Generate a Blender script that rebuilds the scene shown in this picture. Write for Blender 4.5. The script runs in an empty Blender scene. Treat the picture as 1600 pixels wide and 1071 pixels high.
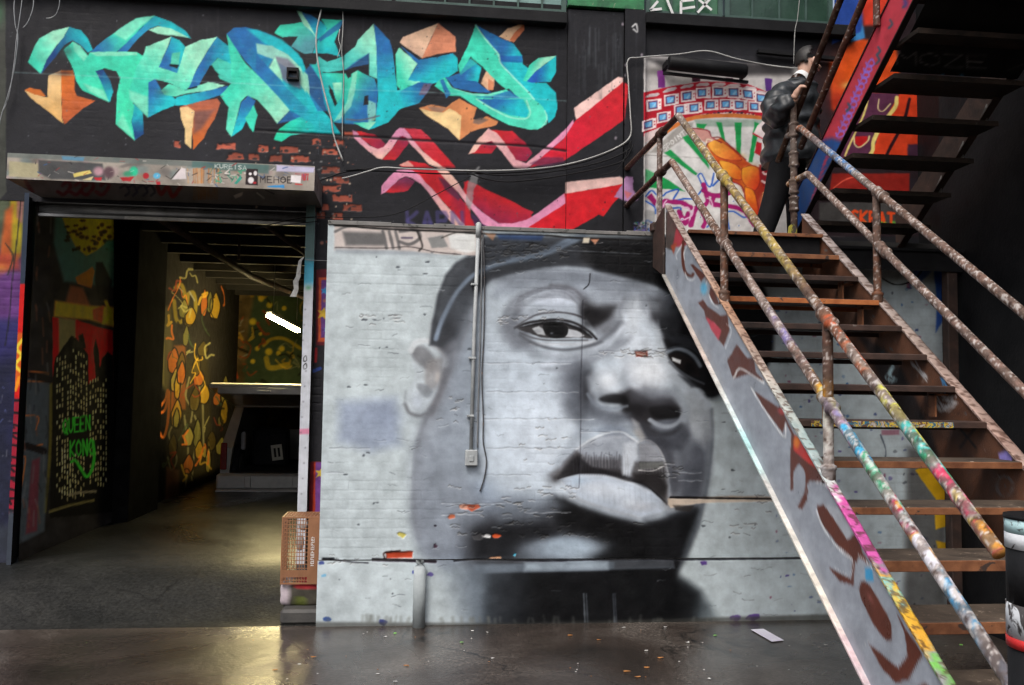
import bpy, bmesh, math, random
import numpy as np
from mathutils import Vector, Matrix
R = math.radians
# ------------------------------------------------------------ camera, sky, sun, exposure
scn = bpy.context.scene
COL = scn.collection
FOC, YAW, PIT, ROL, CAMP = 1400., R(6.5), R(3.65), R(.85), np.array([0., -6.5, 1.6])
_s, _c = math.sin, math.cos
FWD = np.array([_s(YAW)*_c(PIT), _c(YAW)*_c(PIT), _s(PIT)]); _r0 = np.array([_c(YAW), -_s(YAW), 0]); _u0 = np.cross(_r0, FWD)
RGT = _r0*_c(ROL)+_u0*_s(ROL); UPV = _u0*_c(ROL)-_r0*_s(ROL)
cd = bpy.data.cameras.new('camera'); cam = bpy.data.objects.new('camera', cd); COL.objects.link(cam)
cd.sensor_width = 36; cd.lens = FOC/1600*36; cd.clip_end = 400; cd.clip_start = .05
M3 = Matrix((RGT, UPV, -FWD)).transposed(); cam.matrix_world = Matrix.Translation(CAMP) @ M3.to_4x4()
scn.camera = cam
SUN_EL, SUN_AZ = R(54), R(212)
w = bpy.data.worlds.new('World'); scn.world = w; w.use_nodes = True
nt = w.node_tree; bg = nt.nodes['Background']; sk = nt.nodes.new('ShaderNodeTexSky'); sk.sky_type = 'NISHITA'; sk.sun_disc = False
sk.sun_elevation = SUN_EL; sk.sun_rotation = SUN_AZ; sk.air_density = 1.; sk.dust_density = 6.; sk.ozone_density = 1.
hs = nt.nodes.new('ShaderNodeHueSaturation'); hs.inputs['Saturation'].default_value = .6
nt.links.new(sk.outputs[0], hs.inputs['Color']); nt.links.new(hs.outputs[0], bg.inputs[0]); bg.inputs[1].default_value = .11
sl = bpy.data.lights.new('sun', 'SUN'); sl.energy = .6; sl.angle = R(25); sl.color = (1, .99, .97)
so = bpy.data.objects.new('sun', sl); COL.objects.link(so)
# direction the light travels: down and into the wall, a little from the left
so.rotation_euler = Vector((math.sin(SUN_AZ)*-math.cos(SUN_EL), -math.cos(SUN_AZ)*math.cos(SUN_EL), -math.sin(SUN_EL))).to_track_quat('-Z', 'Y').to_euler()
vs = scn.view_settings; vs.view_transform = 'Standard'; vs.look = 'None'; vs.gamma = 1; vs.use_curve_mapping = False; vs.exposure = .93
scn.cycles.use_denoising = True; scn.cycles.max_bounces = 6; scn.cycles.diffuse_bounces = 4; scn.cycles.glossy_bounces = 3; scn.cycles.caustics_reflective = False; scn.cycles.caustics_refractive = False
scn.cycles.sample_clamp_indirect = 5

def at(px, py, ax, val):
    """point on the plane axis=val that the photograph shows at pixel (px, py)"""
    d = FWD+RGT*(px-800)/FOC-UPV*(py-535.5)/FOC
    t = (val-CAMP[ax])/d[ax]; return CAMP+d*t
def toPx(P):
    v = P-CAMP; d = v@FWD
    return 800+FOC*(v@RGT)/d, 535.5-FOC*(v@UPV)/d
# ---------------------------------------------------------------- painter: real paint laid on real walls, baked to mesh colours
def fbm(h, w, cell, seed, octs=4):
    r = np.random.default_rng(seed); out = np.zeros((h, w), np.float32); amp = 1.; tot = 0
    for o in range(octs):
        c = max(cell / 2**o, 1.01); gh, gw = int(h/c)+3, int(w/c)+3
        g = r.random((gh, gw)).astype(np.float32)
        ys = np.arange(h)/c; xs = np.arange(w)/c
        y0 = ys.astype(int); x0 = xs.astype(int); fy = (ys-y0)[:, None]; fx = (xs-x0)[None, :]
        fy = fy*fy*(3-2*fy); fx = fx*fx*(3-2*fx)
        a = g[y0][:, x0]; b = g[y0][:, x0+1]; c_ = g[y0+1][:, x0]; d = g[y0+1][:, x0+1]
        out += amp*((a*(1-fx)+b*fx)*(1-fy)+(c_*(1-fx)+d*fx)*fy); tot += amp; amp *= .5
    return (out/tot).astype(np.float32)

def smooth_pts(p, closed=True, n=5):
    p = np.asarray(p, float)
    if closed: q = np.vstack([p[-1:], p, p[:2]])
    else: q = np.vstack([2*p[0]-p[1], p, 2*p[-1]-p[-2]])
    t = np.linspace(0, 1, n, endpoint=False)[:, None]; out = []
    for i in range(len(q)-3):
        a, b, c, d = q[i:i+4]
        out.append(.5*((2*b)+(c-a)*t+(2*a-5*b+4*c-d)*t*t+(3*b-a-3*c+d)*t**3))
    if not closed: out.append(p[-1:])
    return np.vstack(out)

class Cv:
    def __init__(s, x0, y0, x1, y1, base, res=1., seed=1):
        s.x0, s.y0, s.r = x0, y0, res
        s.W, s.H = int((x1-x0)*res), int((y1-y0)*res)
        s.a = np.empty((s.H, s.W, 3), np.float32); s.a[:] = base
        s.h = np.zeros((s.H, s.W), np.float32)
        s.n = fbm(s.H, s.W, 9*res, seed, 3)-.5
        s.t = (0, 0, 1.)
    def T(s, ox=0, oy=0, sc=1.): s.t = (ox, oy, sc)
    def P(s, p):
        p = np.asarray(p, float); ox, oy, sc = s.t
        return (p/sc+[ox-s.x0, oy-s.y0])*s.r
    def _grid(s, p, pad, st):
        x0 = int(max(0, p[:, 0].min()-pad)); x1 = int(min(s.W, p[:, 0].max()+pad+2))
        y0 = int(max(0, p[:, 1].min()-pad)); y1 = int(min(s.H, p[:, 1].max()+pad+2))
        if x1-x0 < 2 or y1-y0 < 2: return None
        xs = np.arange(x0, x1+st, st, dtype=np.float32); ys = np.arange(y0, y1+st, st, dtype=np.float32)
        return x0, y0, x1, y1, xs, ys
    @staticmethod
    def _segd(p, xs, ys, closed, rad=None):
        X, Y = np.meshgrid(xs, ys); best = np.full(X.shape, 1e9, np.float32); ins = np.zeros(X.shape, bool)
        n = len(p)
        for i in range(n if closed else n-1):
            ax, ay = p[i]; bx, by = p[(i+1) % n]; dx, dy = bx-ax, by-ay; L = dx*dx+dy*dy+1e-9
            t = np.clip(((X-ax)*dx+(Y-ay)*dy)/L, 0, 1)
            d = (X-ax-t*dx)**2+(Y-ay-t*dy)**2
            best = np.minimum(best, d)
            if closed and ay != by:
                c = ((ay > Y) != (by > Y)) & (X < (bx-ax)*(Y-ay)/(by-ay)+ax); ins ^= c
        d = np.sqrt(best)
        return np.where(ins, -d, d) if closed else d
    def _apply(s, g, cov, st, col, a, col2, gp, edge, h):
        x0, y0, x1, y1, xs, ys = g
        if st > 1:
            yy = (np.arange(y0, y1)-y0)/st; xx = (np.arange(x0, x1)-x0)/st
            iy = yy.astype(int); ix = xx.astype(int); fy = (yy-iy)[:, None]; fx = (xx-ix)[None, :]
            iy1 = np.minimum(iy+1, cov.shape[0]-1); ix1 = np.minimum(ix+1, cov.shape[1]-1)
            cov = (cov[iy][:, ix]*(1-fx)+cov[iy][:, ix1]*fx)*(1-fy)+(cov[iy1][:, ix]*(1-fx)+cov[iy1][:, ix1]*fx)*fy
        else: cov = cov[:y1-y0, :x1-x0]
        cov = (cov*a)[..., None]
        c = np.array(col, np.float32)
        if col2 is not None:
            q = s.P(gp); d = q[1]-q[0]; X, Y = np.meshgrid(np.arange(x0, x1), np.arange(y0, y1))
            t = np.clip(((X-q[0][0])*d[0]+(Y-q[0][1])*d[1])/(d@d), 0, 1)[..., None]
            t = np.clip(t+s.n[y0:y1, x0:x1, None]*.35, 0, 1)
            c = c*(1-t)+np.array(col2, np.float32)*t
        v = s.a[y0:y1, x0:x1]; v += (c-v)*cov
        if h: s.h[y0:y1, x0:x1] += h*cov[..., 0]
    def poly(s, pts, col, soft=1.2, a=1., col2=None, gp=None, sm=False, h=0, rough=.8):
        p = s.P(pts)
        if sm: p = smooth_pts(p)
        soft = max(soft*s.r/s.t[2], .9); st = 1 if soft < 6 else (2 if soft < 14 else 4)
        g = s._grid(p, soft, st)
        if g is None: return
        d = s._segd(p, g[4], g[5], True)
        if st == 1 and rough:
            nn = s.n[g[1]:g[1]+d.shape[0], g[0]:g[0]+d.shape[1]]; d[:nn.shape[0], :nn.shape[1]] += nn*rough*2*s.r
        c = np.clip(.5-d/soft, 0, 1)
        if soft > 3: c = c*c*(3-2*c)
        s._apply(g, c, st, col, a, col2, gp, None, h)
    def line(s, pts, w, col, soft=1.2, a=1., sm=True, h=0, col2=None, gp=None, rough=.5):
        p = s.P(pts)
        if sm and len(p) > 2: p = smooth_pts(p, False)
        w = w*s.r/s.t[2]; soft = max(soft*s.r/s.t[2], .9); st = 1 if soft < 6 else 2
        g = s._grid(p, w/2+soft, st)
        if g is None: return
        d = s._segd(p, g[4], g[5], False)-w/2
        if st == 1 and rough:
            nn = s.n[g[1]:g[1]+d.shape[0], g[0]:g[0]+d.shape[1]]; d[:nn.shape[0], :nn.shape[1]] += nn*rough*2*s.r
        c = np.clip(.5-d/soft, 0, 1)
        if soft > 3: c = c*c*(3-2*c)
        s._apply(g, c, st, col, a, col2, gp, None, h)
    def blob(s, x, y, rx, ry, col, a=1., ang=0, pw=1.):
        c = s.P([(x, y)])[0]; rx = rx*s.r/s.t[2]; ry = ry*s.r/s.t[2]; R = max(rx, ry)*2.2
        x0, x1 = int(max(0, c[0]-R)), int(min(s.W, c[0]+R)); y0, y1 = int(max(0, c[1]-R)), int(min(s.H, c[1]+R))
        if x1 <= x0 or y1 <= y0: return
        X, Y = np.meshgrid(np.arange(x0, x1)-c[0], np.arange(y0, y1)-c[1]); ca, sa = math.cos(ang), math.sin(ang)
        d = ((X*ca+Y*sa)/rx)**2+((Y*ca-X*sa)/ry)**2
        g = (np.exp(-d**pw*1.2)*a)[..., None].astype(np.float32); v = s.a[y0:y1, x0:x1]; v += (np.array(col, np.float32)-v)*g
    def sample(s, px, py, arr=None):
        arr = s.a if arr is None else arr
        x = np.clip((px-s.x0)*s.r, 0, s.W-1.01); y = np.clip((py-s.y0)*s.r, 0, s.H-1.01)
        ix = x.astype(int); iy = y.astype(int); fx = x-ix; fy = y-iy
        if arr.ndim == 3: fx = fx[:, None]; fy = fy[:, None]
        return (arr[iy, ix]*(1-fx)+arr[iy, ix+1]*fx)*(1-fy)+(arr[iy+1, ix]*(1-fx)+arr[iy+1, ix+1]*fx)*fy

FONT = {'A': ['03 10 23', '0.4,2 1.6,2'], 'B': ['00 03', '00 1.5,0 1.8,.7 1.4,1.4 0,1.4', '1.4,1.4 2,2.1 1.6,3 0,3'], 'C': ['2,.4 1,0 0,1 0,2 1,3 2,2.6'],
 'D': ['00 03', '00 1.3,.2 2,1.5 1.3,2.8 0,3'], 'E': ['20 00 03 23', '0,1.5 1.6,1.5'], 'G': ['2,.4 1,0 0,1 0,2 1,3 2,2.6 2,1.6 1.2,1.6'], 'H': ['00 03', '20 23', '0,1.5 2,1.5'],
 'I': ['10 13'], 'K': ['00 03', '20 0,1.6 23'], 'L': ['00 03 23'], 'M': ['03 00 1,1.6 20 23'], 'N': ['03 00 23 20'], 'O': ['1,0 0,.8 0,2.2 1,3 2,2.2 2,.8 1,0'],
 'P': ['03 00 1.6,.1 2,.8 1.6,1.6 0,1.7'], 'Q': ['1,0 0,.8 0,2.2 1,3 2,2.2 2,.8 1,0', '1.2,2 2.2,3.2'], 'R': ['03 00 1.6,.1 2,.8 1.6,1.5 0,1.6', '.8,1.6 23'],
 'S': ['2,.3 1,0 .1,.6 1,1.4 1.9,2.2 1,3 0,2.7'], 'T': ['00 20', '10 13'], 'U': ['00 0,2.2 1,3 2,2.2 20'], 'V': ['00 13 20'], 'W': ['00 .5,3 1,1 1.5,3 20'],
 'X': ['00 23', '20 03'], 'Y': ['00 1,1.5 20', '1,1.5 13'], 'Z': ['00 20 03 23'], '5': ['20 0,0 0,1.3 1.3,1.2 2,2 1.4,3 0,2.8'], '0': ['1,0 0,.8 0,2.2 1,3 2,2.2 2,.8 1,0'],
 '3': ['0,.2 1.4,0 1.8,.8 .8,1.4 1.9,2 1.4,3 0,2.8'], 'F': ['20 00 03', '0,1.4 1.5,1.4'], 'J': ['20 2,2.4 1,3 0,2.4'], '9': ['2,1 1,1.6 0,.9 .8,0 2,.5 1.8,3']}
def _fp(tok):
    return tuple(float(v) for v in tok.split(',')) if ',' in tok else (float(tok[0]), float(tok[1]))
def text(cv, s, x, y, h, w, col, dx=(1, 0), dy=(0, 1), gap=1.3, a=1., soft=1.1, wide=1.):
    """stroke lettering along direction dx with height vector dy, in the canvas's current frame"""
    u = h/3.; cx = 0
    for ch in s:
        if ch in FONT:
            for stv in FONT[ch]:
                pts = [_fp(t) for t in stv.split()]
                P = [(x+(cx+px*wide)*u*dx[0]+py*u*dy[0], y+(cx+px*wide)*u*dx[1]+py*u*dy[1]) for px, py in pts]
                cv.line(P, w, col, soft, a, sm=False)
        cx += (2*wide+gap*.8) if ch != ' ' else 1.6

def bricks_h(cv, X, Z, ch=.0672, bl=.205, mort=.011, depth=.003, jit=.0015, seed=3):
    """brick relief (m) for arrays of wall coordinates"""
    c = np.floor(Z/ch); xo = X/bl+.5*(c % 2); b = np.floor(xo)
    dz = (Z/ch-c)*ch; dx = (xo-b)*bl
    e = np.minimum(np.minimum(dz, ch-dz), np.minimum(dx, bl-dx))
    m = np.clip(e/mort, 0, 1); m = m*m*(3-2*m)
    rnd = np.sin(c*127.1+b*311.7+seed)*43758.5453; rnd = rnd-np.floor(rnd)
    return (m-1)*depth+rnd*jit, rnd, m
def paint_portrait():
    cv = Cv(440, 320, 1560, 1030, (181, 192, 196), 1.25, 11)
    G = lambda v, b=0: (v-2*b, v, v+5+b)
    P, L, B = cv.poly, cv.line, cv.blob
    # background tone
    B(560, 500, 90, 160, (186, 197, 200), .7); P([(530, 628), (618, 622), (626, 695), (580, 706), (528, 690)], (142, 154, 176), 26, .8); B(600, 650, 40, 22, (140, 152, 176), .4)
    P([(1105, 350), (1560, 350), (1560, 1000), (1075, 1000)], (190, 202, 207), 60, .9)  # lighter paint lifts the wall where the stairs shade it
    # face mass
    face = [(690, 470), (676, 560), (668, 640), (655, 680), (649, 730), (646, 780), (650, 830), (664, 862), (690, 885), (725, 920), (742, 985), (1060, 985), (1052, 905), (1070, 872), (1088, 830), (1101, 780), (1110, 735), (1114, 690), (1112, 640), (1104, 600), (1090, 400), (900, 370), (740, 400)]
    P(face, (184, 196, 207), 3)
    P([(668, 640), (652, 690), (646, 780), (652, 850), (690, 890), (705, 850), (690, 780), (690, 700), (700, 620)], (150, 156, 164), 26, .85, sm=True)
    P([(666, 640), (651, 690), (646, 790), (652, 845), (664, 820), (660, 740), (672, 660)], (128, 132, 139), 12, .55, sm=True)
    P([(700, 545), (735, 500), (745, 560), (740, 640), (715, 760), (690, 740), (690, 640)], (165, 176, 188), 28, .7)
    B(840, 690, 95, 70, (192, 204, 216), .9); B(800, 600, 40, 50, (188, 200, 212), .7); B(780, 470, 40, 60, (178, 190, 194), .8)
    # lower left cheek darkening to chin shade
    P([(655, 800), (720, 770), (800, 775), (850, 790), (880, 820), (880, 890), (700, 890), (665, 865)], (132, 144, 160), 50, .9)
    P([(725, 840), (770, 810), (830, 800), (880, 785), (900, 900), (740, 900), (735, 870)], (72, 75, 80), 48, .92)
    B(745, 765, 32, 22, (130, 146, 168), .6); B(790, 850, 40, 26, (52, 52, 56), .7)
    # chin shadow under the lower lip, and the beard shade
    P([(868, 772), (905, 792), (950, 806), (1005, 820), (1045, 812), (1070, 795), (1100, 775), (1088, 830), (1068, 872), (1050, 905), (960, 900), (900, 868), (850, 840), (840, 800)], (44, 45, 49), 18, .97)
    P([(1040, 800), (1090, 790), (1082, 835), (1060, 880), (1040, 890)], (70, 76, 84), 22, .6)
    B(876, 858, 48, 17, (166, 182, 196), .95); B(880, 850, 30, 12, (172, 188, 204), .6); B(830, 866, 34, 12, (120, 134, 148), .6)
    # clothing and neck below the ledge
    P([(752, 892), (1052, 880), (1060, 905), (1092, 925), (1104, 950), (1085, 990), (750, 990), (745, 940)], (30, 32, 36), 24, .98)
    P([(702, 885), (760, 885), (752, 990), (722, 990), (715, 940)], (112, 122, 132), 34, .85)
    P([(1062, 905), (1092, 925), (1110, 945), (1130, 985), (1070, 985)], (90, 100, 106), 26, .8)
    P([(740, 883), (1052, 872), (1055, 888), (870, 893), (740, 896)], (112, 122, 134), 6, .8)
    P([(840, 878), (960, 876), (960, 888), (840, 890)], (150, 164, 176), 10, .6)
    # jaw right
    P([(1042, 650), (1085, 640), (1112, 660), (1110, 735), (1095, 790), (1062, 785), (1045, 740)], (152, 158, 168), 20, .9)
    P([(1060, 700), (1100, 690), (1110, 720), (1098, 785), (1062, 782), (1056, 740)], (104, 108, 117), 26, .85)
    P([(1096, 640), (1113, 640), (1114, 700), (1103, 780), (1094, 780), (1103, 700)], (118, 124, 132), 7, .7)
    B(1090, 655, 16, 30, (176, 182, 188), .8); B(1072, 680, 12, 30, (158, 164, 176), .7)
    P([(700, 470), (748, 440), (752, 540), (735, 640), (700, 640), (690, 590), (705, 540)], (142, 150, 160), 34, .75)
    P([(752, 470), (800, 450), (810, 500), (800, 560), (755, 560)], (168, 178, 188), 34, .6)
    P([(790, 490), (812, 470), (835, 500), (830, 545), (800, 548), (785, 520)], (112, 118, 128), 24, .8)
    P([(655, 760), (720, 740), (760, 790), (700, 880), (664, 860), (650, 810)], (116, 122, 132), 34, .7)
    P([(720, 820), (800, 790), (860, 800), (880, 880), (720, 884)], (60, 62, 68), 46, .75)
    P([(878, 560), (915, 560), (925, 600), (925, 650), (900, 664), (880, 650), (870, 600)], (104, 110, 120), 30, .85)
    P([(985, 640), (1070, 640), (1075, 690), (1050, 712), (1005, 690)], (84, 88, 98), 26, .85)
    P([(930, 500), (975, 490), (985, 530), (955, 560), (925, 560), (905, 545)], (136, 142, 152), 22, .7)
    P([(1022, 458), (1062, 462), (1060, 520), (1028, 535)], (80, 84, 92), 18, .8)
    # ear
    P([(640, 545), (650, 532), (668, 531), (685, 540), (697, 557), (700, 572), (692, 600), (680, 622), (672, 645), (655, 652), (640, 646), (633, 628), (640, 605), (648, 590), (644, 565)], (184, 194, 200), 4, sm=True)
    P([(643, 545), (660, 541), (674, 552), (684, 572), (676, 582), (658, 572), (645, 560)], (118, 120, 124), 9, .9, sm=True)
    P([(668, 566), (690, 560), (694, 580), (682, 605), (668, 610), (664, 590)], (140, 138, 138), 10, .8, sm=True)
    P([(652, 600), (668, 602), (676, 612), (668, 622), (656, 614)], (125, 130, 136), 7, .8, sm=True)
    L([(633, 632), (640, 645), (655, 650), (664, 647)], 4, (84, 84, 88), 8, .8); L([(634, 612), (632, 630)], 3, (140, 146, 152), 6, .6)
    L([(642, 548), (650, 536), (668, 533), (686, 543), (697, 558), (696, 574)], 9, (202, 208, 212), 5, .9)
    B(652, 628, 10, 14, (190, 200, 212), .9); B(684, 590, 5, 12, (205, 195, 188), .7)
    # hair in front of the ear
    P([(676, 505), (700, 470), (735, 440), (748, 470), (725, 540), (712, 575), (702, 600), (692, 630), (676, 655), (664, 650), (680, 620), (694, 590), (700, 565), (690, 545), (674, 538)], (112, 112, 118), 18, .85)
    P([(678, 500), (715, 470), (735, 500), (718, 545), (700, 556), (676, 536)], (78, 78, 84), 10, .85)
    P([(694, 575), (706, 575), (690, 620), (676, 650), (666, 648), (684, 612)], (86, 82, 84), 8, .8)
    # cap crown
    P([(671, 540), (675, 505), (684, 460), (696, 430), (712, 410), (735, 398), (740, 370), (1120, 370), (1120, 520), (1060, 470), (1020, 443), (985, 434), (950, 432), (920, 420), (885, 416), (850, 419), (815, 426), (770, 437), (745, 458), (725, 500), (712, 530), (690, 542)], (74, 78, 84), 7)
    P([(684, 500), (690, 460), (702, 430), (720, 412), (745, 402), (738, 425), (712, 460), (695, 505)], (102, 107, 113), 12, .8)
    P([(688, 535), (712, 480), (738, 445), (760, 428), (752, 455), (735, 485), (715, 528)], (66, 67, 72), 9, .8)
    L([(681, 530), (690, 502), (708, 465), (728, 440), (746, 426)], 6, (142, 158, 178), 5, .95)
    L([(684, 522), (700, 478), (722, 446)], 2.5, (176, 190, 205), 3, .6)
    L([(752, 424), (775, 412), (802, 406), (835, 400), (862, 390), (890, 376), (912, 371)], 11, (104, 118, 134), 9, .85)
    L([(800, 404), (850, 393), (890, 374)], 4, (128, 146, 166), 5, .7)
    P([(755, 372), (870, 372), (835, 392), (790, 400), (755, 410)], (78, 84, 94), 10, .8)
    P([(905, 375), (1120, 375), (1120, 560), (1070, 480), (1030, 448), (985, 436), (940, 424), (905, 405)], (36, 37, 41), 16, .92)
    P([(1040, 380), (1135, 385), (1180, 425), (1204, 480), (1208, 545), (1190, 582), (1145, 606), (1105, 622), (1075, 560), (1058, 480)], (24, 25, 29), 10, .97, sm=True)
    B(975, 400, 60, 18, (62, 58, 54), .55); B(1000, 425, 30, 18, (66, 62, 58), .5)
    # forehead light
    P([(760, 462), (790, 436), (850, 424), (900, 424), (955, 436), (1000, 450), (1040, 470), (1035, 500), (960, 480), (900, 452), (840, 448), (790, 470)], (188, 200, 213), 22, .9)
    B(940, 448, 40, 14, (196, 207, 220), .8); B(1015, 470, 30, 20, (150, 158, 170), .8); B(1050, 480, 22, 26, (84, 90, 100), .7)
    B(905, 440, 26, 12, (182, 196, 212), .8); B(1000, 440, 40, 9, (100, 106, 114), .5)
    # brow shade
    L([(788, 500), (796, 478), (820, 460), (850, 452), (880, 448), (902, 455), (915, 472)], 11, (104, 108, 116), 15, .8)
    L([(860, 446), (888, 449), (906, 462), (914, 482)], 4, (90, 88, 92), 6, .8)
    P([(795, 500), (808, 478), (815, 500), (800, 520), (788, 512)], (92, 96, 104), 14, .8)
    B(865, 470, 42, 15, (196, 207, 222), .95); B(880, 462, 24, 10, (204, 214, 230), .7); B(829, 490, 18, 12, (160, 168, 178), .6)
    # frown
    P([(910, 470), (935, 478), (965, 476), (955, 492), (935, 508), (915, 515), (908, 495)], (58, 56, 58), 18, .95)
    B(935, 494, 26, 13, (44, 42, 45), .7); B(912, 480, 9, 12, (52, 50, 54), .7); B(950, 515, 26, 10, (96, 98, 104), .6)
    P([(1012, 470), (1030, 466), (1045, 490), (1040, 505), (1018, 500)], (76, 74, 78), 14, .85); B(1050, 500, 24, 8, (56, 56, 60), .8)
    # nose bridge
    P([(968, 470), (1005, 462), (1018, 500), (1020, 530), (1032, 560), (1040, 600), (985, 610), (962, 560), (975, 520), (968, 495)], (192, 202, 213), 16, .9)
    B(995, 480, 18, 20, (206, 214, 222), .7); B(995, 535, 20, 24, (202, 211, 221), .8); B(960, 545, 18, 12, (178, 188, 198), .6)
    B(968, 535, 18, 6, (118, 124, 134), .5, -.5)
    # tear trough lines
    L([(848, 576), (880, 577), (915, 568), (945, 553), (970, 540), (985, 528)], 7, (140, 146, 156), 11, .8)
    L([(848, 570), (900, 562), (950, 538)], 6, (200, 209, 222), 8, .8)
    # eye, left in view
    P([(805, 512), (822, 499), (845, 490), (872, 487), (900, 490), (918, 500), (930, 520), (925, 530), (900, 512), (870, 505), (840, 505), (815, 515)], (168, 178, 188), 5, .95, sm=True)
    L([(806, 511), (822, 500), (842, 491), (868, 488), (895, 491), (914, 498)], 3.2, (74, 72, 76), 3, .95)
    P([(806, 513), (826, 508), (848, 504), (874, 503), (897, 509), (914, 518), (926, 529), (905, 528), (880, 529), (850, 528), (830, 522)], (70, 68, 70), 3, sm=True)
    P([(832, 514), (842, 510), (850, 516), (852, 524), (840, 522)], (176, 180, 184), 2.5)
    P([(888, 514), (902, 517), (914, 525), (905, 528), (882, 527)], (186, 190, 196), 2.5)
    P([(849, 508), (860, 504), (875, 505), (887, 512), (887, 522), (880, 528), (862, 528), (851, 520)], (34, 34, 36), 2.5, sm=True)
    B(866, 522, 3, 3, (150, 158, 166), .8)
    L([(804, 513), (824, 505), (850, 501), (876, 500), (900, 506), (920, 518), (932, 530)], 4, (46, 44, 47), 3, .95)
    L([(812, 520), (832, 528), (855, 532), (885, 532), (918, 532)], 3, (84, 84, 88), 3, .8)
    L([(830, 537), (860, 538), (900, 538), (930, 534)], 5, (184, 190, 198), 4, .9)
    L([(812, 524), (832, 536), (856, 544), (885, 547), (912, 543), (940, 535)], 4.5, (84, 86, 92), 5, .9)
    L([(850, 553), (890, 556), (925, 548), (955, 532), (975, 510)], 7, (196, 205, 216), 8, .85)
    L([(930, 538), (950, 524), (968, 505)], 6, (92, 96, 104), 8, .6)
    # nose wings and tip
    B(1012, 584, 36, 26, (206, 214, 224), .98, 0, 1.4); B(1022, 572, 24, 22, (214, 220, 228), .7)
    B(950, 596, 22, 20, (202, 211, 222), .95, -.2, 1.3); B(985, 598, 12, 16, (168, 176, 188), .5)
    P([(912, 585), (924, 580), (930, 590), (922, 605), (920, 622), (908, 640), (902, 620), (902, 600)], (62, 62, 68), 14, .92)
    B(892, 622, 20, 26, (124, 132, 144), .6)
    P([(968, 612), (985, 606), (1015, 622), (1050, 622), (1068, 640), (1040, 650), (1015, 665), (1000, 668), (985, 655), (972, 640)], (52, 50, 54), 12, .96)
    L([(918, 634), (932, 645), (955, 651), (982, 652)], 10, (86, 90, 100), 12, .85)
    P([(936, 623), (946, 617), (962, 615), (978, 620), (983, 629), (970, 631), (950, 630), (940, 628)], (26, 25, 27), 7, .95, sm=True)
    L([(920, 618), (930, 631), (948, 637), (966, 638), (980, 635)], 4.5, (166, 178, 190), 4.5, .9)
    P([(1014, 640), (1030, 634), (1050, 636), (1064, 645), (1060, 652), (1040, 655), (1024, 653)], (28, 27, 29), 7, .95, sm=True)
    L([(1016, 656), (1030, 664), (1046, 666), (1060, 660), (1068, 648)], 5.5, (146, 154, 164), 4.5, .95)
    L([(1005, 664), (1022, 676), (1046, 678), (1064, 668), (1072, 650)], 8, (62, 64, 70), 9, .85)
    L([(1056, 606), (1064, 624), (1072, 640), (1070, 655)], 9, (160, 168, 178), 9, .8)
    P([(972, 640), (1000, 655), (1025, 675), (1040, 690), (1020, 692), (1000, 680), (985, 662)], (66, 66, 72), 14, .8)
    P([(966, 672), (976, 678), (990, 692), (980, 692)], (80, 82, 88), 8, .8)
    P([(988, 655), (998, 662), (1010, 684), (1002, 690), (990, 676)], (172, 172, 172), 8, .9)
    P([(1012, 684), (1040, 684), (1056, 720), (1064, 760), (1050, 790), (1042, 750), (1032, 712)], (76, 78, 86), 14, .85)
    P([(905, 655), (960, 655), (975, 668), (940, 675), (910, 690), (900, 680)], (166, 178, 192), 14, .8)
    # upper lip
    P([(864, 747), (880, 722), (900, 701), (925, 687), (950, 677), (972, 676), (985, 683), (996, 691), (1012, 689), (1025, 697), (1036, 716), (1044, 738), (1047, 762), (1043, 784), (1030, 772), (1010, 757), (985, 750), (950, 742), (910, 738), (880, 744)], (150, 157, 168), 3)
    P([(866, 748), (880, 724), (900, 706), (920, 712), (950, 716), (972, 716), (972, 748), (940, 741), (905, 739), (880, 745)], (98, 97, 102), 14, .85)
    P([(868, 747), (882, 722), (903, 702), (908, 712), (908, 740), (884, 744)], (58, 54, 55), 8, .92)
    P([(905, 730), (975, 734), (982, 750), (940, 742), (905, 740)], (62, 58, 60), 8, .85)
    for i in range(13):
        x = 908+i*5.1; L([(x, 712+(i % 3)*4), (x+1, 741)], 1.6, (76, 74, 78), 2.5, .6, sm=False)
    P([(984, 690), (996, 694), (996, 715), (982, 748), (972, 744), (974, 712)], (186, 194, 204), 7, .92)
    P([(998, 694), (1016, 692), (1032, 712), (1038, 724), (1000, 722)], (142, 144, 150), 8, .85)
    P([(992, 722), (1040, 722), (1044, 760), (1043, 785), (1022, 766), (1000, 754), (984, 748)], (88, 86, 88), 8, .9)
    P([(990, 740), (1030, 738), (1042, 760), (1040, 782), (1015, 762), (990, 751)], (48, 44, 45), 9, .92)
    L([(900, 702), (925, 686), (950, 676), (972, 675), (985, 683), (997, 691)], 2.6, (208, 214, 220), 2.5, .95)
    L([(997, 691), (1012, 688), (1026, 697), (1037, 716), (1045, 742)], 2.2, (176, 178, 182), 3, .85)
    P([(855, 742), (872, 730), (880, 738), (868, 752)], (70, 66, 66), 9, .8)
    # lower lip
    P([(874, 750), (905, 741), (945, 741), (980, 752), (1005, 757), (1026, 774), (1046, 792), (1030, 803), (1002, 811), (970, 803), (935, 792), (905, 782), (888, 768)], (176, 187, 201), 5)
    B(955, 768, 34, 14, (202, 212, 224), .9); B(1000, 792, 28, 9, (164, 166, 172), .7); B(905, 752, 16, 8, (168, 190, 210), .6)
    L([(876, 752), (892, 770), (912, 783), (940, 793), (975, 803), (1000, 809)], 3, (206, 212, 220), 4, .7)
    L([(872, 748), (905, 739), (945, 740), (980, 751), (1006, 756), (1028, 774), (1042, 788)], 3, (40, 36, 38), 3.5, .85)
    P([(846, 746), (866, 752), (890, 776), (905, 790), (880, 780), (858, 765)], (186, 196, 206), 9, .7)
    B(1048, 786, 12, 12, (124, 120, 120), .8)
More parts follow.
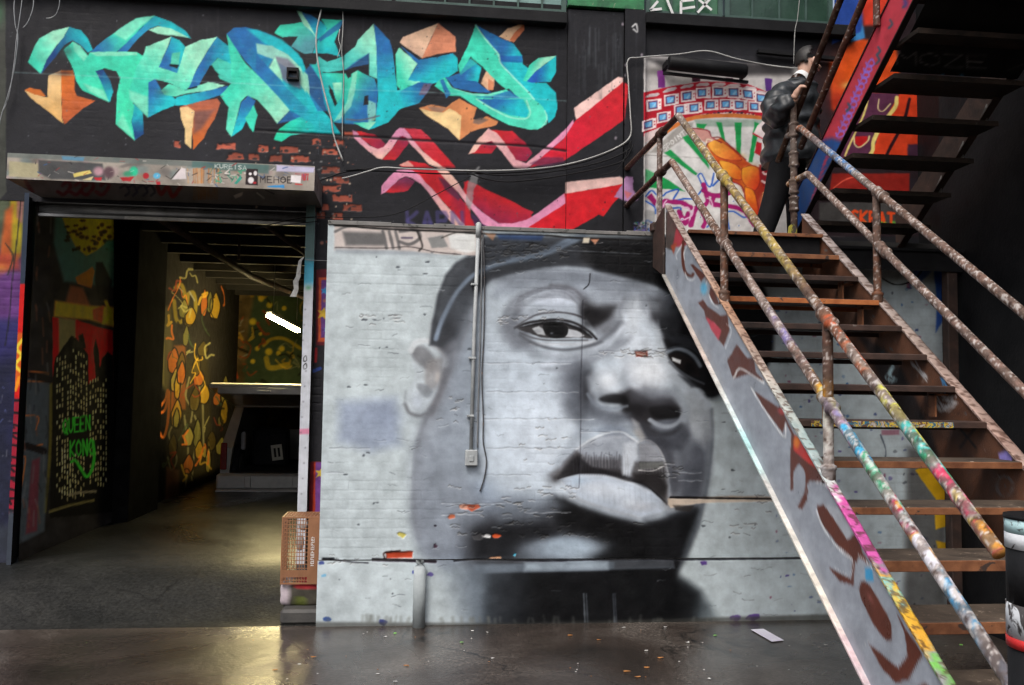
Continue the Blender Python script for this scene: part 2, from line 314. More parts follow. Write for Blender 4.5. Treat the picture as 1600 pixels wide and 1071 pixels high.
    # shadow-side eye under the brim
    P([(1028, 500), (1060, 470), (1118, 470), (1140, 600), (1106, 620), (1088, 604), (1066, 580), (1046, 560), (1036, 535)], (34, 35, 39), 9, .96)
    P([(1038, 522), (1075, 525), (1112, 550), (1120, 585), (1100, 545), (1070, 536)], (62, 66, 74), 9, .7)
    L([(1040, 550), (1056, 545), (1074, 551), (1088, 562), (1098, 580), (1100, 598)], 5, (126, 136, 146), 4.5, .92)
    P([(1040, 553), (1056, 550), (1074, 557), (1088, 570), (1094, 590), (1080, 590), (1062, 580), (1048, 568)], (40, 36, 36), 4, .9)
    P([(1050, 559), (1064, 563), (1062, 568), (1050, 563)], (198, 200, 202), 2.5)
    L([(1044, 566), (1058, 578), (1072, 590), (1090, 600)], 4, (74, 76, 82), 4, .7)
    L([(1028, 500), (1030, 530), (1040, 556), (1056, 576), (1078, 596), (1098, 612)], 5, (160, 168, 178), 6, .55)
    P([(1106, 624), (1146, 608), (1190, 586), (1194, 596), (1150, 618), (1118, 630)], (112, 122, 126), 8, .5)
    B(894, 600, 16, 30, (96, 100, 110), .55); B(912, 560, 16, 12, (132, 138, 148), .5); B(1085, 770, 20, 40, (86, 90, 98), .5)
    B(1035, 560, 10, 30, (214, 220, 226), .35); B(945, 648, 30, 10, (98, 104, 114), .5)
    B(884, 852, 44, 13, (160, 178, 196), .8); P([(700, 470), (760, 440), (900, 428), (1000, 445), (1020, 470), (960, 462), (860, 440), (780, 470), (720, 520)], (140, 148, 158), 22, .35)
    B(860, 640, 60, 60, (196, 206, 218), .4); P([(648, 700), (690, 690), (720, 800), (680, 860), (650, 830)], (128, 134, 144), 34, .45)
    # airbrush refinements: nose, lips, eye socket, cheek edge
    P([(900, 560), (925, 575), (925, 640), (905, 668), (885, 640), (890, 590)], (64, 68, 76), 26, .6); B(918, 612, 9, 26, (40, 40, 44), .7); B(945, 600, 16, 15, (206, 214, 224), .8)
    B(1008, 582, 34, 24, (214, 221, 230), .7); P([(935, 648), (985, 654), (1000, 668), (985, 676), (950, 668), (920, 664)], (120, 128, 140), 14, .6)
    P([(1005, 600), (1060, 612), (1068, 626), (1030, 632), (1000, 622), (985, 614)], (96, 98, 106), 14, .5); B(988, 640, 22, 12, (34, 33, 36), .7); B(960, 620, 24, 9, (44, 44, 48), .6, .12); B(1040, 641, 26, 10, (46, 46, 50), .6, .1)
    L([(918, 616), (930, 633), (950, 640), (970, 639)], 4, (150, 162, 176), 5, .6); L([(1014, 657), (1030, 667), (1050, 667), (1066, 654)], 4, (160, 168, 178), 5, .6)
    P([(800, 500), (830, 478), (880, 470), (915, 480), (905, 490), (870, 486), (835, 492), (812, 506)], (150, 158, 168), 9, .6); B(868, 468, 36, 10, (206, 215, 228), .7)
    P([(812, 512), (850, 503), (880, 503), (912, 514), (926, 528), (880, 506), (850, 507)], (24, 23, 26), 4, .8); B(867, 515, 15, 12, (14, 14, 16), .95, 0, 2.5); B(862, 521, 3, 2, (120, 126, 134), .8)
    B(900, 521, 9, 4, (176, 180, 186), .8, .3, 2); B(841, 517, 6, 4, (150, 154, 160), .8, -.1, 2)
    for q in ([(880, 449), (896, 452), (908, 462)], [(870, 450), (890, 456), (906, 468)], [(862, 455), (884, 458), (902, 474)]): L(q, 2.5, (96, 96, 104), 5, .5)
    P([(905, 478), (930, 482), (962, 480), (948, 498), (928, 514), (910, 512)], (34, 33, 36), 16, .7); B(985, 500, 12, 22, (206, 214, 223), .6); B(1024, 492, 12, 18, (52, 52, 57), .7)
    L([(905, 703), (925, 692), (950, 684), (968, 684)], 5, (178, 184, 194), 7, .6); P([(872, 747), (884, 728), (902, 712), (925, 730), (970, 740), (1000, 752), (1030, 772), (1042, 786), (1020, 768), (985, 752), (945, 742), (905, 740)], (26, 24, 27), 6, .7)
    B(930, 763, 30, 10, (196, 206, 220), .6); B(985, 780, 26, 12, (188, 196, 206), .5); L([(890, 774), (930, 792), (975, 806), (1010, 812)], 5, (150, 158, 168), 7, .5)
    P([(880, 778), (920, 798), (970, 814), (1020, 822), (1060, 806), (1090, 800), (1070, 868), (1050, 902), (960, 896), (930, 870), (960, 850), (900, 830), (870, 806)], (18, 18, 20), 22, .85)
    P([(740, 830), (800, 815), (850, 820), (870, 836), (820, 850), (800, 872), (745, 872)], (30, 31, 35), 24, .75); P([(770, 900), (1046, 892), (1090, 928), (1080, 985), (760, 985)], (20, 21, 24), 26, .75)
    P([(1062, 700), (1104, 680), (1106, 720), (1092, 782), (1064, 780)], (74, 78, 88), 20, .6); L([(1112, 640), (1113, 690), (1104, 760), (1090, 825)], 4, (96, 102, 110), 6, .6)
    L([(653, 690), (648, 740), (648, 800), (656, 840)], 7, (112, 116, 124), 9, .6); L([(672, 640), (660, 672), (653, 700)], 6, (104, 106, 112), 8, .6)
    P([(918, 380), (1050, 384), (1120, 400), (1130, 560), (1080, 480), (1035, 448), (985, 436), (930, 420)], (16, 17, 20), 14, .8); P([(1036, 500), (1070, 480), (1130, 480), (1140, 596), (1106, 618), (1080, 596), (1100, 590), (1085, 560), (1056, 540)], (16, 16, 19), 8, .8)
    # second airbrush pass
    P([(650, 690), (700, 640), (740, 660), (740, 760), (700, 850), (668, 850), (650, 800)], (146, 154, 165), 60, .55); P([(700, 470), (745, 455), (745, 640), (710, 640), (705, 560)], (140, 150, 161), 40, .5)
    P([(757, 470), (790, 455), (800, 520), (790, 620), (757, 640)], (172, 183, 193), 40, .5); B(700, 560, 14, 40, (96, 98, 104), .45)
    P([(770, 436), (850, 420), (930, 424), (1000, 440), (1040, 462), (960, 446), (880, 434), (800, 444)], (96, 101, 110), 18, .6)
    P([(815, 540), (870, 552), (930, 545), (960, 525), (940, 556), (890, 568), (830, 560)], (142, 150, 160), 16, .6); P([(780, 505), (805, 498), (812, 520), (840, 540), (810, 545), (785, 530)], (104, 108, 116), 20, .55)
    P([(905, 660), (925, 668), (900, 700), (876, 728), (855, 750), (850, 740), (880, 700)], (132, 140, 151), 26, .6); P([(880, 655), (900, 662), (870, 712), (850, 730), (845, 700)], (196, 206, 216), 24, .6)
    P([(925, 672), (950, 664), (975, 668), (990, 682), (970, 678), (945, 682)], (112, 122, 138), 10, .55); B(832, 690, 50, 70, (198, 208, 219), .55)
    P([(1060, 612), (1085, 606), (1108, 626), (1112, 680), (1100, 700), (1080, 680), (1068, 650)], (176, 183, 190), 16, .7); P([(1068, 650), (1084, 690), (1080, 720), (1060, 730), (1052, 700), (1062, 670)], (108, 113, 122), 16, .6)
    P([(1020, 505), (1034, 520), (1044, 556), (1070, 592), (1100, 614), (1088, 622), (1060, 606), (1036, 580), (1022, 550)], (178, 187, 196), 12, .75); B(1010, 560, 26, 30, (204, 212, 221), .5)
    P([(1012, 462), (1046, 470), (1068, 500), (1060, 530), (1040, 520), (1028, 500)], (70, 73, 80), 18, .7); B(1020, 478, 16, 12, (132, 139, 148), .7); B(1052, 486, 16, 10, (88, 94, 102), .6)
    P([(1036, 530), (1064, 528), (1096, 546), (1116, 576), (1112, 600), (1090, 604), (1064, 584), (1044, 560)], (26, 26, 30), 8, .7)
    P([(1040, 526), (1070, 524), (1104, 542), (1124, 572), (1110, 566), (1080, 544), (1050, 536)], (66, 70, 78), 9, .7)
    P([(1098, 560), (1112, 580), (1106, 606), (1092, 596)], (24, 24, 28), 6, .8); L([(1041, 551), (1056, 545), (1073, 549), (1086, 559), (1094, 572)], 6, (128, 138, 149), 5, .9); P([(1060, 586), (1084, 596), (1098, 606), (1080, 606)], (40, 41, 46), 6, .7); L([(1046, 545), (1070, 541), (1092, 553), (1106, 575)], 3, (58, 62, 70), 4, .8)
    P([(1044, 556), (1060, 552), (1078, 560), (1090, 574), (1094, 590), (1076, 584), (1058, 574)], (40, 33, 33), 3.5, .95); B(1078, 576, 10, 9, (12, 12, 14), .95, .4, 2); P([(1050, 559), (1064, 563), (1063, 569), (1051, 564)], (214, 216, 218), 2); L([(1046, 566), (1062, 580), (1082, 592), (1100, 600)], 3.5, (92, 96, 103), 4, .8)
    for k in range(46):     # brow hairs
        u = k/45; x = 806+u*108; y = 470-26*math.sin(u*2.6)+u*6; a_ = -.5+u*1.9; L([(x, y+5), (x+7*math.cos(a_), y-4+7*math.sin(a_))], 1.5, (92, 94, 102), 2.5, .35, sm=False)
    B(990, 505, 10, 20, (206, 214, 222), .5); P([(1000, 455), (1012, 470), (1008, 490), (998, 480)], (120, 126, 136), 9, .5); L([(975, 468), (968, 485), (972, 505)], 6, (120, 124, 132), 9, .5)
    # nose modelling
    P([(918, 590), (935, 574), (960, 572), (978, 588), (976, 610), (960, 612), (940, 616), (922, 616)], (186, 196, 206), 14, .75); B(950, 597, 17, 14, (214, 221, 230), .85); P([(975, 575), (985, 580), (985, 606), (973, 612), (968, 596)], (138, 146, 156), 12, .55)
    B(1014, 582, 26, 20, (220, 226, 233), .7); P([(980, 612), (1010, 610), (1040, 618), (1062, 630), (1040, 634), (1010, 634), (985, 628)], (82, 84, 92), 16, .5); P([(1052, 600), (1068, 614), (1078, 640), (1074, 664), (1064, 660), (1066, 636), (1050, 614)], (158, 167, 177), 9, .7)
    P([(922, 622), (940, 640), (965, 648), (985, 646), (975, 662), (945, 660), (920, 648)], (98, 104, 114), 12, .6); P([(1000, 664), (1024, 682), (1054, 682), (1074, 664), (1080, 680), (1064, 704), (1040, 702), (1012, 690)], (72, 75, 84), 12, .6)
    # lips: fuller top lip with creases, plump lower lip
    P([(905, 706), (930, 692), (955, 684), (975, 688), (978, 712), (955, 714), (925, 716)], (160, 168, 179), 12, .7); P([(1000, 696), (1016, 694), (1030, 708), (1036, 724), (1014, 726), (1000, 716)], (146, 150, 158), 9, .65)
    for k in range(22):
        u = k/21; x = 896+u*84; y0 = 712+4*math.sin(k*2.1)-u*2; y1 = 740+u*6; L([(x, y0), (x+2*math.sin(k), (y0+y1)/2), (x+1, y1)], 1.7, (66, 66, 72), 2.8, .5, sm=False)
    for k in range(9): x = 1000+k*4.6; L([(x, 722+k), (x+1, 752+k*2)], 1.6, (50, 48, 52), 2.6, .5, sm=False)
    for k in range(16): u = k/15; x = 892+u*125; L([(x, 752+u*12+3*math.sin(k)), (x+2, 778+u*18)], 1.4, (150, 160, 173), 3, .4, sm=False)
    P([(975, 692), (994, 692), (994, 712), (984, 738), (974, 742), (972, 715)], (196, 203, 212), 8, .7); L([(900, 703), (925, 687), (950, 677), (972, 676), (985, 683), (997, 692)], 2.4, (200, 207, 214), 4, .6)
    B(950, 768, 40, 12, (206, 215, 226), .6); L([(884, 764), (905, 781), (940, 793), (975, 803), (1002, 810), (1030, 804)], 5, (150, 157, 166), 6, .6); B(868, 750, 12, 9, (50, 48, 50), .55)
    # chin, jaw, neck
    B(884, 858, 50, 15, (176, 193, 208), .95); B(868, 862, 60, 16, (150, 164, 178), .5); P([(1010, 815), (1060, 806), (1076, 850), (1056, 885), (1020, 890)], (34, 35, 39), 24, .8)
    P([(1100, 775), (1110, 740), (1090, 830), (1072, 870), (1060, 890), (1066, 860), (1082, 820)], (92, 100, 108), 9, .5)
    P([(700, 888), (770, 884), (800, 900), (790, 990), (742, 990), (712, 940)], (98, 108, 118), 44, .7); P([(770, 900), (830, 890), (820, 990), (765, 990)], (50, 54, 60), 40, .8); P([(670, 886), (720, 884), (740, 985), (715, 985), (690, 930)], (160, 171, 178), 36, .5)
    P([(740, 884), (1052, 874), (1054, 888), (900, 892), (744, 896)], (104, 114, 125), 6, .75); P([(820, 880), (950, 878), (950, 890), (820, 892)], (158, 172, 184), 10, .75); P([(960, 878), (1052, 874), (1054, 886), (960, 889)], (66, 68, 73), 6, .7)
    P([(652, 700), (668, 640), (700, 560), (740, 500), (752, 560), (752, 700), (735, 800), (700, 860), (660, 850), (648, 780)], (132, 142, 154), 60, .5)
    P([(770, 780), (860, 770), (885, 790), (860, 810), (780, 820)], (120, 130, 142), 30, .5); P([(800, 430), (950, 430), (1010, 448), (960, 452), (860, 444), (800, 456)], (130, 138, 148), 14, .4)
    P([(930, 580), (960, 640), (905, 660), (890, 600)], (92, 98, 108), 24, .25)
    P([(690, 540), (688, 470), (704, 430), (735, 400), (760, 376), (910, 378), (905, 412), (850, 419), (800, 430), (765, 442), (740, 470), (715, 530)], (44, 47, 53), 22, .5)
    L([(682, 528), (692, 500), (709, 466), (729, 440), (750, 424), (790, 410), (850, 398), (905, 374)], 5, (120, 136, 154), 7, .55)
    P([(768, 440), (850, 424), (930, 426), (1000, 446), (1030, 462), (960, 462), (900, 448), (830, 446), (775, 462)], (112, 119, 129), 20, .45); P([(900, 455), (960, 452), (1000, 464), (980, 490), (940, 486), (912, 476)], (104, 108, 116), 18, .4)
    P([(795, 486), (812, 470), (850, 458), (890, 456), (915, 470), (905, 474), (870, 464), (835, 470), (812, 488)], (118, 122, 130), 8, .5)
    B(1012, 580, 22, 17, (224, 230, 236), .7); B(948, 594, 12, 10, (220, 227, 234), .7); B(928, 762, 22, 8, (214, 222, 232), .6); B(985, 786, 16, 7, (206, 213, 222), .5)
    L([(905, 745), (945, 744), (985, 755), (1015, 770)], 4, (214, 220, 228), 6, .4)
    n4 = fbm(cv.H, cv.W, 26, 91, 4); n5 = fbm(cv.H, cv.W, 90, 92, 3); cv.a *= (1+(n4-.5)*.12+(n5-.5)*.05)[..., None]
    # ---- wall matter: top edge of exposed render, chips, joints
    n = fbm(cv.H, cv.W, 60, 5, 5); n2 = fbm(cv.H, cv.W, 14, 8, 4); n3 = fbm(cv.H, cv.W, 200, 9, 3)
    cv.a *= (1+(n3-.5)*.05+(n-.5)*.08+(n2-.5)*.07)[..., None]
    P([(523, 350), (755, 350), (755, 372), (748, 400), (690, 398), (610, 392), (522, 392)], (196, 184, 178), 4, .95)
    P([(523, 388), (640, 392), (700, 400), (640, 399), (523, 396)], (150, 158, 165), 5, .8)
    P([(535, 362), (600, 364), (604, 384), (540, 384)], (92, 92, 92), 7, .9); L([(524, 362), (540, 355), (560, 352)], 4, (90, 90, 90), 3, .8)
    for x in (598, 608, 618): L([(x, 362), (x+4, 378), (x+6, 388)], 5, (104, 102, 102), 3, .9)
    L([(625, 362), (650, 360), (656, 372), (640, 382), (624, 378)], 5, (96, 94, 94), 3, .9); L([(628, 372), (644, 372)], 3, (100, 92, 110), 2)
    P([(668, 372), (692, 368), (700, 386), (675, 388)], (118, 122, 122), 4, .8)
    P([(700, 366), (744, 364), (744, 392), (728, 396), (704, 388)], (212, 214, 212), 6, .95)
    L([(524, 387), (600, 388), (640, 386), (680, 394), (720, 398)], 1.6, (60, 56, 56), 1.5, .8)
    L([(652, 362), (660, 384), (655, 392)], 3, (56, 52, 50), 3, .8); L([(690, 372), (712, 364), (744, 362)], 2, (60, 56, 50), 2, .8)
    L([(523, 352), (600, 358), (700, 362), (760, 366), (850, 368), (900, 372), (1040, 378)], 3, (30, 28, 28), 2.5, .9)
    P([(912, 372), (922, 372), (920, 380), (910, 380)], (206, 196, 176), 2); P([(922, 374), (936, 374), (930, 383)], (190, 130, 100), 2)
    P([(775, 366), (850, 368), (846, 376), (780, 374)], (40, 66, 118), 6, .7); P([(756, 364), (775, 366), (770, 376)], (190, 130, 90), 4, .6)
    L([(870, 391), (1000, 397)], 1.2, (104, 110, 116), 1.5, .8)
    rg = np.random.default_rng(4)
    def chip(x, y, w, h, c, a=1., dep=-.006):
        k = 9; th = np.linspace(0, 2*math.pi, k, endpoint=False); rr = rg.uniform(.55, 1.1, k)
        P([(x+math.cos(t)*w*r, y+math.sin(t)*h*r) for t, r in zip(th, rr)], c, 1.3, a, h=dep, rough=1.6)
    chip(735, 793, 15, 6, (176, 88, 62)); chip(725, 792, 7, 5, (190, 140, 120)); chip(706, 807, 8, 4.5, (186, 104, 74)); chip(776, 838, 7, 4, (196, 82, 44)); chip(760, 838, 8, 3.5, (196, 196, 196)); chip(748, 839, 14, 5, (90, 88, 90), .6)
    chip(773, 872, 10, 2.6, (206, 156, 120)); chip(628, 836, 8, 5, (190, 180, 96)); chip(680, 854, 4, 5, (84, 62, 78)); chip(680, 822, 2, 2, (50, 46, 60)); chip(804, 868, 3, 3, (90, 190, 220))
    P([(603, 864), (645, 862), (644, 872), (604, 873)], (188, 72, 44), 2, h=-.012); L([(601, 873), (601, 864), (625, 861)], 2, (60, 30, 26), 2); L([(583, 875), (620, 876), (680, 878)], 5, (44, 34, 44), 2, .95, h=-.006)
    L([(505, 874), (521, 874)], 4, (40, 40, 48), 1.5, h=-.006); L([(522, 875), (545, 878), (575, 880)], 2, (60, 60, 70), 1.5)
    L([(710, 877), (740, 875), (800, 876), (860, 877), (940, 875), (1010, 874), (1060, 875), (1180, 874), (1300, 872)], 2.6, (38, 38, 46), 1.8, .9, h=-.006)
    P([(1044, 779), (1145, 775), (1200, 776), (1300, 778), (1300, 782), (1100, 786), (1048, 794), (1044, 788)], (206, 188, 170), 3, .9, h=-.003)
    L([(1048, 778), (1110, 779), (1200, 780), (1240, 781)], 3, (46, 42, 42), 1.5, .95, h=-.008)
    P([(1052, 790), (1085, 790), (1078, 800), (1055, 798)], (60, 54, 52), 4, .8)
    P([(992, 549), (1012, 548), (1012, 558), (994, 558)], (128, 52, 38), 2, h=-.006); L([(996, 553), (1009, 555)], 2.4, (196, 170, 160), 1.5)
    L([(911, 470), (910, 520), (909, 560), (908, 600), (908, 640), (907, 700), (906, 735), (905, 762)], 1.1, (50, 50, 58), 1.6, .75, h=-.006); L([(922, 428), (920, 444), (912, 452)], 1.5, (34, 34, 38), 1.4)
    P([(998, 722), (1036, 722), (1036, 732), (1000, 734)], (104, 106, 104), 2, .8, h=-.004); L([(998, 735), (1020, 736), (1038, 728)], 1.6, (182, 180, 180), 1.4)
    for (x0, x1, y) in ((935, 1030, 549), (748, 900, 567), (760, 905, 612), (757, 930, 654), (908, 960, 675), (760, 905, 700), (1060, 1105, 738), (1060, 1100, 750), (510, 545, 738), (515, 580, 700), (757, 830, 742), (690, 790, 786), (690, 760, 803), (820, 900, 800)):
        q = [(x, y+rg.uniform(-1, 1)) for x in np.arange(x0, x1, 9)]
        if len(q) > 2: L(q, 1.1, (112, 118, 128), 1.3, .55, h=-.002); L([(a_, b_+1.6) for a_, b_ in q], 1., (214, 220, 226), 1.3, .5)
    for (x, y) in ((588, 402), (625, 422), (622, 418), (668, 410), (664, 428), (675, 395), (628, 465), (664, 492), (628, 500), (600, 498), (570, 500), (585, 500), (593, 544), (605, 543), (545, 605), (572, 602), (568, 712), (575, 708), (540, 742), (584, 787), (590, 786), (734, 546), (738, 682), (800, 612), (850, 600), (870, 575), (1010, 478), (560, 820), (610, 905), (613, 928), (530, 906), (575, 935), (1130, 660), (1150, 674), (1146, 735), (1130, 765), (1100, 822), (1180, 820), (1215, 770), (1140, 840), (1200, 700)):
        chip(x, y, rg.uniform(1, 5), rg.uniform(.7, 2.2), (76, 82, 88), .8, -.003)
    for i in range(170):
        x = rg.uniform(512, 1300); y = rg.uniform(400, 960)
        q = [(x, y)]; 
        for k in range(rg.integers(2, 5)): q.append((q[-1][0]+rg.uniform(2, 7), q[-1][1]+rg.uniform(-2.4, 2.4)))
        L(q, .9, (60, 64, 70), 1.1, rg.uniform(.15, .6), h=-.002, sm=False)
        if i % 2: L([(a_+.6, b_+1.4) for a_, b_ in q], .8, (214, 222, 226), 1.1, .35, sm=False)
    for (cx_, cy_, rx_, ry_, nn_) in ((800, 800, 100, 42, 60), (985, 552, 50, 7, 26), (800, 395, 60, 14, 20), (820, 497, 50, 14, 16), (720, 640, 40, 20, 12), (560, 875, 50, 8, 10), (1030, 735, 22, 12, 14), (600, 500, 40, 8, 10), (840, 690, 40, 40, 10), (1200, 800, 60, 40, 20), (930, 830, 60, 16, 14), (890, 390, 130, 12, 40)):
        for k in range(nn_):
            x = cx_+rg.uniform(-1, 1)*rx_; y = cy_+rg.uniform(-1, 1)*ry_; w_ = rg.uniform(4, 16); q = [(x+w_*i/4, y+rg.uniform(-1.5, 1.5)) for i in range(5)]; lum = float(cv.sample(np.array([x]), np.array([y])).mean())
            L(q, rg.uniform(.8, 1.6), (lum*.5,)*3, 1., .6, h=-.003, sm=False); L([(a_, b_+1.8) for a_, b_ in q], .9, (min(lum*1.25+24, 225),)*3, 1., .5, sm=False)
    for (x, y, r_, c) in ((512, 968, 8, (52, 78, 140)), (598, 972, 9, (58, 66, 128)), (648, 893, 5, (66, 76, 160)), (672, 898, 6, (96, 84, 150)), (505, 900, 5, (120, 180, 215)), (502, 880, 5, (60, 74, 140)), (1175, 965, 14, (96, 66, 150)), (1150, 967, 10, (110, 84, 160)), (1100, 880, 6, (90, 60, 140)), (1230, 900, 5, (84, 70, 150))):
        chip(x, y, r_, r_*.6, c, .9, 0)
    for i in range(230):      # paint splats on the wall behind the stair
        x = rg.uniform(1200, 1470); y = rg.uniform(405, 960); c = [(56, 72, 130), (40, 44, 56), (84, 70, 150), (46, 96, 160), (150, 80, 110)][rg.integers(0, 5)]
        chip(x, y, rg.uniform(1, 4.5), rg.uniform(.8, 3.5), c, rg.uniform(.3, .9), 0)
    P([(1322, 398), (1475, 404), (1475, 414), (1440, 410), (1380, 420), (1330, 418)], (44, 78, 168), 3, .9); P([(1458, 408), (1476, 408), (1474, 500), (1462, 520), (1464, 470)], (46, 92, 190), 4, .9)
    P([(1425, 414), (1460, 420), (1440, 440), (1428, 430)], (50, 86, 170), 5, .7)
    P([(1200, 366), (1480, 366), (1480, 396), (1330, 398), (1200, 400)], (52, 50, 50), 4, .9)
    L([(1373, 432), (1395, 444), (1412, 444), (1430, 436), (1440, 424)], 1.6, (30, 30, 34), 1.2)
    L([(1376, 680), (1384, 705), (1380, 730)], 2, (70, 80, 96), 1.5, .8); P([(1377, 672), (1405, 672), (1405, 680), (1378, 680)], (170, 110, 130), 2, .8)
    # lower right: yellow panel with black bubble shapes, cream and pink blots
    P([(1418, 700), (1478, 700), (1478, 966), (1412, 966)], (66, 62, 60), 16, .7)
    P([(1430, 735), (1506, 700), (1510, 740), (1508, 790), (1490, 820), (1462, 826), (1462, 780)], (206, 160, 30), 2.5)
    P([(1460, 790), (1490, 792), (1486, 820), (1462, 828)], (220, 172, 40), 2)
    for q in ([(1484, 736), (1496, 732), (1504, 744), (1494, 752), (1484, 744)], [(1480, 748), (1496, 756), (1488, 768), (1476, 760)]): L(q+[q[0]], 2.2, (22, 20, 18), 1.4)
    P([(1488, 800), (1540, 806), (1560, 830), (1560, 966), (1500, 966), (1480, 900)], (112, 106, 98), 8, .9)
    P([(1462, 845), (1490, 850), (1500, 905), (1478, 900)], (214, 168, 40), 3); L([(1486, 850), (1496, 880), (1508, 918), (1530, 925)], 6, (20, 18, 18), 2)
    L([(1492, 818), (1508, 816), (1508, 842), (1492, 842)], 2, (190, 190, 188), 1.6, sm=False); P([(1512, 826), (1522, 826), (1524, 845), (1512, 846)], (190, 92, 110), 3); P([(1538, 888), (1546, 888), (1548, 905), (1540, 908)], (190, 92, 110), 3)
    P([(1512, 918), (1530, 912), (1534, 928), (1514, 930)], (60, 36, 30), 3); P([(1524, 890), (1532, 890), (1538, 920), (1530, 925)], (180, 180, 176), 3)
    # darker foot of the wall
    P([(490, 972), (800, 974), (1300, 960), (1560, 955), (1560, 1020), (490, 1020)], (74, 74, 70), 6, .7)
    for i in range(60):
        x = rg.uniform(500, 1300); L([(x, 972), (x+rg.uniform(-2, 2), 972-rg.uniform(2, 10))], rg.uniform(2, 6), (110, 112, 106), 5, .4, sm=False)
    for (x, c) in ((912, (120, 128, 136)), (916, (96, 104, 112)), (958, (92, 100, 110)), (961, (84, 90, 100))): L([(x, 928), (x+1, 950), (x+2, 972)], 2.4, c, 3, .7)
    v_ = cv.a.mean(-1, keepdims=True); t_ = np.clip((v_-18)/100, 0, 1); cv.a *= (.62+.38*t_*t_*(3-2*t_))*(1+.03*np.clip((v_-150)/50, 0, 1))
    return cv
TE, MI, CY, BL, DB = (58, 208, 176), (158, 232, 198), (28, 190, 198), (34, 104, 168), (18, 62, 120)
SA, OR, OD = (228, 192, 138), (206, 108, 52), (186, 96, 70)
def paint_upper():
    """building wall: black ground, teal lettering, red bands, pale panel, orange panel"""
    cv = Cv(-80, -90, 1700, 420, (33, 33, 37), 1.2, 21)
    P, L, B, T = cv.poly, cv.line, cv.blob, cv.T
    rg = np.random.default_rng(9)
    n = fbm(cv.H, cv.W, 120, 3, 5); cv.a *= (1+(n-.5)*.5)[..., None]
    for i in range(60):
        x = rg.uniform(0, 1000); y = rg.uniform(-20, 60); L([(x, y), (x+rg.uniform(-2, 2), y+rg.uniform(20, 120))], rg.uniform(1, 3), (70, 72, 78), 3, rg.uniform(.05, .3), sm=False)
    # bare brick under the lettering and beside the lintel
    for r_ in range(-1, 9):
        y = 211+r_*14.3
        for k in range(44):
            x = 90+k*33+(r_ % 2)*16
            inz = (x > 250+abs(y-232)*3 and x < 545 and 215 < y < 262) or (x > 470 and x < 548 and y < 345) or (90 < x < 260 and 222 < y < 246 and rg.random() < .15)
            if x > 560 or not inz: continue
            pr = .75 if (330 < x < 540 and 228 < y < 250) else .35
            if rg.random() < pr:
                c = rg.uniform(.8, 1.15); w_ = rg.uniform(.3, 1.) if rg.random() < .5 else 1.
                yy = y+(x-400)*.052
                P([(x+2, yy+2), (x+30*w_, yy+2.5), (x+31*w_, yy+12), (x+1, yy+11.5)], (168*c, 84*c, 64*c), 1.5, .92, h=-.004, rough=2.2)
                for q in range(3):
                    bx = x+rg.uniform(0, 30); B(bx, yy+rg.uniform(2, 12), rg.uniform(1, 5), rg.uniform(1, 3), (36, 34, 36), .9, 0, 3)
    for i in range(90):
        x = rg.uniform(395, 548) if i % 2 else rg.uniform(480, 560); y = rg.uniform(214, 350); B(x, y, rg.uniform(.6, 2.4), rg.uniform(.6, 2), [(190, 170, 150), (150, 82, 66), (120, 120, 120)][i % 3], .9, 0, 3)
    Z = 3.9675
    # ---------- orange arrows and shards behind the letters
    T(0, 0, Z)
    P([(300, 470), (380, 440), (383, 730), (400, 775), (290, 685), (190, 610), (150, 560), (200, 575), (270, 602), (295, 600)], SA, 4, col2=(220, 170, 100), gp=[(300, 450), (380, 760)])
    P([(380, 440), (452, 440), (465, 480), (462, 560), (475, 595), (520, 608), (595, 625), (520, 672), (470, 712), (400, 775), (383, 730)], (214, 110, 36), 4, col2=(188, 92, 48), gp=[(400, 450), (500, 700)])
    P([(150, 560), (185, 545), (250, 558), (285, 600), (215, 588)], (196, 104, 40), 4); B(400, 455, 70, 22, (60, 36, 34), .8)
    P([(1115, 665), (1175, 640), (1345, 612), (1367, 640), (1330, 742), (1290, 800), (1262, 860), (1200, 925), (1190, 800)], (176, 96, 70), 4, col2=(206, 104, 40), gp=[(1250, 640), (1220, 900)])
    P([(1200, 690), (1330, 680), (1250, 800), (1200, 830)], (110, 78, 76), 30, .8)
    P([(1115, 670), (1165, 660), (1205, 690), (1192, 800), (1186, 922), (1148, 890), (1145, 800), (1122, 735)], SA, 4, col2=(232, 200, 140), gp=[(1150, 660), (1170, 900)])
    T(400, 0, Z)
    P([(890, 265), (910, 230), (1130, 145), (1090, 230), (1030, 362), (940, 300)], (238, 196, 160), 4, col2=(214, 176, 150), gp=[(1100, 160), (950, 290)])
    P([(1130, 145), (1235, 230), (1241, 322), (1120, 338), (1030, 362), (1090, 230)], (216, 138, 104), 4)
    P([(1505, 228), (1560, 180), (1640, 148), (1662, 150), (1660, 185), (1600, 262), (1540, 245)], (232, 190, 150), 4)
    P([(1662, 150), (1662, 188), (1600, 262), (1575, 250), (1600, 205)], (206, 118, 78), 4)
    P([(1010, 670), (1085, 650), (1180, 668), (1215, 640), (1260, 612), (1310, 640), (1370, 670), (1345, 740), (1380, 750), (1430, 722), (1500, 755), (1490, 778), (1390, 800), (1330, 820), (1262, 870), (1190, 800), (1100, 745), (1060, 720)], (206, 132, 84), 4)
    P([(1010, 672), (1080, 690), (1160, 700), (1200, 672), (1275, 720), (1262, 870), (1190, 800), (1095, 742), (1050, 712)], (228, 196, 140), 4)
    P([(1060, 660), (1180, 672), (1150, 698), (1090, 690)], (150, 120, 104), 12, .8); P([(1350, 745), (1400, 730), (1440, 745), (1380, 775), (1345, 765)], (110, 96, 90), 12, .8)
    P([(1405, 490), (1430, 440), (1480, 490), (1475, 540), (1440, 565), (1395, 520)], (220, 176, 140), 4); P([(1440, 490), (1475, 510), (1470, 560), (1440, 560)], (196, 128, 92), 4)
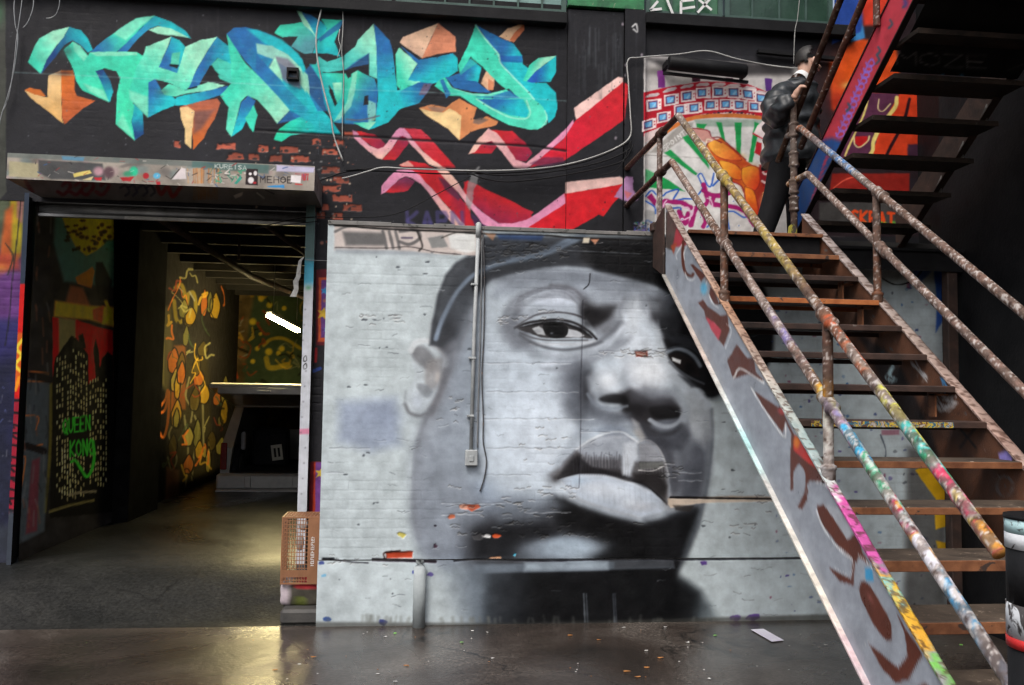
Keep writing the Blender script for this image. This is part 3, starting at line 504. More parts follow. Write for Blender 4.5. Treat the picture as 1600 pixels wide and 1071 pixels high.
    # ---------- letter sides, then faces
    T(0, 0, Z)
    g = lambda a, b: dict(gp=[a, b])
    P([(430, 168), (500, 188), (545, 240), (578, 312), (545, 328), (500, 280), (450, 252), (400, 280), (330, 372), (256, 457), (250, 455), (290, 370), (340, 300), (395, 230)], DB, 4, col2=CY, **g((330, 330), (540, 240)))
    P([(240, 240), (330, 190), (430, 168), (395, 230), (340, 300), (290, 370), (252, 457), (172, 387), (205, 310)], MI, 4, col2=TE, **g((350, 260), (190, 330)))
    P([(955, 98), (1060, 135), (1150, 190), (1187, 242), (1110, 222), (1040, 182), (980, 160), (930, 180), (860, 235), (780, 332), (716, 332), (820, 230), (900, 150)], CY, 4, col2=BL, **g((1050, 160), (760, 300)))
    P([(915, 185), (980, 163), (1060, 178), (1130, 212), (1183, 238), (1060, 220), (980, 212)], MI, 5)
    P([(560, 325), (600, 285), (700, 210), (840, 115), (958, 98), (900, 150), (820, 230), (716, 332)], BL, 4, col2=TE, **g((600, 310), (740, 220)))
    P([(700, 210), (840, 115), (958, 98), (890, 150), (780, 250)], MI, 14, .6)
    P([(590, 440), (640, 432), (682, 500), (702, 570), (682, 632), (672, 632), (630, 530)], DB, 4, col2=CY, **g((620, 450), (690, 600)))
    P([(828, 640), (886, 700), (890, 832), (850, 862), (832, 872), (815, 760)], DB, 4, col2=CY, **g((850, 840), (860, 690)))
    P([(395, 310), (450, 258), (500, 290), (548, 350), (555, 325), (720, 320), (842, 322), (892, 350), (860, 420), (835, 500), (815, 590), (832, 660), (815, 760), (837, 875), (720, 772), (722, 590), (745, 490), (720, 442), (650, 425), (590, 440), (636, 530), (675, 634), (510, 560), (470, 500), (455, 430)], TE, 4, col2=(62, 216, 170), **g((450, 300), (800, 700)))
    P([(450, 258), (500, 290), (545, 348), (520, 380), (460, 320)], MI, 16, .6); P([(640, 560), (675, 632), (560, 570), (520, 520)], MI, 16, .6); P([(760, 700), (835, 870), (725, 772)], MI, 20, .5); B(420, 320, 40, 40, (40, 90, 84), .7)
    P([(550, 325), (720, 320), (850, 325), (850, 345), (600, 350)], MI, 8, .7)
    P([(1062, 228), (1112, 250), (1168, 312), (1138, 400), (1100, 458), (983, 416), (1045, 280)], BL, 4, col2=CY, **g((1020, 330), (1120, 300)))
    P([(1066, 330), (1118, 322), (1110, 402), (1058, 400)], (80, 196, 168), 5); P([(1050, 398), (1110, 402), (1098, 428), (1050, 410)], (20, 26, 32), 4)
    P([(918, 510), (962, 492), (1000, 560), (1062, 592), (1092, 620), (1082, 655), (1000, 690), (917, 730)], BL, 4, col2=CY, **g((925, 560), (1040, 640)))
    P([(1342, 230), (1422, 290), (1442, 380), (1442, 500), (1400, 400), (1350, 360), (1290, 430), (1222, 548), (1150, 562), (1220, 430), (1290, 310)], BL, 4, col2=CY, **g((1260, 380), (1420, 400)))
    P([(1310, 400), (1350, 358), (1442, 400), (1442, 525), (1365, 492)], (70, 200, 178), 5); P([(1302, 405), (1362, 466), (1268, 472)], (24, 26, 30), 4)
    P([(1090, 602), (1300, 560), (1413, 530), (1406, 577), (1300, 612), (1160, 652), (1085, 655)], CY, 4, col2=BL, **g((1150, 640), (1380, 560)))
    P([(885, 350), (905, 290), (1062, 228), (1045, 282), (985, 416), (1098, 455), (1150, 290), (1240, 250), (1347, 230), (1290, 310), (1220, 430), (1165, 555), (1140, 562), (1050, 515), (960, 492), (920, 510), (917, 730), (800, 612), (808, 540), (845, 420)], TE, 4, col2=MI, **g((880, 500), (1040, 250)))
    P([(800, 560), (917, 600), (917, 730), (805, 615)], MI, 20, .6)
    P([(1000, 560), (1050, 518), (1150, 562), (1290, 510), (1406, 530), (1300, 562), (1150, 582), (1090, 602), (1020, 590)], (82, 214, 180), 4, col2=MI, **g((1050, 560), (1350, 530))); B(1010, 570, 40, 26, (60, 84, 84), .6)
    P([(1000, 510), (1050, 515), (1030, 522)], (20, 24, 30), 3); L([(1165, 553), (1220, 540)], 8, (20, 30, 40), 4)
    # A-R cluster in photo pixels
    T()
    P([(354, 53), (365, 44), (384, 43), (402, 47), (430, 58), (455, 74), (472, 92), (480, 115), (478, 140), (500, 168), (520, 190), (533, 211), (500, 208), (458, 182), (430, 148), (403, 118), (383, 96), (365, 72)], BL, 1.2, col2=CY, gp=[(380, 80), (480, 130)])
    P([(386, 46), (402, 47), (440, 62), (466, 84), (478, 112), (470, 118), (440, 84), (410, 66)], CY, 5, .9)
    P([(400, 68), (425, 72), (450, 86), (470, 106), (480, 130), (478, 145), (466, 128), (448, 106), (425, 92), (402, 84)], (140, 200, 190), 2, col2=MI, gp=[(400, 80), (475, 130)])
    P([(420, 104), (430, 88), (450, 92), (468, 110), (470, 140), (448, 130)], (120, 110, 130), 5, .8); P([(420, 106), (430, 88), (438, 110), (442, 128)], MI, 3)
    P([(354, 53), (365, 70), (383, 98), (403, 118), (427, 142), (453, 173), (433, 194), (420, 176), (402, 156), (386, 150), (376, 160), (370, 186), (362, 215), (353, 202), (357, 168), (344, 149), (362, 130), (360, 96)], TE, 1.2, col2=MI, gp=[(365, 130), (440, 180)])
    P([(370, 186), (377, 160), (388, 150), (399, 158), (392, 175), (378, 203), (362, 214)], BL, 1.2, col2=CY, gp=[(378, 160), (380, 200)]); P([(383, 185), (396, 165), (402, 180), (396, 207), (390, 200)], TE, 1.2)
    P([(428, 218), (433, 205), (455, 188), (480, 180), (500, 195), (533, 211), (490, 208), (455, 212), (440, 222)], (40, 214, 168), 1.2, col2=CY, gp=[(440, 210), (500, 200)])
    P([(453, 173), (433, 194), (452, 190), (470, 182)], BL, 3, .9); P([(440, 150), (470, 165), (490, 190), (460, 180)], BL, 10, .6)
    T(400, 0, Z)
    P([(115, 205), (150, 157), (300, 138), (385, 235), (350, 330), (300, 335), (215, 290), (262, 225), (165, 232)], TE, 4, col2=(80, 150, 160), **g((200, 180), (250, 300)))
    P([(250, 62), (340, 95), (402, 130), (442, 170), (432, 215), (382, 245), (300, 160)], BL, 4, col2=CY, **g((320, 100), (400, 210)))
    P([(250, 62), (282, 75), (330, 150), (378, 240), (350, 205), (300, 160)], MI, 4)
    P([(400, 118), (545, 125), (522, 170), (488, 262), (512, 320), (522, 352), (440, 332), (352, 330), (385, 245), (442, 180)], TE, 4, col2=CY, **g((450, 130), (430, 320)))
    P([(525, 130), (545, 128), (520, 180), (400, 260), (380, 245)], BL, 6, .8)
    P([(415, 450), (560, 455), (600, 490), (600, 610), (540, 700), (482, 762), (420, 640), (400, 500), (330, 400), (380, 400)], CY, 4, col2=TE, **g((420, 600), (560, 500)))
    P([(300, 440), (340, 400), (400, 500), (440, 690), (380, 690), (330, 590)], BL, 10, .75); P([(295, 440), (320, 470), (335, 600), (300, 540)], MI, 5, .9)
    P([(475, 515), (530, 512), (532, 600), (500, 640)], MI, 5, col2=TE, **g((480, 520), (530, 620))); P([(453, 530), (475, 560), (503, 642), (490, 662), (455, 575)], (26, 26, 30), 4)
    P([(730, 145), (828, 250), (852, 350), (876, 560), (930, 552), (1010, 600), (960, 642), (890, 682), (820, 762), (700, 806), (600, 762), (740, 752), (757, 600), (750, 500), (745, 300)], BL, 4, col2=CY, **g((760, 300), (880, 540)))
    P([(760, 490), (860, 470), (880, 600), (820, 700), (760, 640)], CY, 16, .8)
    P([(372, 400), (388, 350), (440, 385), (540, 352), (612, 290), (632, 250), (730, 145), (746, 300), (752, 492), (700, 470), (702, 330), (640, 372), (560, 432), (440, 452), (395, 442)], (70, 200, 190), 4, col2=MI, **g((560, 380), (720, 220)))
    P([(540, 440), (620, 380), (700, 330), (700, 400), (600, 440)], BL, 12, .7); P([(545, 440), (600, 420), (700, 400), (700, 470), (632, 440), (570, 490)], (28, 28, 34), 4)
    P([(590, 460), (630, 438), (735, 490), (757, 560), (745, 700), (702, 762), (640, 772), (480, 762), (545, 690), (580, 620)], TE, 4, col2=BL, **g((590, 500), (720, 620)))
    P([(480, 755), (560, 640), (600, 455), (628, 442), (615, 560), (590, 660), (520, 740)], MI, 8, .7); P([(690, 620), (745, 640), (740, 745), (700, 765), (690, 700)], MI, 12, .7)
    P([(665, 655), (675, 598), (697, 590), (697, 650)], (28, 28, 34), 4); L([(560, 740), (650, 745), (765, 720)], 10, (90, 96, 110), 5, .8)
    P([(605, 762), (700, 760), (745, 755), (700, 806)], TE, 5, col2=MI, **g((620, 770), (720, 780)))
    P([(0, 330), (80, 420), (205, 560), (335, 690), (475, 775), (530, 838), (400, 800), (240, 700), (100, 560), (0, 450)], BL, 6, .9, col2=CY, **g((60, 430), (400, 760)))
    P([(900, 290), (1010, 372), (1112, 357), (1220, 330), (1247, 362), (1252, 440), (1160, 502), (1092, 522), (1020, 512), (925, 522), (1000, 400)], CY, 4, col2=BL, **g((1100, 470), (1020, 360)))
    P([(900, 560), (1000, 510), (1097, 520), (1062, 572), (1012, 642), (880, 680), (820, 720)], BL, 4, col2=CY, **g((1040, 560), (900, 660)))
    P([(1040, 520), (1095, 520), (1050, 590), (1010, 590)], (130, 84, 96), 12, .7)
    P([(865, 340), (885, 293), (1002, 395), (940, 500), (1020, 508), (900, 562), (872, 532)], MI, 4, col2=TE, **g((960, 400), (880, 440)))
    # D with its curl, tile origin (660,20) scale 5.1
    T(660, 20, 5.1)
    P([(425, 95), (610, 195), (730, 250), (795, 345), (800, 410), (850, 450), (870, 560), (985, 560), (1060, 640), (1077, 740), (1060, 830), (1005, 880), (990, 800), (885, 690), (800, 590), (700, 500), (620, 400), (612, 340), (500, 200)], BL, 5, col2=CY, **g((640, 300), (760, 330)))
    P([(860, 560), (985, 560), (1062, 640), (1077, 740), (960, 720), (880, 660)], CY, 16, .8); P([(610, 345), (795, 345), (797, 400), (640, 395)], (30, 86, 170), 10, .7); P([(640, 400), (790, 400), (830, 470), (780, 540), (700, 480)], CY, 30, .7)
    P([(1065, 345), (1068, 470), (1022, 550), (870, 560), (830, 545), (900, 470)], (30, 90, 176), 5, col2=CY, **g((900, 500), (1020, 510)))
    P([(850, 420), (870, 400), (925, 362), (1065, 345), (900, 470), (830, 548), (800, 545), (830, 480)], TE, 5, col2=MI, **g((880, 410), (940, 440)))
    P([(300, 480), (380, 365), (470, 440), (440, 560), (300, 540), (200, 520)], CY, 5, col2=BL, **g((430, 500), (340, 470)))
    P([(425, 95), (500, 200), (612, 330), (620, 400), (700, 500), (800, 590), (890, 690), (960, 750), (997, 820), (990, 890), (920, 932), (850, 930), (700, 900), (560, 830), (430, 750), (300, 665), (200, 660), (95, 585), (130, 540), (180, 512), (240, 600), (400, 645), (520, 650), (640, 620), (690, 605), (760, 680), (600, 560), (480, 430), (385, 355), (300, 480), (285, 420), (350, 290), (400, 170)], TE, 5, col2=(84, 222, 190), **g((400, 300), (900, 900)))
    P([(700, 620), (770, 680), (640, 690), (500, 680), (430, 672), (560, 665)], BL, 8, .8); P([(440, 690), (640, 690), (800, 690), (850, 790), (830, 838), (700, 820), (560, 760)], CY, 5, col2=BL, **g((720, 790), (620, 690)))
    P([(180, 512), (430, 550), (550, 640), (400, 632), (250, 600)], BL, 5); P([(140, 540), (165, 530), (225, 650), (190, 680)], (36, 116, 170), 5)
    L([(425, 100), (505, 215), (600, 325), (625, 405), (710, 500), (830, 620), (890, 690)], 12, (176, 238, 214), 9, .8); L([(830, 700), (860, 800), (820, 845), (700, 835), (560, 770), (430, 690)], 12, (176, 238, 214), 8, .75); L([(975, 780), (993, 850), (950, 915)], 10, (176, 238, 214), 8, .7); L([(200, 560), (250, 605), (400, 650), (520, 655), (640, 630)], 10, (150, 232, 206), 8, .7)
    P([(385, 358), (440, 400), (300, 500), (300, 480)], TE, 8, .5)
    T()
    # white speckle over the letters' joint line
    L([(20, 113), (200, 122), (400, 132), (540, 140), (700, 146), (885, 158)], 1.6, (176, 222, 220), 2, .35)
    # ---------- red bands
    PK, PE, RD, DR = (214, 138, 172), (232, 186, 170), (196, 34, 44), (142, 30, 62)
    T(540, 190, 5.95)
    P([(500, 405), (580, 365), (740, 390), (900, 480), (1000, 560), (1060, 700), (1130, 790), (1170, 900), (1230, 960), (1200, 1015), (1110, 1005), (1000, 850), (900, 740), (800, 620), (740, 570), (680, 500), (560, 440)], RD, 6, col2=DR, gp=[(900, 700), (1100, 620)])
    P([(860, 520), (930, 540), (1080, 690), (1050, 740), (930, 640)], (70, 44, 70), 20, .7)
    P([(370, 660), (420, 610), (500, 540), (560, 515), (645, 555), (580, 645), (450, 665)], (120, 50, 84), 6, col2=RD, gp=[(520, 540), (500, 660)])
    P([(1130, 550), (1200, 575), (1350, 655), (1547, 742), (1700, 830), (1740, 900), (1560, 960), (1430, 950), (1300, 865), (1160, 745), (1090, 640)], RD, 6, col2=DR, gp=[(1350, 680), (1280, 850)])
    P([(1100, 560), (1160, 560), (1160, 900), (1240, 1010), (1120, 1000)], RD, 8, .8); P([(1160, 850), (1330, 960), (1420, 1025), (1220, 1020)], (66, 40, 76), 10, .85)
    P([(840, 440), (920, 425), (1040, 560), (1105, 660), (1155, 740), (1280, 850), (1420, 945), (1560, 950), (1560, 1022), (1400, 1025), (1270, 950), (1200, 850), (1130, 770), (1050, 665), (930, 540)], PE, 6, col2=PK, gp=[(1000, 560), (1250, 840)])
    P([(530, 60), (700, 75), (790, 160), (850, 230), (950, 340), (1022, 430), (900, 432), (800, 360), (720, 280), (640, 190), (590, 115)], (190, 48, 66), 6, col2=RD, gp=[(650, 100), (900, 400)])
    P([(100, 88), (270, 122), (310, 150), (372, 210), (350, 242), (300, 260), (230, 225), (160, 170)], RD, 6, col2=DR, gp=[(160, 110), (290, 240)])
    P([(340, 352), (390, 300), (440, 240), (500, 150), (530, 132), (560, 150), (592, 200), (520, 290), (460, 360)], DR, 6, col2=RD, gp=[(520, 160), (420, 350)])
    P([(63, 80), (105, 98), (150, 160), (220, 225), (300, 258), (350, 240), (400, 180), (470, 85), (500, 62), (545, 62), (590, 115), (640, 190), (720, 280), (800, 350), (920, 432), (860, 432), (775, 400), (700, 310), (590, 200), (560, 150), (530, 133), (500, 145), (440, 240), (390, 300), (340, 352), (295, 340), (200, 265), (72, 150)], PK, 6, col2=PE, gp=[(500, 120), (500, 340)])
    P([(330, 678), (333, 600), (400, 520), (480, 452), (560, 445), (620, 455), (690, 500), (745, 570), (800, 620), (900, 740), (1000, 850), (1105, 955), (1112, 1005), (1040, 1003), (900, 840), (780, 670), (700, 580), (620, 530), (560, 513), (500, 538), (420, 610), (370, 660)], PK, 6, col2=PE, gp=[(560, 500), (1000, 900)])
    P([(500, 405), (580, 365), (640, 420), (560, 420)], PE, 5, .8)
    T()
    P([(765, 203), (800, 205), (820, 222), (832, 240), (822, 253), (800, 250), (780, 215)], RD, 1.3, col2=DR, gp=[(790, 208), (810, 250)]); P([(737, 240), (752, 222), (764, 216), (778, 228), (768, 240)], DR, 1.3, col2=RD, gp=[(760, 218), (755, 240)])
    P([(732, 241), (745, 220), (763, 201), (776, 208), (790, 225), (806, 250), (822, 255), (835, 245), (862, 222), (882, 203), (896, 187), (897, 196), (882, 216), (842, 250), (822, 264), (803, 262), (784, 238), (768, 220), (752, 226), (742, 238)], PE, 1.3, col2=PK, gp=[(740, 235), (880, 210)])
    P([(899, 188), (972, 127), (982, 133), (976, 187), (940, 212), (890, 246), (880, 252), (828, 262), (842, 250), (882, 216)], (200, 28, 50), 1.3, col2=RD, gp=[(900, 200), (975, 150)])
    P([(828, 256), (850, 246), (880, 246), (882, 254), (850, 262)], (90, 40, 70), 4, .7)
    P([(897, 169), (966, 120), (974, 122), (973, 129), (900, 188)], (236, 198, 190), 1.3)
    P([(880, 303), (975, 287), (988, 290), (960, 316), (943, 339), (935, 336), (920, 345), (882, 366), (800, 362), (798, 350), (820, 352), (852, 338), (880, 318)], (214, 32, 40), 1.3, col2=(196, 24, 40), gp=[(960, 290), (820, 360)])
    P([(798, 318), (812, 322), (834, 332), (820, 346), (800, 352)], RD, 1.3, col2=DR, gp=[(810, 320), (810, 350)])
    P([(770, 352), (798, 350), (822, 344), (845, 330), (882, 302), (884, 318), (862, 332), (835, 350), (815, 362), (780, 362)], PK, 1.3)
    P([(883, 285), (968, 276), (980, 282), (974, 288), (883, 303)], (236, 196, 188), 1.3)
    P([(978, 275), (990, 276), (990, 296), (998, 312), (985, 320), (975, 312), (960, 308), (968, 294)], (176, 132, 176), 1.6, rough=2.5); P([(975, 298), (988, 302), (980, 312)], (214, 110, 110), 2, .8)
    text(cv, 'KAPN', 636, 332, 24, 6, (78, 72, 128), dy=(.05, 1), a=.6, wide=.95, soft=4)
    # horizontal dark ledge seams and pilasters
    for q in ([(400, 204), (540, 212), (700, 222), (820, 228), (884, 236)],): L(q, 3.5, (22, 20, 24), 3, .85, h=-.006)
    L([(545, 265), (700, 262), (884, 262)], 3, (20, 20, 22), 5, .5)
    L([(537, 60), (537, 200), (537, 260)], 1.6, (14, 14, 16), 1.5, .8, h=-.006)
    for i in range(500):
        x = rg.uniform(550, 1004) if i % 3 else rg.uniform(10, 540); y = rg.uniform(10, 360)
        c = [(120, 122, 128), (20, 20, 22), (80, 84, 92)][i % 3]; B(x, y, rg.uniform(.5, 1.6), rg.uniform(.5, 1.6), c, rg.uniform(.2, .8), 0, 3)
    for i in range(40):
        x = rg.uniform(895, 975); y = rg.uniform(30, 120); L([(x, y), (x+rg.uniform(-1, 1), y+rg.uniform(15, 70))], rg.uniform(.8, 2), (86, 92, 96), 2.5, rg.uniform(.1, .4), sm=False)
    L([(988, 42), (994, 38), (996, 50), (990, 46)], 2, (190, 190, 190), 1.5)
    for q in ((976, 118), (976, 102), (973, 38), (962, 216), (1003, 86)): B(q[0], q[1], 2, 3, (150, 140, 150), .9, 0, 2)
    P([(735, 272), (748, 262), (746, 285), (740, 300), (735, 330), (728, 320), (731, 290)], (150, 150, 150), 3, .7, rough=3)
    # ---------- pale panel
    T()
    P([(1006, 88), (1250, 88), (1320, 120), (1320, 370), (1006, 366)], (200, 196, 194), 1.5)
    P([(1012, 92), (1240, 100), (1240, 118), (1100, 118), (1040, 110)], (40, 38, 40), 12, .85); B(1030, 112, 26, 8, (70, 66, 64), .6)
    W1 = (1000, 80, 6.667); W2 = (1000, 220, 6.667); RR = (184, 24, 44)
    T(*W1)
    P([(40, 430), (400, 355), (640, 320), (900, 320), (1130, 350), (1340, 430), (1340, 700), (1130, 650), (900, 640), (640, 660), (400, 740), (200, 800), (40, 890)], RR, 6)
    P([(180, 210), (250, 200), (260, 380), (190, 385)], (120, 50, 130), 6); P([(1300, 280), (1380, 290), (1370, 430), (1310, 420)], (90, 50, 130), 6)
    P([(540, 270), (630, 275), (625, 318), (545, 320)], (60, 26, 40), 8); P([(890, 280), (970, 280), (965, 330), (895, 325)], (60, 26, 40), 8)
    for (x, y, k) in ((130, 460, -.12), (310, 405, -.2), (490, 367, -.12), (650, 350, 0), (820, 348, .02), (975, 358, .05), (1140, 388, .15), (1270, 432, .2)):
        P([(x-75, y+8-75*k), (x-30, y-18-30*k), (x+60, y-18+60*k), (x+75, y+75*k), (x+40, y+18+40*k), (x-60, y+20-60*k)], (206, 190, 192), 5)
    def tv(x, y, k, s=1.):
        f = lambda a, b: (x+a*s, y+b*s+a*s*k)
        P([f(-78, -58), f(80, -58), f(80, 56), f(-74, 60)], (242, 226, 224), 5, rough=1.2)
        P([f(-60, -42), f(36, -44), f(38, 40), f(-58, 42)], (100, 30, 74), 5)
        P([f(-48, -30), f(28, -32), f(28, 28), f(-44, 30)], (104, 176, 228), 8); P([f(-20, 20), f(10, -20), f(24, -10), f(0, 26)], (170, 214, 236), 8, .8)
        for d in (-18, 16): P([f(54, d-8), f(68, d-8), f(68, d+6), f(54, d+6)], RR, 5)
    for q in ((145, 562, -.12), (325, 510, -.12), (500, 470, -.1), (655, 437, -.05), (828, 427, 0), (985, 432, .05), (1135, 452, .1), (1275, 495, .15)): tv(*q)
    for q in ((95, 765, -.25), (245, 690, -.15), (425, 612, -.15), (572, 592, -.08), (742, 562, 0), (900, 555, 0), (1047, 563, .04), (1200, 582, .1)): tv(*q, .95)
    P([(45, 860), (400, 720), (640, 660), (900, 640), (1130, 655), (1300, 690), (1300, 715), (1130, 690), (900, 675), (640, 700), (420, 760), (250, 850), (45, 960)], (228, 206, 204), 6)
    for i in range(26):
        u = i/26; x = 240+u*1050; y = 812-560*u+430*u*u; P([(x, y), (x+rg.uniform(12, 36), y-4), (x+rg.uniform(12, 36), y+16), (x, y+18)], [RR, (110, 40, 80), (60, 40, 60)][i % 3], 4)
    L([(40, 1060), (200, 900), (400, 760), (600, 690), (900, 672), (1130, 682), (1300, 705)], 42, (204, 118, 58), 6)
    P([(90, 1067), (250, 900), (450, 790), (640, 715), (900, 692), (1290, 718), (1290, 1500), (60, 2000)], (206, 204, 202), 6)
    P([(100, 1060), (420, 770), (560, 740), (520, 860), (250, 1060)], (150, 146, 140), 22, .8); P([(560, 715), (1290, 715), (1270, 790), (600, 790)], (140, 160, 148), 24, .8)
    GR = (24, 142, 72)
    for q in ([(590, 760), (700, 760), (640, 860), (600, 850)], [(790, 740), (850, 745), (905, 1000), (860, 930)], [(985, 745), (1060, 745), (1045, 1200), (1010, 1190)], [(1195, 740), (1250, 760), (1170, 1160), (1130, 1160)], [(440, 900), (500, 870), (700, 1150), (720, 1230)], [(250, 1060), (320, 1030), (600, 1280), (580, 1300)]): P(q, GR, 10)
    text(cv, '5POINTZ', 236, 1000, 46, 9, (226, 224, 222), dx=(.78, -.62), dy=(.5, .86), wide=1.05)
    T(*W2)
    P([(55, 300), (180, 350), (300, 410), (470, 530), (300, 505), (60, 490)], GR, 6); P([(60, 290), (160, 340), (150, 420), (50, 440)], (110, 176, 130), 12, .7)
    P([(300, 90), (420, 200), (520, 310), (590, 370), (430, 260)], GR, 6); P([(460, 0), (560, 60), (660, 180), (730, 270), (680, 220)], GR, 6)
    L([(60, 150), (300, 165), (700, 185)], 7, (120, 116, 112), 5, .8)
    # orange arm
    P([(690, 60), (720, 0), (840, -20), (1000, 100), (1100, 210), (1180, 260), (1320, 300), (1500, 520), (1440, 650), (1280, 780), (1120, 700), (1060, 480), (900, 400), (790, 220)], (206, 92, 30), 8, col2=(150, 36, 30), gp=[(800, 100), (1300, 500)])
    for (x, y, rx, ry, c) in ((780, 60, 60, 60, (236, 176, 60)), (1010, 170, 80, 36, (240, 170, 70)), (1000, 330, 90, 50, (240, 180, 70)), (1130, 420, 80, 120, (232, 156, 40)), (1330, 640, 80, 80, (236, 190, 130)), (1180, 320, 60, 60, (214, 150, 60)), (900, 100, 30, 50, (220, 150, 130)), (1400, 560, 80, 50, (222, 120, 50)), (940, 90, 60, 20, (170, 50, 30))): B(x, y, rx, ry, c, .9)
    for q, c, c2 in (([(700, 40), (760, -10), (860, 20), (960, 90), (1060, 190), (1000, 210), (860, 190), (760, 130)], (238, 176, 70), (206, 84, 34)), ([(820, 210), (900, 215), (1010, 260), (1080, 360), (1040, 410), (940, 380), (860, 300)], (240, 180, 60), (214, 96, 34)), ([(1060, 290), (1160, 260), (1240, 300), (1250, 420), (1200, 520), (1110, 480), (1060, 400)], (232, 166, 50), (196, 60, 30)), ([(1090, 480), (1180, 520), (1220, 640), (1230, 780), (1130, 700), (1090, 600)], (236, 150, 40), (190, 50, 30)), ([(1270, 560), (1360, 530), (1480, 540), (1450, 650), (1340, 740), (1280, 780)], (240, 196, 130), (222, 110, 40))):
        P(q, c, 8, col2=c2, gp=[q[0], q[len(q)//2]], sm=True); L(q+[q[0]], 9, (120, 26, 28), 7, .75)
    P([(1240, 250), (1400, 260), (1440, 400), (1500, 500), (1420, 520), (1290, 480), (1240, 380)], (130, 24, 34), 10, .9)
    for q in ([(1280, 330), (1300, 350), (1340, 345)], [(1270, 420), (1310, 440), (1350, 430), (1400, 450), (1430, 480)]): L(q, 22, (226, 206, 200), 7, .9)
    L([(690, 60), (720, -10), (830, -30), (980, 90), (1100, 200)], 14, (110, 24, 30), 6, .8); L([(790, 220), (900, 400), (1060, 480), (1110, 680)], 12, (120, 26, 50), 6, .8)
    T(*W1)
    P([(545, 810), (600, 800), (700, 820), (745, 890), (800, 920), (700, 960), (640, 930), (590, 870)], (206, 150, 140), 6); L([(545, 805), (640, 815), (720, 835), (750, 900), (850, 960)], 9, (130, 24, 40), 5); L([(690, 960), (700, 920), (750, 930)], 14, (236, 216, 190), 6)
    P([(1180, 860), (1220, 780), (1290, 720), (1330, 800), (1290, 930)], (220, 206, 206), 6); L([(1180, 860), (1250, 900), (1290, 920)], 16, RR, 6); P([(1215, 940), (1270, 960), (1260, 1100), (1190, 1060)], (170, 30, 40), 8)
    T(*W2)
    MG, BB = (152, 26, 100), (44, 92, 180)
    P([(70, 590), (120, 550), (170, 620), (160, 690)], MG, 6)
    for q in ([(60, 580), (120, 520), (180, 570), (240, 575), (280, 540), (380, 510), (400, 525), (350, 620), (470, 605), (560, 610)], [(60, 630), (150, 690), (160, 760)], [(320, 710), (420, 700), (420, 760)], [(600, 370), (640, 345), (700, 460), (740, 470), (770, 340)], [(610, 380), (650, 490), (610, 560)], [(760, 470), (840, 400), (900, 440)], [(900, 740), (980, 740), (1080, 800), (1130, 780)], [(900, 750), (930, 920)], [(60, 900), (70, 830), (140, 870), (150, 900)], [(700, 900), (740, 860)]): L(q, 17, BB, 5)
    for q in ([(220, 760), (250, 640), (330, 640), (440, 650), (530, 700)], [(530, 880), (600, 690), (680, 830), (660, 890)], [(640, 700), (700, 640), (690, 540), (660, 460)], [(660, 520), (760, 570), (900, 560), (960, 530)], [(760, 600), (760, 660), (900, 680), (1010, 700), (1100, 740)], [(410, 740), (470, 860), (500, 760)], [(1000, 560), (1050, 640), (1110, 760), (1190, 880)]): L(q, 48, MG, 6, rough=1.5)
    for (x, y) in ((895, 610), (975, 632), (630, 800), (440, 820), (1030, 885)): B(x, y, 20, 14, (226, 222, 222), 1, 0, 3); B(x, y, 7, 7, (50, 90, 160), 1, 0, 3)
    for q in ([(440, 700), (500, 700), (530, 760)], [(700, 600), (740, 620), (760, 700)], [(230, 740), (250, 660), (280, 620)], [(470, 820), (540, 780), (560, 700)]): L(q, 14, (216, 176, 200), 5)
    P([(30, 830), (60, 720), (160, 740), (150, 900), (230, 1000), (0, 1067), (-30, 900)], (150, 150, 150), 10, .6)
    for i in range(160): B(rg.uniform(-60, 240), rg.uniform(850, 1060), rg.uniform(5, 16), rg.uniform(5, 14), [(60, 96, 176), (50, 150, 110), (110, 80, 160), (40, 40, 44), (210, 206, 210)][rg.integers(0, 5)], .8, .5, 2)
    T()
    P([(984, 372), (1010, 355), (1012, 378), (985, 380)], (92, 80, 150), 4, .8)
    # dark rail of conduits over the pale panel top
    P([(1006, 60), (1320, 74), (1320, 108), (1180, 100), (1060, 90), (1006, 86)], (34, 34, 38), 3, .95)
    # ---------- figures behind the man and the upper flight: orange and purple panel
    P([(1262, 84), (1340, 20), (1500, 20), (1560, 200), (1560, 370), (1262, 370)], (40, 30, 34), 3)
    P([(1296, 100), (1340, 60), (1400, 70), (1410, 150), (1330, 200), (1300, 170)], (206, 74, 28), 8); B(1330, 120, 30, 36, (214, 84, 24), .8); B(1326, 134, 12, 6, (240, 210, 120), .8); B(1310, 160, 16, 20, (150, 30, 30), .6)
    P([(1318, 36), (1345, 20), (1352, 60), (1330, 66)], (60, 130, 190), 4)
    P([(1300, 0), (1360, -20), (1345, 50), (1300, 70)], (36, 70, 150), 3); P([(1340, -30), (1400, -30), (1380, 40), (1350, 40)], (206, 60, 40), 8)
    T(1280, 130, 3.966)
    P([(200, 60), (560, 60), (500, 500), (120, 500)], (88, 44, 70), 6); P([(500, 60), (760, 60), (740, 300), (700, 500), (300, 500), (400, 240), (460, 130)], (206, 62, 30), 6)
    L([(480, 90), (470, 150), (400, 240), (340, 350), (330, 420), (290, 475)], 24, (226, 206, 120), 5); L([(300, 110), (270, 210), (190, 380), (160, 450)], 12, (226, 206, 120), 5)
    L([(370, 100), (365, 160), (395, 175), (440, 130)], 8, (226, 206, 150), 5); P([(225, 330), (300, 330), (300, 370), (250, 400), (215, 370)], (190, 30, 34), 6); L([(215, 330), (220, 380), (250, 398), (300, 360), (310, 330)], 9, (226, 206, 150), 5)
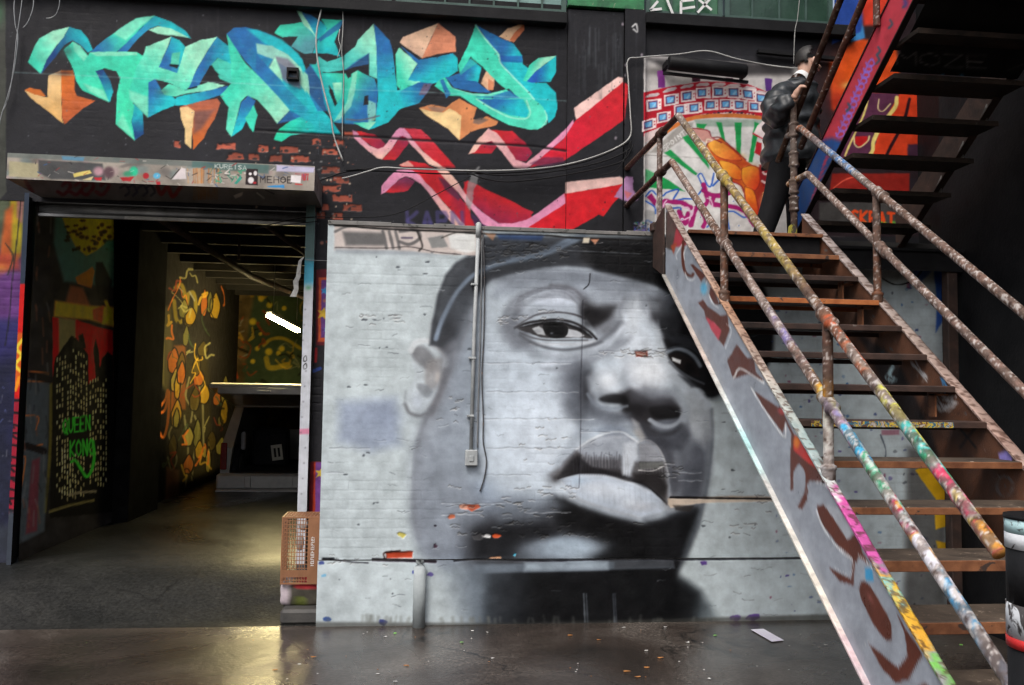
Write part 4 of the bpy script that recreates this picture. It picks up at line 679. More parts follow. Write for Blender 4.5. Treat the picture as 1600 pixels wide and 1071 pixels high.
    L([(560, 100), (520, 250), (440, 400), (400, 490)], 20, (40, 16, 24), 6); B(640, 240, 60, 30, (110, 40, 60), .8); P([(550, 380), (780, 380), (780, 520), (540, 520)], (40, 34, 62), 14, .85); B(700, 170, 50, 40, (130, 40, 30), .8)
    P([(80, 560), (560, 560), (560, 720), (60, 720)], (150, 34, 26), 12, .9); P([(560, 590), (700, 590), (700, 720), (560, 720)], (40, 34, 40), 10, .8); L([(90, 650), (160, 600), (240, 575)], 8, (220, 90, 70), 5)
    P([(0, 740), (620, 740), (650, 930), (0, 880)], (72, 72, 70), 12, .8); text(cv, 'SKRATCH', 200, 790, 74, 17, (214, 72, 30), dx=(1, .07), wide=.75, gap=1., soft=5)
    for i in range(30): B(rg.uniform(240, 600), rg.uniform(860, 900), rg.uniform(6, 16), 8, (110, 190, 60), .8)
    T()
    # far right and anything past it: black paint
    P([(1500, -90), (1700, -90), (1700, 420), (1470, 420), (1480, 200)], (30, 29, 31), 12)
    # left end: grey dirty strip at the building corner
    P([(-80, -90), (8, -90), (10, 300), (-80, 420)], (64, 66, 60), 2); B(-2, 20, 9, 22, (60, 120, 80), .5)
    n2 = fbm(cv.H, cv.W, 10, 13, 3); n3 = fbm(cv.H, cv.W, 70, 14, 3); cv.a *= (1+(n2-.5)*.16+(n3-.5)*.16)[..., None]
    return cv
def paint_lintel():
    cv = Cv(-60, 225, 520, 330, (150, 142, 132), 2.2, 31); P, L, B, T = cv.poly, cv.line, cv.blob, cv.T; rg = np.random.default_rng(2)
    n = fbm(cv.H, cv.W, 60, 3, 4); cv.a *= (1+(n-.5)*.5)[..., None]
    for i in range(46): B(rg.uniform(10, 490), rg.uniform(246, 280), rg.uniform(5, 16), rg.uniform(3, 8), [(176, 168, 150), (96, 92, 90), (150, 120, 96), (176, 150, 150), (110, 130, 130)][rg.integers(0, 5)], .6, rg.uniform(-.4, .4), 2)
    P([(10, 236), (490, 262), (490, 270), (10, 246)], (104, 112, 108), 3, .8); P([(300, 252), (420, 258), (420, 272), (300, 262)], (78, 110, 106), 4, .8)
    P([(432, 258), (492, 262), (490, 270), (432, 268)], (196, 190, 220), 3, .9); P([(96, 244), (132, 246), (130, 252), (98, 250)], (90, 140, 170), 3, .9)
    P([(14, 252), (60, 256), (62, 278), (14, 276)], (176, 168, 130), 3, .8); P([(60, 250), (160, 256), (165, 282), (80, 280), (60, 270)], (62, 64, 66), 4, .85)
    P([(114, 272), (140, 266), (144, 271), (116, 277)], (216, 196, 110), 2); P([(130, 281), (146, 276), (142, 282)], (206, 190, 140), 2); B(154, 268, 9, 8, (196, 150, 160), .9, 0, 2); B(170, 270, 9, 10, (84, 60, 68), .9, 0, 3)
    B(209, 268, 7, 8, (44, 186, 140), 1, 0, 3); B(200, 272, 8, 5, (40, 140, 100), .8, 0, 2); B(228, 275, 5, 5, (170, 34, 44), 1, 0, 4); B(245, 275, 6, 5, (92, 176, 214), 1, 0, 4); P([(188, 278), (210, 276), (204, 284), (192, 283)], (170, 40, 44), 2)
    P([(147, 278), (160, 277), (158, 283), (150, 282)], (186, 40, 50), 2); P([(244, 284), (250, 284), (252, 300), (246, 300)], (170, 40, 50), 2)
    P([(268, 281), (284, 262), (290, 264), (291, 280)], (216, 206, 206), 2); L([(267, 280), (280, 265)], 1.5, (60, 50, 50), 1)
    for i in range(20): x = rg.uniform(290, 345); L([(x, 264), (x+rg.uniform(-2, 2), 286)], rg.uniform(1, 3), [(190, 110, 50), (210, 150, 90), (150, 90, 40)][i % 3], 2, .5, sm=False)
    for i in range(34): x = rg.uniform(325, 382); y = rg.uniform(264, 286); L([(x, y), (x+rg.uniform(-8, 8), y+rg.uniform(-8, 6))], rg.uniform(.8, 2), [(60, 160, 120), (220, 214, 206), (70, 70, 70), (60, 130, 110)][i % 4], 1, .9)
    P([(366, 287), (376, 274), (378, 280), (370, 288)], (60, 160, 140), 1.5)
    P([(385, 264), (403, 265), (403, 290), (383, 289)], (44, 34, 36), 1.2)
    B(391, 272, 2.6, 2.4, (226, 220, 220), 1, 0, 5); B(392, 282, 5, 5.4, (226, 220, 220), 1, 0, 5); B(399, 271, 3, 4, (226, 220, 220), 1, 0, 5); B(398, 286, 3, 2, (186, 40, 50), .9, 0, 3)
    text(cv, 'MEHOB', 407, 276, 9.5, 1.3, (50, 44, 46), dx=(1, .02), wide=1.15); text(cv, 'KUREISA', 336, 256.5, 6, 1, (206, 212, 206), dx=(1, .06), wide=1.3)
    P([(417, 291), (444, 289), (444, 294), (418, 293)], (60, 140, 200), 1.5); P([(455, 274), (471, 275), (470, 287), (454, 285)], (230, 224, 224), 1.5)
    for i in range(8): L([(472+i*1.4, 272), (471+i*1.5+rg.uniform(-2, 2), 282)], 1.2, (196, 40, 50), 1, .9)
    L([(462, 288), (472, 289)], 2.2, (200, 60, 60), 1.2)
    for i in range(80):
        x = rg.uniform(12, 488); y = rg.uniform(246, 290); L([(x, y), (x+rg.uniform(-9, 9), y+rg.uniform(-5, 5))], rg.uniform(.5, 1.5), [(40, 38, 40), (216, 208, 200), (170, 50, 50), (60, 90, 140)][i % 4], 1, .7)
    return cv
def paint_under():
    cv = Cv(-60, 225, 520, 370, (120, 116, 112), 1.6, 32); P, L, B = cv.poly, cv.line, cv.blob; rg = np.random.default_rng(2)
    n = fbm(cv.H, cv.W, 40, 3, 4); cv.a *= (1+(n-.5)*.6)[..., None]
    L([(40, 284), (50, 300)], 6, (110, 34, 38), 4, .8)
    for x in (98, 118, 134, 158): L([(x, 290), (x+8, 284), (x+12, 292), (x+2, 304), (x-8, 300)], 5, (128, 30, 38), 4, .85)
    for x in (188, 200, 216, 228): L([(x, 294), (x+8, 290), (x+14, 300), (x+8, 306)], 3.5, (44, 46, 62), 3, .9)
    L([(246, 292), (252, 304), (262, 292), (270, 308), (282, 292)], 6, (150, 40, 36), 3, .85)
    for i in range(20): x = rg.uniform(300, 340); L([(x, 286), (x+rg.uniform(-2, 2), 312)], 2, (150, 96, 50), 2, .5, sm=False)
    P([(365, 306), (380, 300), (378, 306), (368, 311)], (206, 196, 184), 1.5); L([(402, 302), (412, 310)], 3, (196, 190, 176), 1.5); L([(415, 297), (428, 303)], 1.6, (40, 40, 40), 1.2)
    return cv
def paint_left():
    """brick pier left of the door, its strip of colour, and the painted steel of the frame"""
    cv = Cv(-120, 280, 60, 900, (70, 62, 110), 2., 33); P, L, B = cv.poly, cv.line, cv.blob; rg = np.random.default_rng(5)
    P([(-120, 280), (60, 280), (60, 390), (-120, 380)], (90, 96, 80), 14); P([(-10, 296), (18, 296), (14, 330), (-20, 400)], (100, 110, 84), 8, .9)
    P([(16, 300), (34, 302), (32, 400), (14, 420)], (206, 176, 40), 6); P([(26, 306), (38, 308), (34, 350), (26, 340)], (196, 130, 130), 6, .9)
    P([(8, 330), (20, 320), (16, 420), (-6, 440)], (224, 110, 50), 8); P([(-20, 400), (30, 396), (32, 424), (-20, 420)], (206, 76, 60), 14, .8); P([(20, 350), (34, 350), (32, 395), (20, 395)], (186, 170, 40), 6, .9)
    B(-2, 420, 16, 9, (230, 150, 60), .8)
    P([(-120, 425), (60, 425), (60, 500), (-120, 505)], (126, 70, 150), 18, .9); P([(-120, 500), (60, 500), (50, 700), (-120, 700)], (56, 52, 120), 24, .95); P([(-120, 560), (30, 560), (20, 860), (-120, 900)], (34, 38, 62), 40, .85)
    L([(34, 296), (28, 360), (20, 430), (14, 500), (8, 540)], 2, (30, 30, 34), 1.5, .9); L([(8, 380), (20, 400), (12, 430)], 2, (50, 50, 40), 2)
    B(-10, 760, 40, 90, (44, 50, 70), .7); P([(-120, 820), (60, 820), (60, 900), (-120, 900)], (64, 70, 80), 20, .8)
    cv.a *= (.62+.3*fbm(cv.H, cv.W, 30, 6, 4))[..., None]
    for i in range(30): x = rg.uniform(-60, 20); y = rg.uniform(560, 860); L([(x, y), (x+rg.uniform(-12, 12), y+rg.uniform(-4, 16))], 1.5, [(90, 100, 150), (30, 30, 50), (120, 120, 130)][i % 3], 2, .6)
    return cv
def paint_post():
    cv = Cv(-20, 280, 80, 900, (44, 54, 70), 2., 34); P, L, B = cv.poly, cv.line, cv.blob
    P([(-20, 444), (80, 444), (80, 625), (-20, 625)], (196, 26, 24), 3); P([(-20, 520), (80, 520), (80, 600), (-20, 610)], (206, 90, 30), 6)
    L([(36, 530), (26, 545), (34, 556), (24, 570), (32, 580)], 5, (236, 206, 60), 2); L([(30, 590), (24, 610)], 5, (230, 140, 30), 2)
    P([(-20, 622), (80, 622), (80, 900), (-20, 900)], (150, 30, 50), 4)
    for i, y in enumerate(range(626, 800, 17)):
        L([(6, y), (30, y+(i % 3)*3)], 4, (26, 22, 28), 1.5); L([(12, y), (12+(i % 4)*5, y+9)], 4, (26, 22, 28), 1.5)
    P([(-20, 800), (80, 800), (80, 900), (-20, 900)], (60, 66, 76), 10)
    return cv
def paint_garage_left():
    """left inner wall of the garage"""
    cv = Cv(-10, 300, 360, 900, (40, 38, 38), 2., 35); P, L, B = cv.poly, cv.line, cv.blob; rg = np.random.default_rng(7)
    n = fbm(cv.H, cv.W, 40, 3, 4); cv.a *= (1+(n-.5)*.7)[..., None]
    P([(88, 300), (190, 300), (190, 450), (100, 440), (84, 380)], (70, 110, 104), 8)
    P([(94, 330), (186, 330), (186, 370), (165, 380), (150, 392), (135, 400), (118, 385), (105, 360)], (206, 160, 34), 4)
    for i in range(40): B(rg.uniform(104, 172), rg.uniform(345, 394), rg.uniform(2, 6), rg.uniform(2, 4), (40, 34, 20), .85, 0, 3)
    B(172, 384, 10, 10, (60, 120, 104), .9, 0, 3); P([(118, 434), (144, 418), (148, 424), (143, 450), (122, 444)], (214, 112, 44), 2.5); P([(110, 446), (130, 450), (146, 490), (100, 480)], (160, 92, 60), 6, .8)
    P([(86, 470), (140, 478), (180, 480), (180, 512), (140, 500), (84, 495)], (206, 150, 50), 5); P([(145, 484), (162, 478), (160, 505), (146, 500)], (200, 80, 50), 3); L([(165, 470), (172, 490), (162, 505)], 5, (206, 160, 40), 3)
    P([(150, 410), (160, 410), (175, 440), (170, 470), (155, 470), (148, 440)], (26, 26, 28), 4, .9)
    # red sky and black towers
    P([(82, 496), (118, 500), (176, 518), (176, 640), (82, 600)], (206, 24, 30), 2); P([(91, 496), (118, 500), (118, 560), (92, 560)], (126, 118, 76), 4)
    P([(82, 590), (86, 560), (112, 524), (120, 530), (138, 555), (138, 600), (150, 590), (146, 545), (150, 530), (154, 545), (156, 575), (160, 560), (168, 550), (176, 556), (180, 800), (78, 810)], (18, 18, 18), 2)
    P([(122, 525), (130, 521), (134, 545), (126, 545)], (30, 26, 24), 2)
    for bx, x1, y0, y1, sl in ((88, 112, 560, 770, -.35), (113, 138, 545, 650, .5), (140, 150, 595, 760, -.4), (152, 168, 590, 760, .1), (96, 130, 700, 780, .4)):
        x = bx
        while x < x1:
            y = y0+sl*(x-bx)
            while y < y1:
                if rg.random() < .62: P([(x, y), (x+2.1, y+sl*2), (x+2.1, y+5.5+sl*2), (x, y+5.5)], (220, 206, 140), .8, rg.uniform(.6, 1), rough=.2)
                y += 8.2
            x += 4.2
    text(cv, 'QUEEN', 99, 656, 22, 2.6, (54, 200, 50), dx=(.97, -.16), wide=.42, gap=.5, soft=1.4); text(cv, 'KONG', 110, 690, 24, 2.6, (54, 200, 50), dx=(.98, -.1), wide=.42, gap=.5)
    L([(145, 690), (147, 712), (143, 735), (135, 745), (127, 734), (118, 720), (112, 722)], 4.5, (54, 200, 50), 1.5)
    L([(108, 774), (125, 770), (149, 768)], 4, (150, 140, 110), 2, .8); L([(78, 800), (110, 790), (146, 782)], 4, (130, 120, 70), 2, .8); L([(79, 600), (78, 700), (70, 800)], 5, (110, 100, 40), 3, .8)
    # figures in blocks near the door
    P([(42, 580), (78, 590), (70, 830), (30, 850)], (80, 90, 96), 5, .8)
    for q in ([(44, 580), (76, 584)], [(44, 596), (74, 598)], [(40, 650), (60, 652), (56, 672)], [(42, 700), (66, 695)], [(30, 720), (40, 715), (34, 760)]): L(q, 2, (206, 110, 50), 2, .8)
    for q in ([(44, 586), (78, 594)], [(42, 697), (68, 705)]): L(q, 11, (26, 22, 26), 3, .9)
    P([(50, 720), (62, 715), (58, 830), (40, 835)], (120, 46, 56), 5, .7)
    for i in range(60): x = rg.uniform(30, 80); y = rg.uniform(320, 850); L([(x, y), (x+rg.uniform(-3, 5), y+rg.uniform(4, 30))], 2.5, [(40, 40, 42), (110, 110, 110), (130, 80, 60)][i % 3], 3, .5)
    # unlit bay between: its darkness put in as black paint
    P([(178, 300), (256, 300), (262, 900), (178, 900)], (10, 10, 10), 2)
    cv.a[:, :int((178+10)*2)] = np.minimum(cv.a[:, :int((178+10)*2)]*1.5, 250)  # near stretch painted brighter to stand in for light it lacks
    # lit stretch beyond
    P([(254, 480), (268, 478), (270, 560), (262, 620), (252, 600)], (150, 140, 84), 9, .8); P([(268, 560), (325, 560), (335, 760), (258, 790)], (64, 58, 36), 10)
    P([(272, 540), (290, 540), (290, 640), (268, 640)], (206, 112, 50), 5, .9)
    for q in ([(274, 450), (284, 446), (290, 470), (286, 500), (276, 500), (272, 470)], [(294, 460), (302, 458), (306, 480), (300, 500), (292, 490), (294, 460)]): L(q, 6, (206, 180, 60), 3)
    for q in ([(278, 448), (286, 456)], [(296, 456), (304, 470)]): L(q, 2, (220, 220, 210), 1.5)
    for q in ([(262, 610), (258, 625), (250, 636), (248, 645), (258, 640), (264, 612), (262, 660), (255, 684), (246, 670)], [(270, 600), (268, 650)], [(278, 595), (276, 640)]): L(q, 4, (236, 124, 44), 1.5)
    for q in ([(285, 596), (278, 620), (280, 640), (272, 660), (264, 680), (272, 700), (276, 720), (268, 735), (262, 715)], [(296, 590), (290, 620), (300, 640), (298, 660)], [(306, 586), (312, 610), (306, 640)], [(288, 650), (294, 700), (290, 760)], [(304, 650), (310, 670), (302, 720), (300, 750)], [(316, 600), (318, 700)]): L(q, 3, (206, 200, 140), 1.5, .9)
    P([(260, 730), (280, 735), (280, 780), (258, 786)], (206, 130, 96), 5, .8)
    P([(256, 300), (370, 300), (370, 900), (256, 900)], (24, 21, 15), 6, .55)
    for i in range(34):
        x = rg.uniform(262, 345); y = rg.uniform(460, 725); w_ = rg.uniform(9, 18); h_ = rg.uniform(22, 44); q = [(x, y), (x+w_*.6, y-h_*.5), (x+w_, y), (x+w_*.7, y+h_*.5), (x+w_*.1, y+h_*.45)]
        P(q, [(150, 116, 30), (70, 58, 24), (96, 92, 46), (140, 128, 60), (150, 80, 30)][i % 5], 1.4, .8, sm=i % 2 == 0); L(q+[q[0]], 1.8, (22, 18, 14), 1.1)
    for i in range(40):
        x = rg.uniform(262, 350); y = rg.uniform(420, 740); q = [(x, y)]
        for k in range(4): q.append((q[-1][0]+rg.uniform(-9, 9), q[-1][1]+rg.uniform(-6, 18)))
        L(q, rg.uniform(1.2, 3.5), [(176, 140, 44), (196, 100, 34), (24, 20, 16), (140, 134, 84), (52, 66, 44), (120, 44, 24)][i % 6], 1.2, .75)
    return cv
def paint_back():
    cv = Cv(300, 330, 560, 800, (84, 68, 42), 1.6, 36); P, L, B = cv.poly, cv.line, cv.blob; rg = np.random.default_rng(8)
    n = fbm(cv.H, cv.W, 40, 3, 4); cv.a *= (1+(n-.5)*.9)[..., None]
    P([(400, 450), (520, 440), (520, 610), (380, 610), (390, 500)], (44, 62, 44), 8, .8)
    for (x, y, r) in ((408, 467, 5), (421, 477, 5), (444, 482, 4), (395, 503, 6), (407, 522, 3), (402, 545, 4), (420, 550, 6), (440, 545, 5), (435, 552, 4), (395, 565, 4)): B(x, y, r, r, (190, 160, 40), .9, 0, 3)
    L([(412, 540), (425, 530), (445, 530), (470, 545)], 5, (170, 140, 40), 3, .8); L([(416, 560), (422, 575), (450, 570)], 8, (180, 150, 40), 3, .7)
    for i in range(40): x = rg.uniform(345, 380); y = rg.uniform(450, 600); L([(x, y), (x+rg.uniform(-8, 8), y+rg.uniform(-6, 12))], 2, [(180, 60, 30), (150, 150, 130), (40, 40, 40)][i % 3], 2, .6)
    for i in range(55):
        x = rg.uniform(330, 520); y = rg.uniform(440, 640); q = [(x, y)]
        for k in range(4): q.append((q[-1][0]+rg.uniform(-12, 12), q[-1][1]+rg.uniform(-8, 14)))
        L(q, rg.uniform(1.5, 4), [(190, 150, 44), (150, 116, 34), (20, 18, 15), (120, 116, 80), (40, 66, 48), (140, 52, 24)][i % 6], 1.4, .7)
    for q in ([(345, 496), (350, 520), (346, 540), (358, 560), (370, 590)], [(362, 455), (366, 480)]): L(q, 5, (176, 60, 28), 3, .9)
    L([(336, 640), (332, 610), (345, 592), (360, 586), (364, 600)], 4, (180, 176, 160), 2); P([(338, 620), (345, 598), (360, 590), (362, 604), (345, 615)], (206, 170, 30), 2); P([(342, 630), (352, 624), (350, 650), (344, 645)], (206, 170, 30), 2); L([(355, 645), (346, 665), (345, 690)], 7, (200, 165, 30), 2)
    L([(340, 622), (338, 640), (348, 650), (342, 680)], 3, (20, 20, 20), 2)
    return cv
def paint_stringer():
    """outer face of the near stringer: grey ground, brown lettering with white keylines"""
    cv = Cv(1010, 300, 1720, 1500, (150, 156, 166), 1.5, 37); P, L, B, T = cv.poly, cv.line, cv.blob, cv.T; rg = np.random.default_rng(12)
    n = fbm(cv.H, cv.W, 50, 3, 4); cv.a *= (1+(n-.5)*.12)[..., None]; BR = (94, 52, 42)
    T(1020, 330, 3.966)
    P([(0, 20), (120, 0), (170, 120), (130, 250), (20, 200)], (84, 76, 72), 12); P([(150, 90), (210, 170), (215, 210), (120, 230)], (176, 66, 76), 10); P([(110, 215), (150, 195), (130, 270)], (176, 84, 60), 10)
    L([(190, 190), (185, 260), (190, 340), (205, 385), (240, 405), (250, 390)], 18, BR, 5); L([(180, 210), (145, 270), (150, 300)], 5, (226, 228, 228), 3); L([(200, 380), (215, 420), (245, 428), (262, 410)], 6, (230, 232, 232), 3); L([(215, 205), (193, 260), (196, 300)], 5, (230, 232, 232), 3)
    P([(232, 330), (250, 330), (330, 400), (310, 420), (300, 440)], BR, 5); P([(330, 390), (360, 380), (330, 450)], BR, 5)
    L([(345, 395), (325, 470), (310, 520)], 5, (220, 226, 230), 3); B(316, 480, 22, 40, (90, 180, 220), .9, 0, 2)
    P([(355, 470), (385, 490), (408, 580), (385, 580), (350, 520)], BR, 5); L([(348, 520), (370, 570), (405, 600)], 5, (230, 232, 232), 3)
    P([(280, 570), (310, 550), (340, 590), (420, 650), (455, 640), (460, 620), (475, 740), (440, 840), (400, 790), (420, 740), (380, 690), (330, 670), (320, 620)], BR, 5)
    P([(325, 655), (380, 690), (425, 740), (405, 800), (360, 730)], (186, 70, 84), 7); L([(455, 700), (487, 740), (450, 850)], 5, (220, 226, 230), 3)
    P([(520, 830), (560, 880), (600, 930), (620, 900), (640, 1000), (690, 1050), (600, 1010), (500, 1040), (460, 930)], BR, 5); L([(500, 1035), (540, 975), (620, 1020), (690, 1060)], 6, (230, 232, 232), 3)
    T(1120, 560, 3.346)
    P([(55, 0), (180, 0), (190, 60), (240, 120), (110, 55), (90, 95)], BR, 4); L([(92, 100), (118, 55), (180, 85), (245, 130)], 6, (232, 234, 234), 3)
    P([(200, 175), (320, 255), (330, 250), (400, 390), (540, 600), (560, 650), (490, 640), (470, 660), (480, 700), (440, 790), (470, 700), (465, 600), (430, 550), (400, 590), (400, 690), (385, 690), (385, 480), (390, 400), (360, 330), (345, 390), (240, 250)], BR, 4)
    L([(180, 155), (230, 240), (348, 408), (360, 345)], 6, (232, 234, 234), 3); P([(405, 400), (440, 420), (525, 580), (470, 540), (400, 480)], (186, 54, 50), 5); B(418, 440, 18, 34, (220, 130, 40), .9, 0, 2); B(340, 275, 22, 20, (206, 70, 70), .8, 0, 2)
    L([(400, 590), (420, 552), (450, 560), (468, 620), (462, 700), (435, 780)], 8, BR, 4); L([(490, 660), (540, 650), (600, 700), (690, 850)], 5, (220, 224, 228), 3)
    P([(525, 770), (560, 765), (640, 880), (690, 950), (720, 920), (760, 1000), (730, 1071), (640, 990), (560, 880)], BR, 4); L([(520, 790), (560, 890), (640, 1000), (720, 1060)], 5, (230, 232, 232), 3); P([(560, 770), (620, 850), (680, 950), (690, 940), (720, 900), (640, 780)], (166, 170, 178), 4)
    T(1240, 780, 3.68)
    P([(20, 50), (60, -30), (80, 0), (50, 60)], BR, 4); P([(130, 45), (170, 30), (220, 100), (300, 240), (340, 210), (440, 380), (460, 400), (355, 320), (345, 500), (260, 470), (200, 390), (330, 460), (340, 340), (240, 240), (160, 130)], BR, 4)
    L([(128, 60), (170, 170), (240, 260), (335, 345), (325, 440), (240, 400)], 5, (212, 218, 224), 3, .8); L([(370, 320), (420, 360), (450, 400)], 6, (220, 224, 228), 3); P([(410, 395), (450, 400), (460, 470), (415, 470)], (60, 150, 200), 7, .9)
    P([(385, 480), (430, 490), (500, 600), (560, 720), (560, 810), (530, 810), (460, 720), (400, 600), (380, 540)], BR, 4, sm=True); B(440, 570, 12, 40, (150, 90, 84), .7, -.5)
    P([(590, 650), (640, 740), (720, 860), (740, 900), (660, 1040), (590, 1060), (510, 980), (430, 830), (480, 870), (600, 970), (655, 900), (640, 780)], BR, 4); L([(400, 850), (430, 820)], 3, (200, 200, 200), 3)
    T()
    for y in range(1080, 1450, 70): x = 1400+(y-1000)*.55; L([(x, y), (x+30, y+50), (x+60, y+20), (x+30, y-30)], 22, BR, 2)
    n2 = fbm(cv.H, cv.W, 8, 8, 3); cv.a *= (1+(n2-.5)*.12)[..., None]
    return cv
def paint_strip():
    """brick strip right of the door"""
    cv = Cv(470, 300, 560, 960, (42, 42, 46), 2.4, 38); P, L, B = cv.poly, cv.line, cv.blob; rg = np.random.default_rng(15)
    P([(494, 422), (516, 420), (514, 540), (494, 540)], (110, 36, 46), 3); P([(498, 434), (560, 432), (560, 534), (497, 534)], (214, 96, 60), 1.5); P([(502, 438), (560, 437), (560, 528), (501, 528)], (112, 70, 140), 1.5)
    P([(488, 722), (500, 722), (496, 812), (486, 812)], (206, 70, 40), 3); P([(493, 722), (560, 722), (560, 812), (492, 812)], (124, 74, 148), 2); P([(484, 722), (491, 722), (488, 812), (482, 812)], (110, 26, 34), 2)
    def star(x, y, r, c):
        P([(x+math.sin(k*math.pi/5+.2)*(r if k % 2 == 0 else r*.42), y-math.cos(k*math.pi/5+.2)*(r if k % 2 == 0 else r*.42)) for k in range(10)], c, 1)
    star(507, 455, 7, (70, 150, 206)); star(505, 490, 11, (226, 190, 70)); star(510, 515, 6, (100, 160, 210)); star(501, 740, 10, (230, 200, 80)); star(510, 785, 8, (200, 214, 190)); star(506, 787, 4, (60, 160, 206))
    for x, y in ((503, 380), (507, 470)): B(x, y, 3, 3, (190, 120, 100), .8, 0, 2)
    L([(494, 545), (493, 565)], 4, (170, 44, 50), 2); L([(490, 580), (500, 576)], 5, (60, 90, 180), 2, .8)
    for i in range(50): x = rg.uniform(490, 540); y = rg.uniform(300, 380); B(x, y, rg.uniform(1, 3), rg.uniform(1, 2.5), [(140, 80, 66), (100, 100, 104), (22, 22, 24)][i % 3], .8, 0, 3)
    n2 = fbm(cv.H, cv.W, 14, 8, 3); cv.a *= (1+(n2-.5)*.3)[..., None]
    return cv
# ---------------------------------------------------------------- objects helpers
def tag(o, label=None, cat=None, group=None, kind=None):
    if label: o['label'] = label
    if cat: o['category'] = cat
    if group: o['group'] = group
    if kind: o['kind'] = kind
    return o
def empty(name, loc=(0, 0, 0)):
    o = bpy.data.objects.new(name, None); o.location = loc; o.empty_display_size = .1; COL.objects.link(o); return o
def link(name, me, mat, parent=None, keep=True):
    o = bpy.data.objects.new(name, me); COL.objects.link(o)
    for m in (mat if isinstance(mat, (list, tuple)) else [mat]): me.materials.append(m)
    if parent is not None:
        o.parent = parent
        if keep: o.matrix_parent_inverse = Matrix.Translation(wloc(parent)).inverted()
    return o
def wloc(p):
    v = Vector(p.location)
    if p.parent is not None: v = v if p.matrix_parent_inverse != Matrix() else v+wloc(p.parent)
    return v
def srgb(c):
    c = np.asarray(c, float)/255; return tuple(np.where(c <= .04045, c/12.92, ((c+.055)/1.055)**2.4))
def setcol(me, cols):
    a = me.color_attributes.new('Col', 'BYTE_COLOR', 'POINT'); n = len(me.vertices)
    d = np.ones((n, 4), np.float32); d[:, :3] = np.clip(cols/255., 0, 1); a.data.foreach_set('color_srgb', d.ravel())
def gridmesh(name, P, cols, flip=False):
    nv, nu = P.shape[:2]; n = nu*nv
    me = bpy.data.meshes.new(name); me.vertices.add(n); me.vertices.foreach_set('co', P.reshape(-1).astype(np.float32))
    i = np.arange(n).reshape(nv, nu); q = np.stack([i[:-1, :-1], i[:-1, 1:], i[1:, 1:], i[1:, :-1]], -1).reshape(-1, 4)
    if flip: q = q[:, ::-1]
    m = len(q); me.loops.add(m*4); me.loops.foreach_set('vertex_index', q.reshape(-1).astype(np.int32))
    me.polygons.add(m); me.polygons.foreach_set('loop_start', np.arange(0, m*4, 4, dtype=np.int32)); me.polygons.foreach_set('use_smooth', np.ones(m, bool))
    me.update(calc_edges=True); setcol(me, cols.reshape(-1, 3)); return me
def painted(name, org, U, V, lu, lv, step, cv, mat, parent, brick=True, nrm=None, amp=1., bd=.003, flat=False, bc=.05):
    """plane org + u*U + v*V, coloured from a canvas traced on the photograph; relief along nrm"""
    org, U, V = (np.array(a, float) for a in (org, U, V)); nrm = np.cross(U, V) if nrm is None else np.array(nrm, float)
    us = np.linspace(0, lu, max(2, int(lu/step)+1)); vv = np.linspace(0, lv, max(2, int(lv/step)+1))
    uu, vg = np.meshgrid(us, vv); P = org+uu[..., None]*U+vg[..., None]*V
    px, py = toPx(P.reshape(-1, 3)); c = cv.sample(px, py); h = cv.sample(px, py, cv.h).reshape(uu.shape)
    if brick:
        A = org[0]+uu*U[0]+(org[1]+uu*U[1] if abs(U[1]) > .5 else 0); bh, rnd, m = bricks_h(None, A, P[..., 2], depth=bd)
        wv = fbm(uu.shape[0], uu.shape[1], .4/step, 77, 3); k = np.clip((wv-.46)*3.6, .04, .9)
        h = h+bh*k; c = c*(1+((m-1)*bc*k+(rnd-.5)*.02).reshape(-1, 1))
    if not flat: h = h*amp+(fbm(uu.shape[0], uu.shape[1], .05/step, 5, 4)-.5)*.0022+(fbm(uu.shape[0], uu.shape[1], .5/step, 6, 2)-.5)*.006
    P = P+h[..., None]*nrm
    me = gridmesh(name, P, c, flip=(np.dot(np.cross(U, V), nrm) < 0)); return link(name, me, mat, parent)
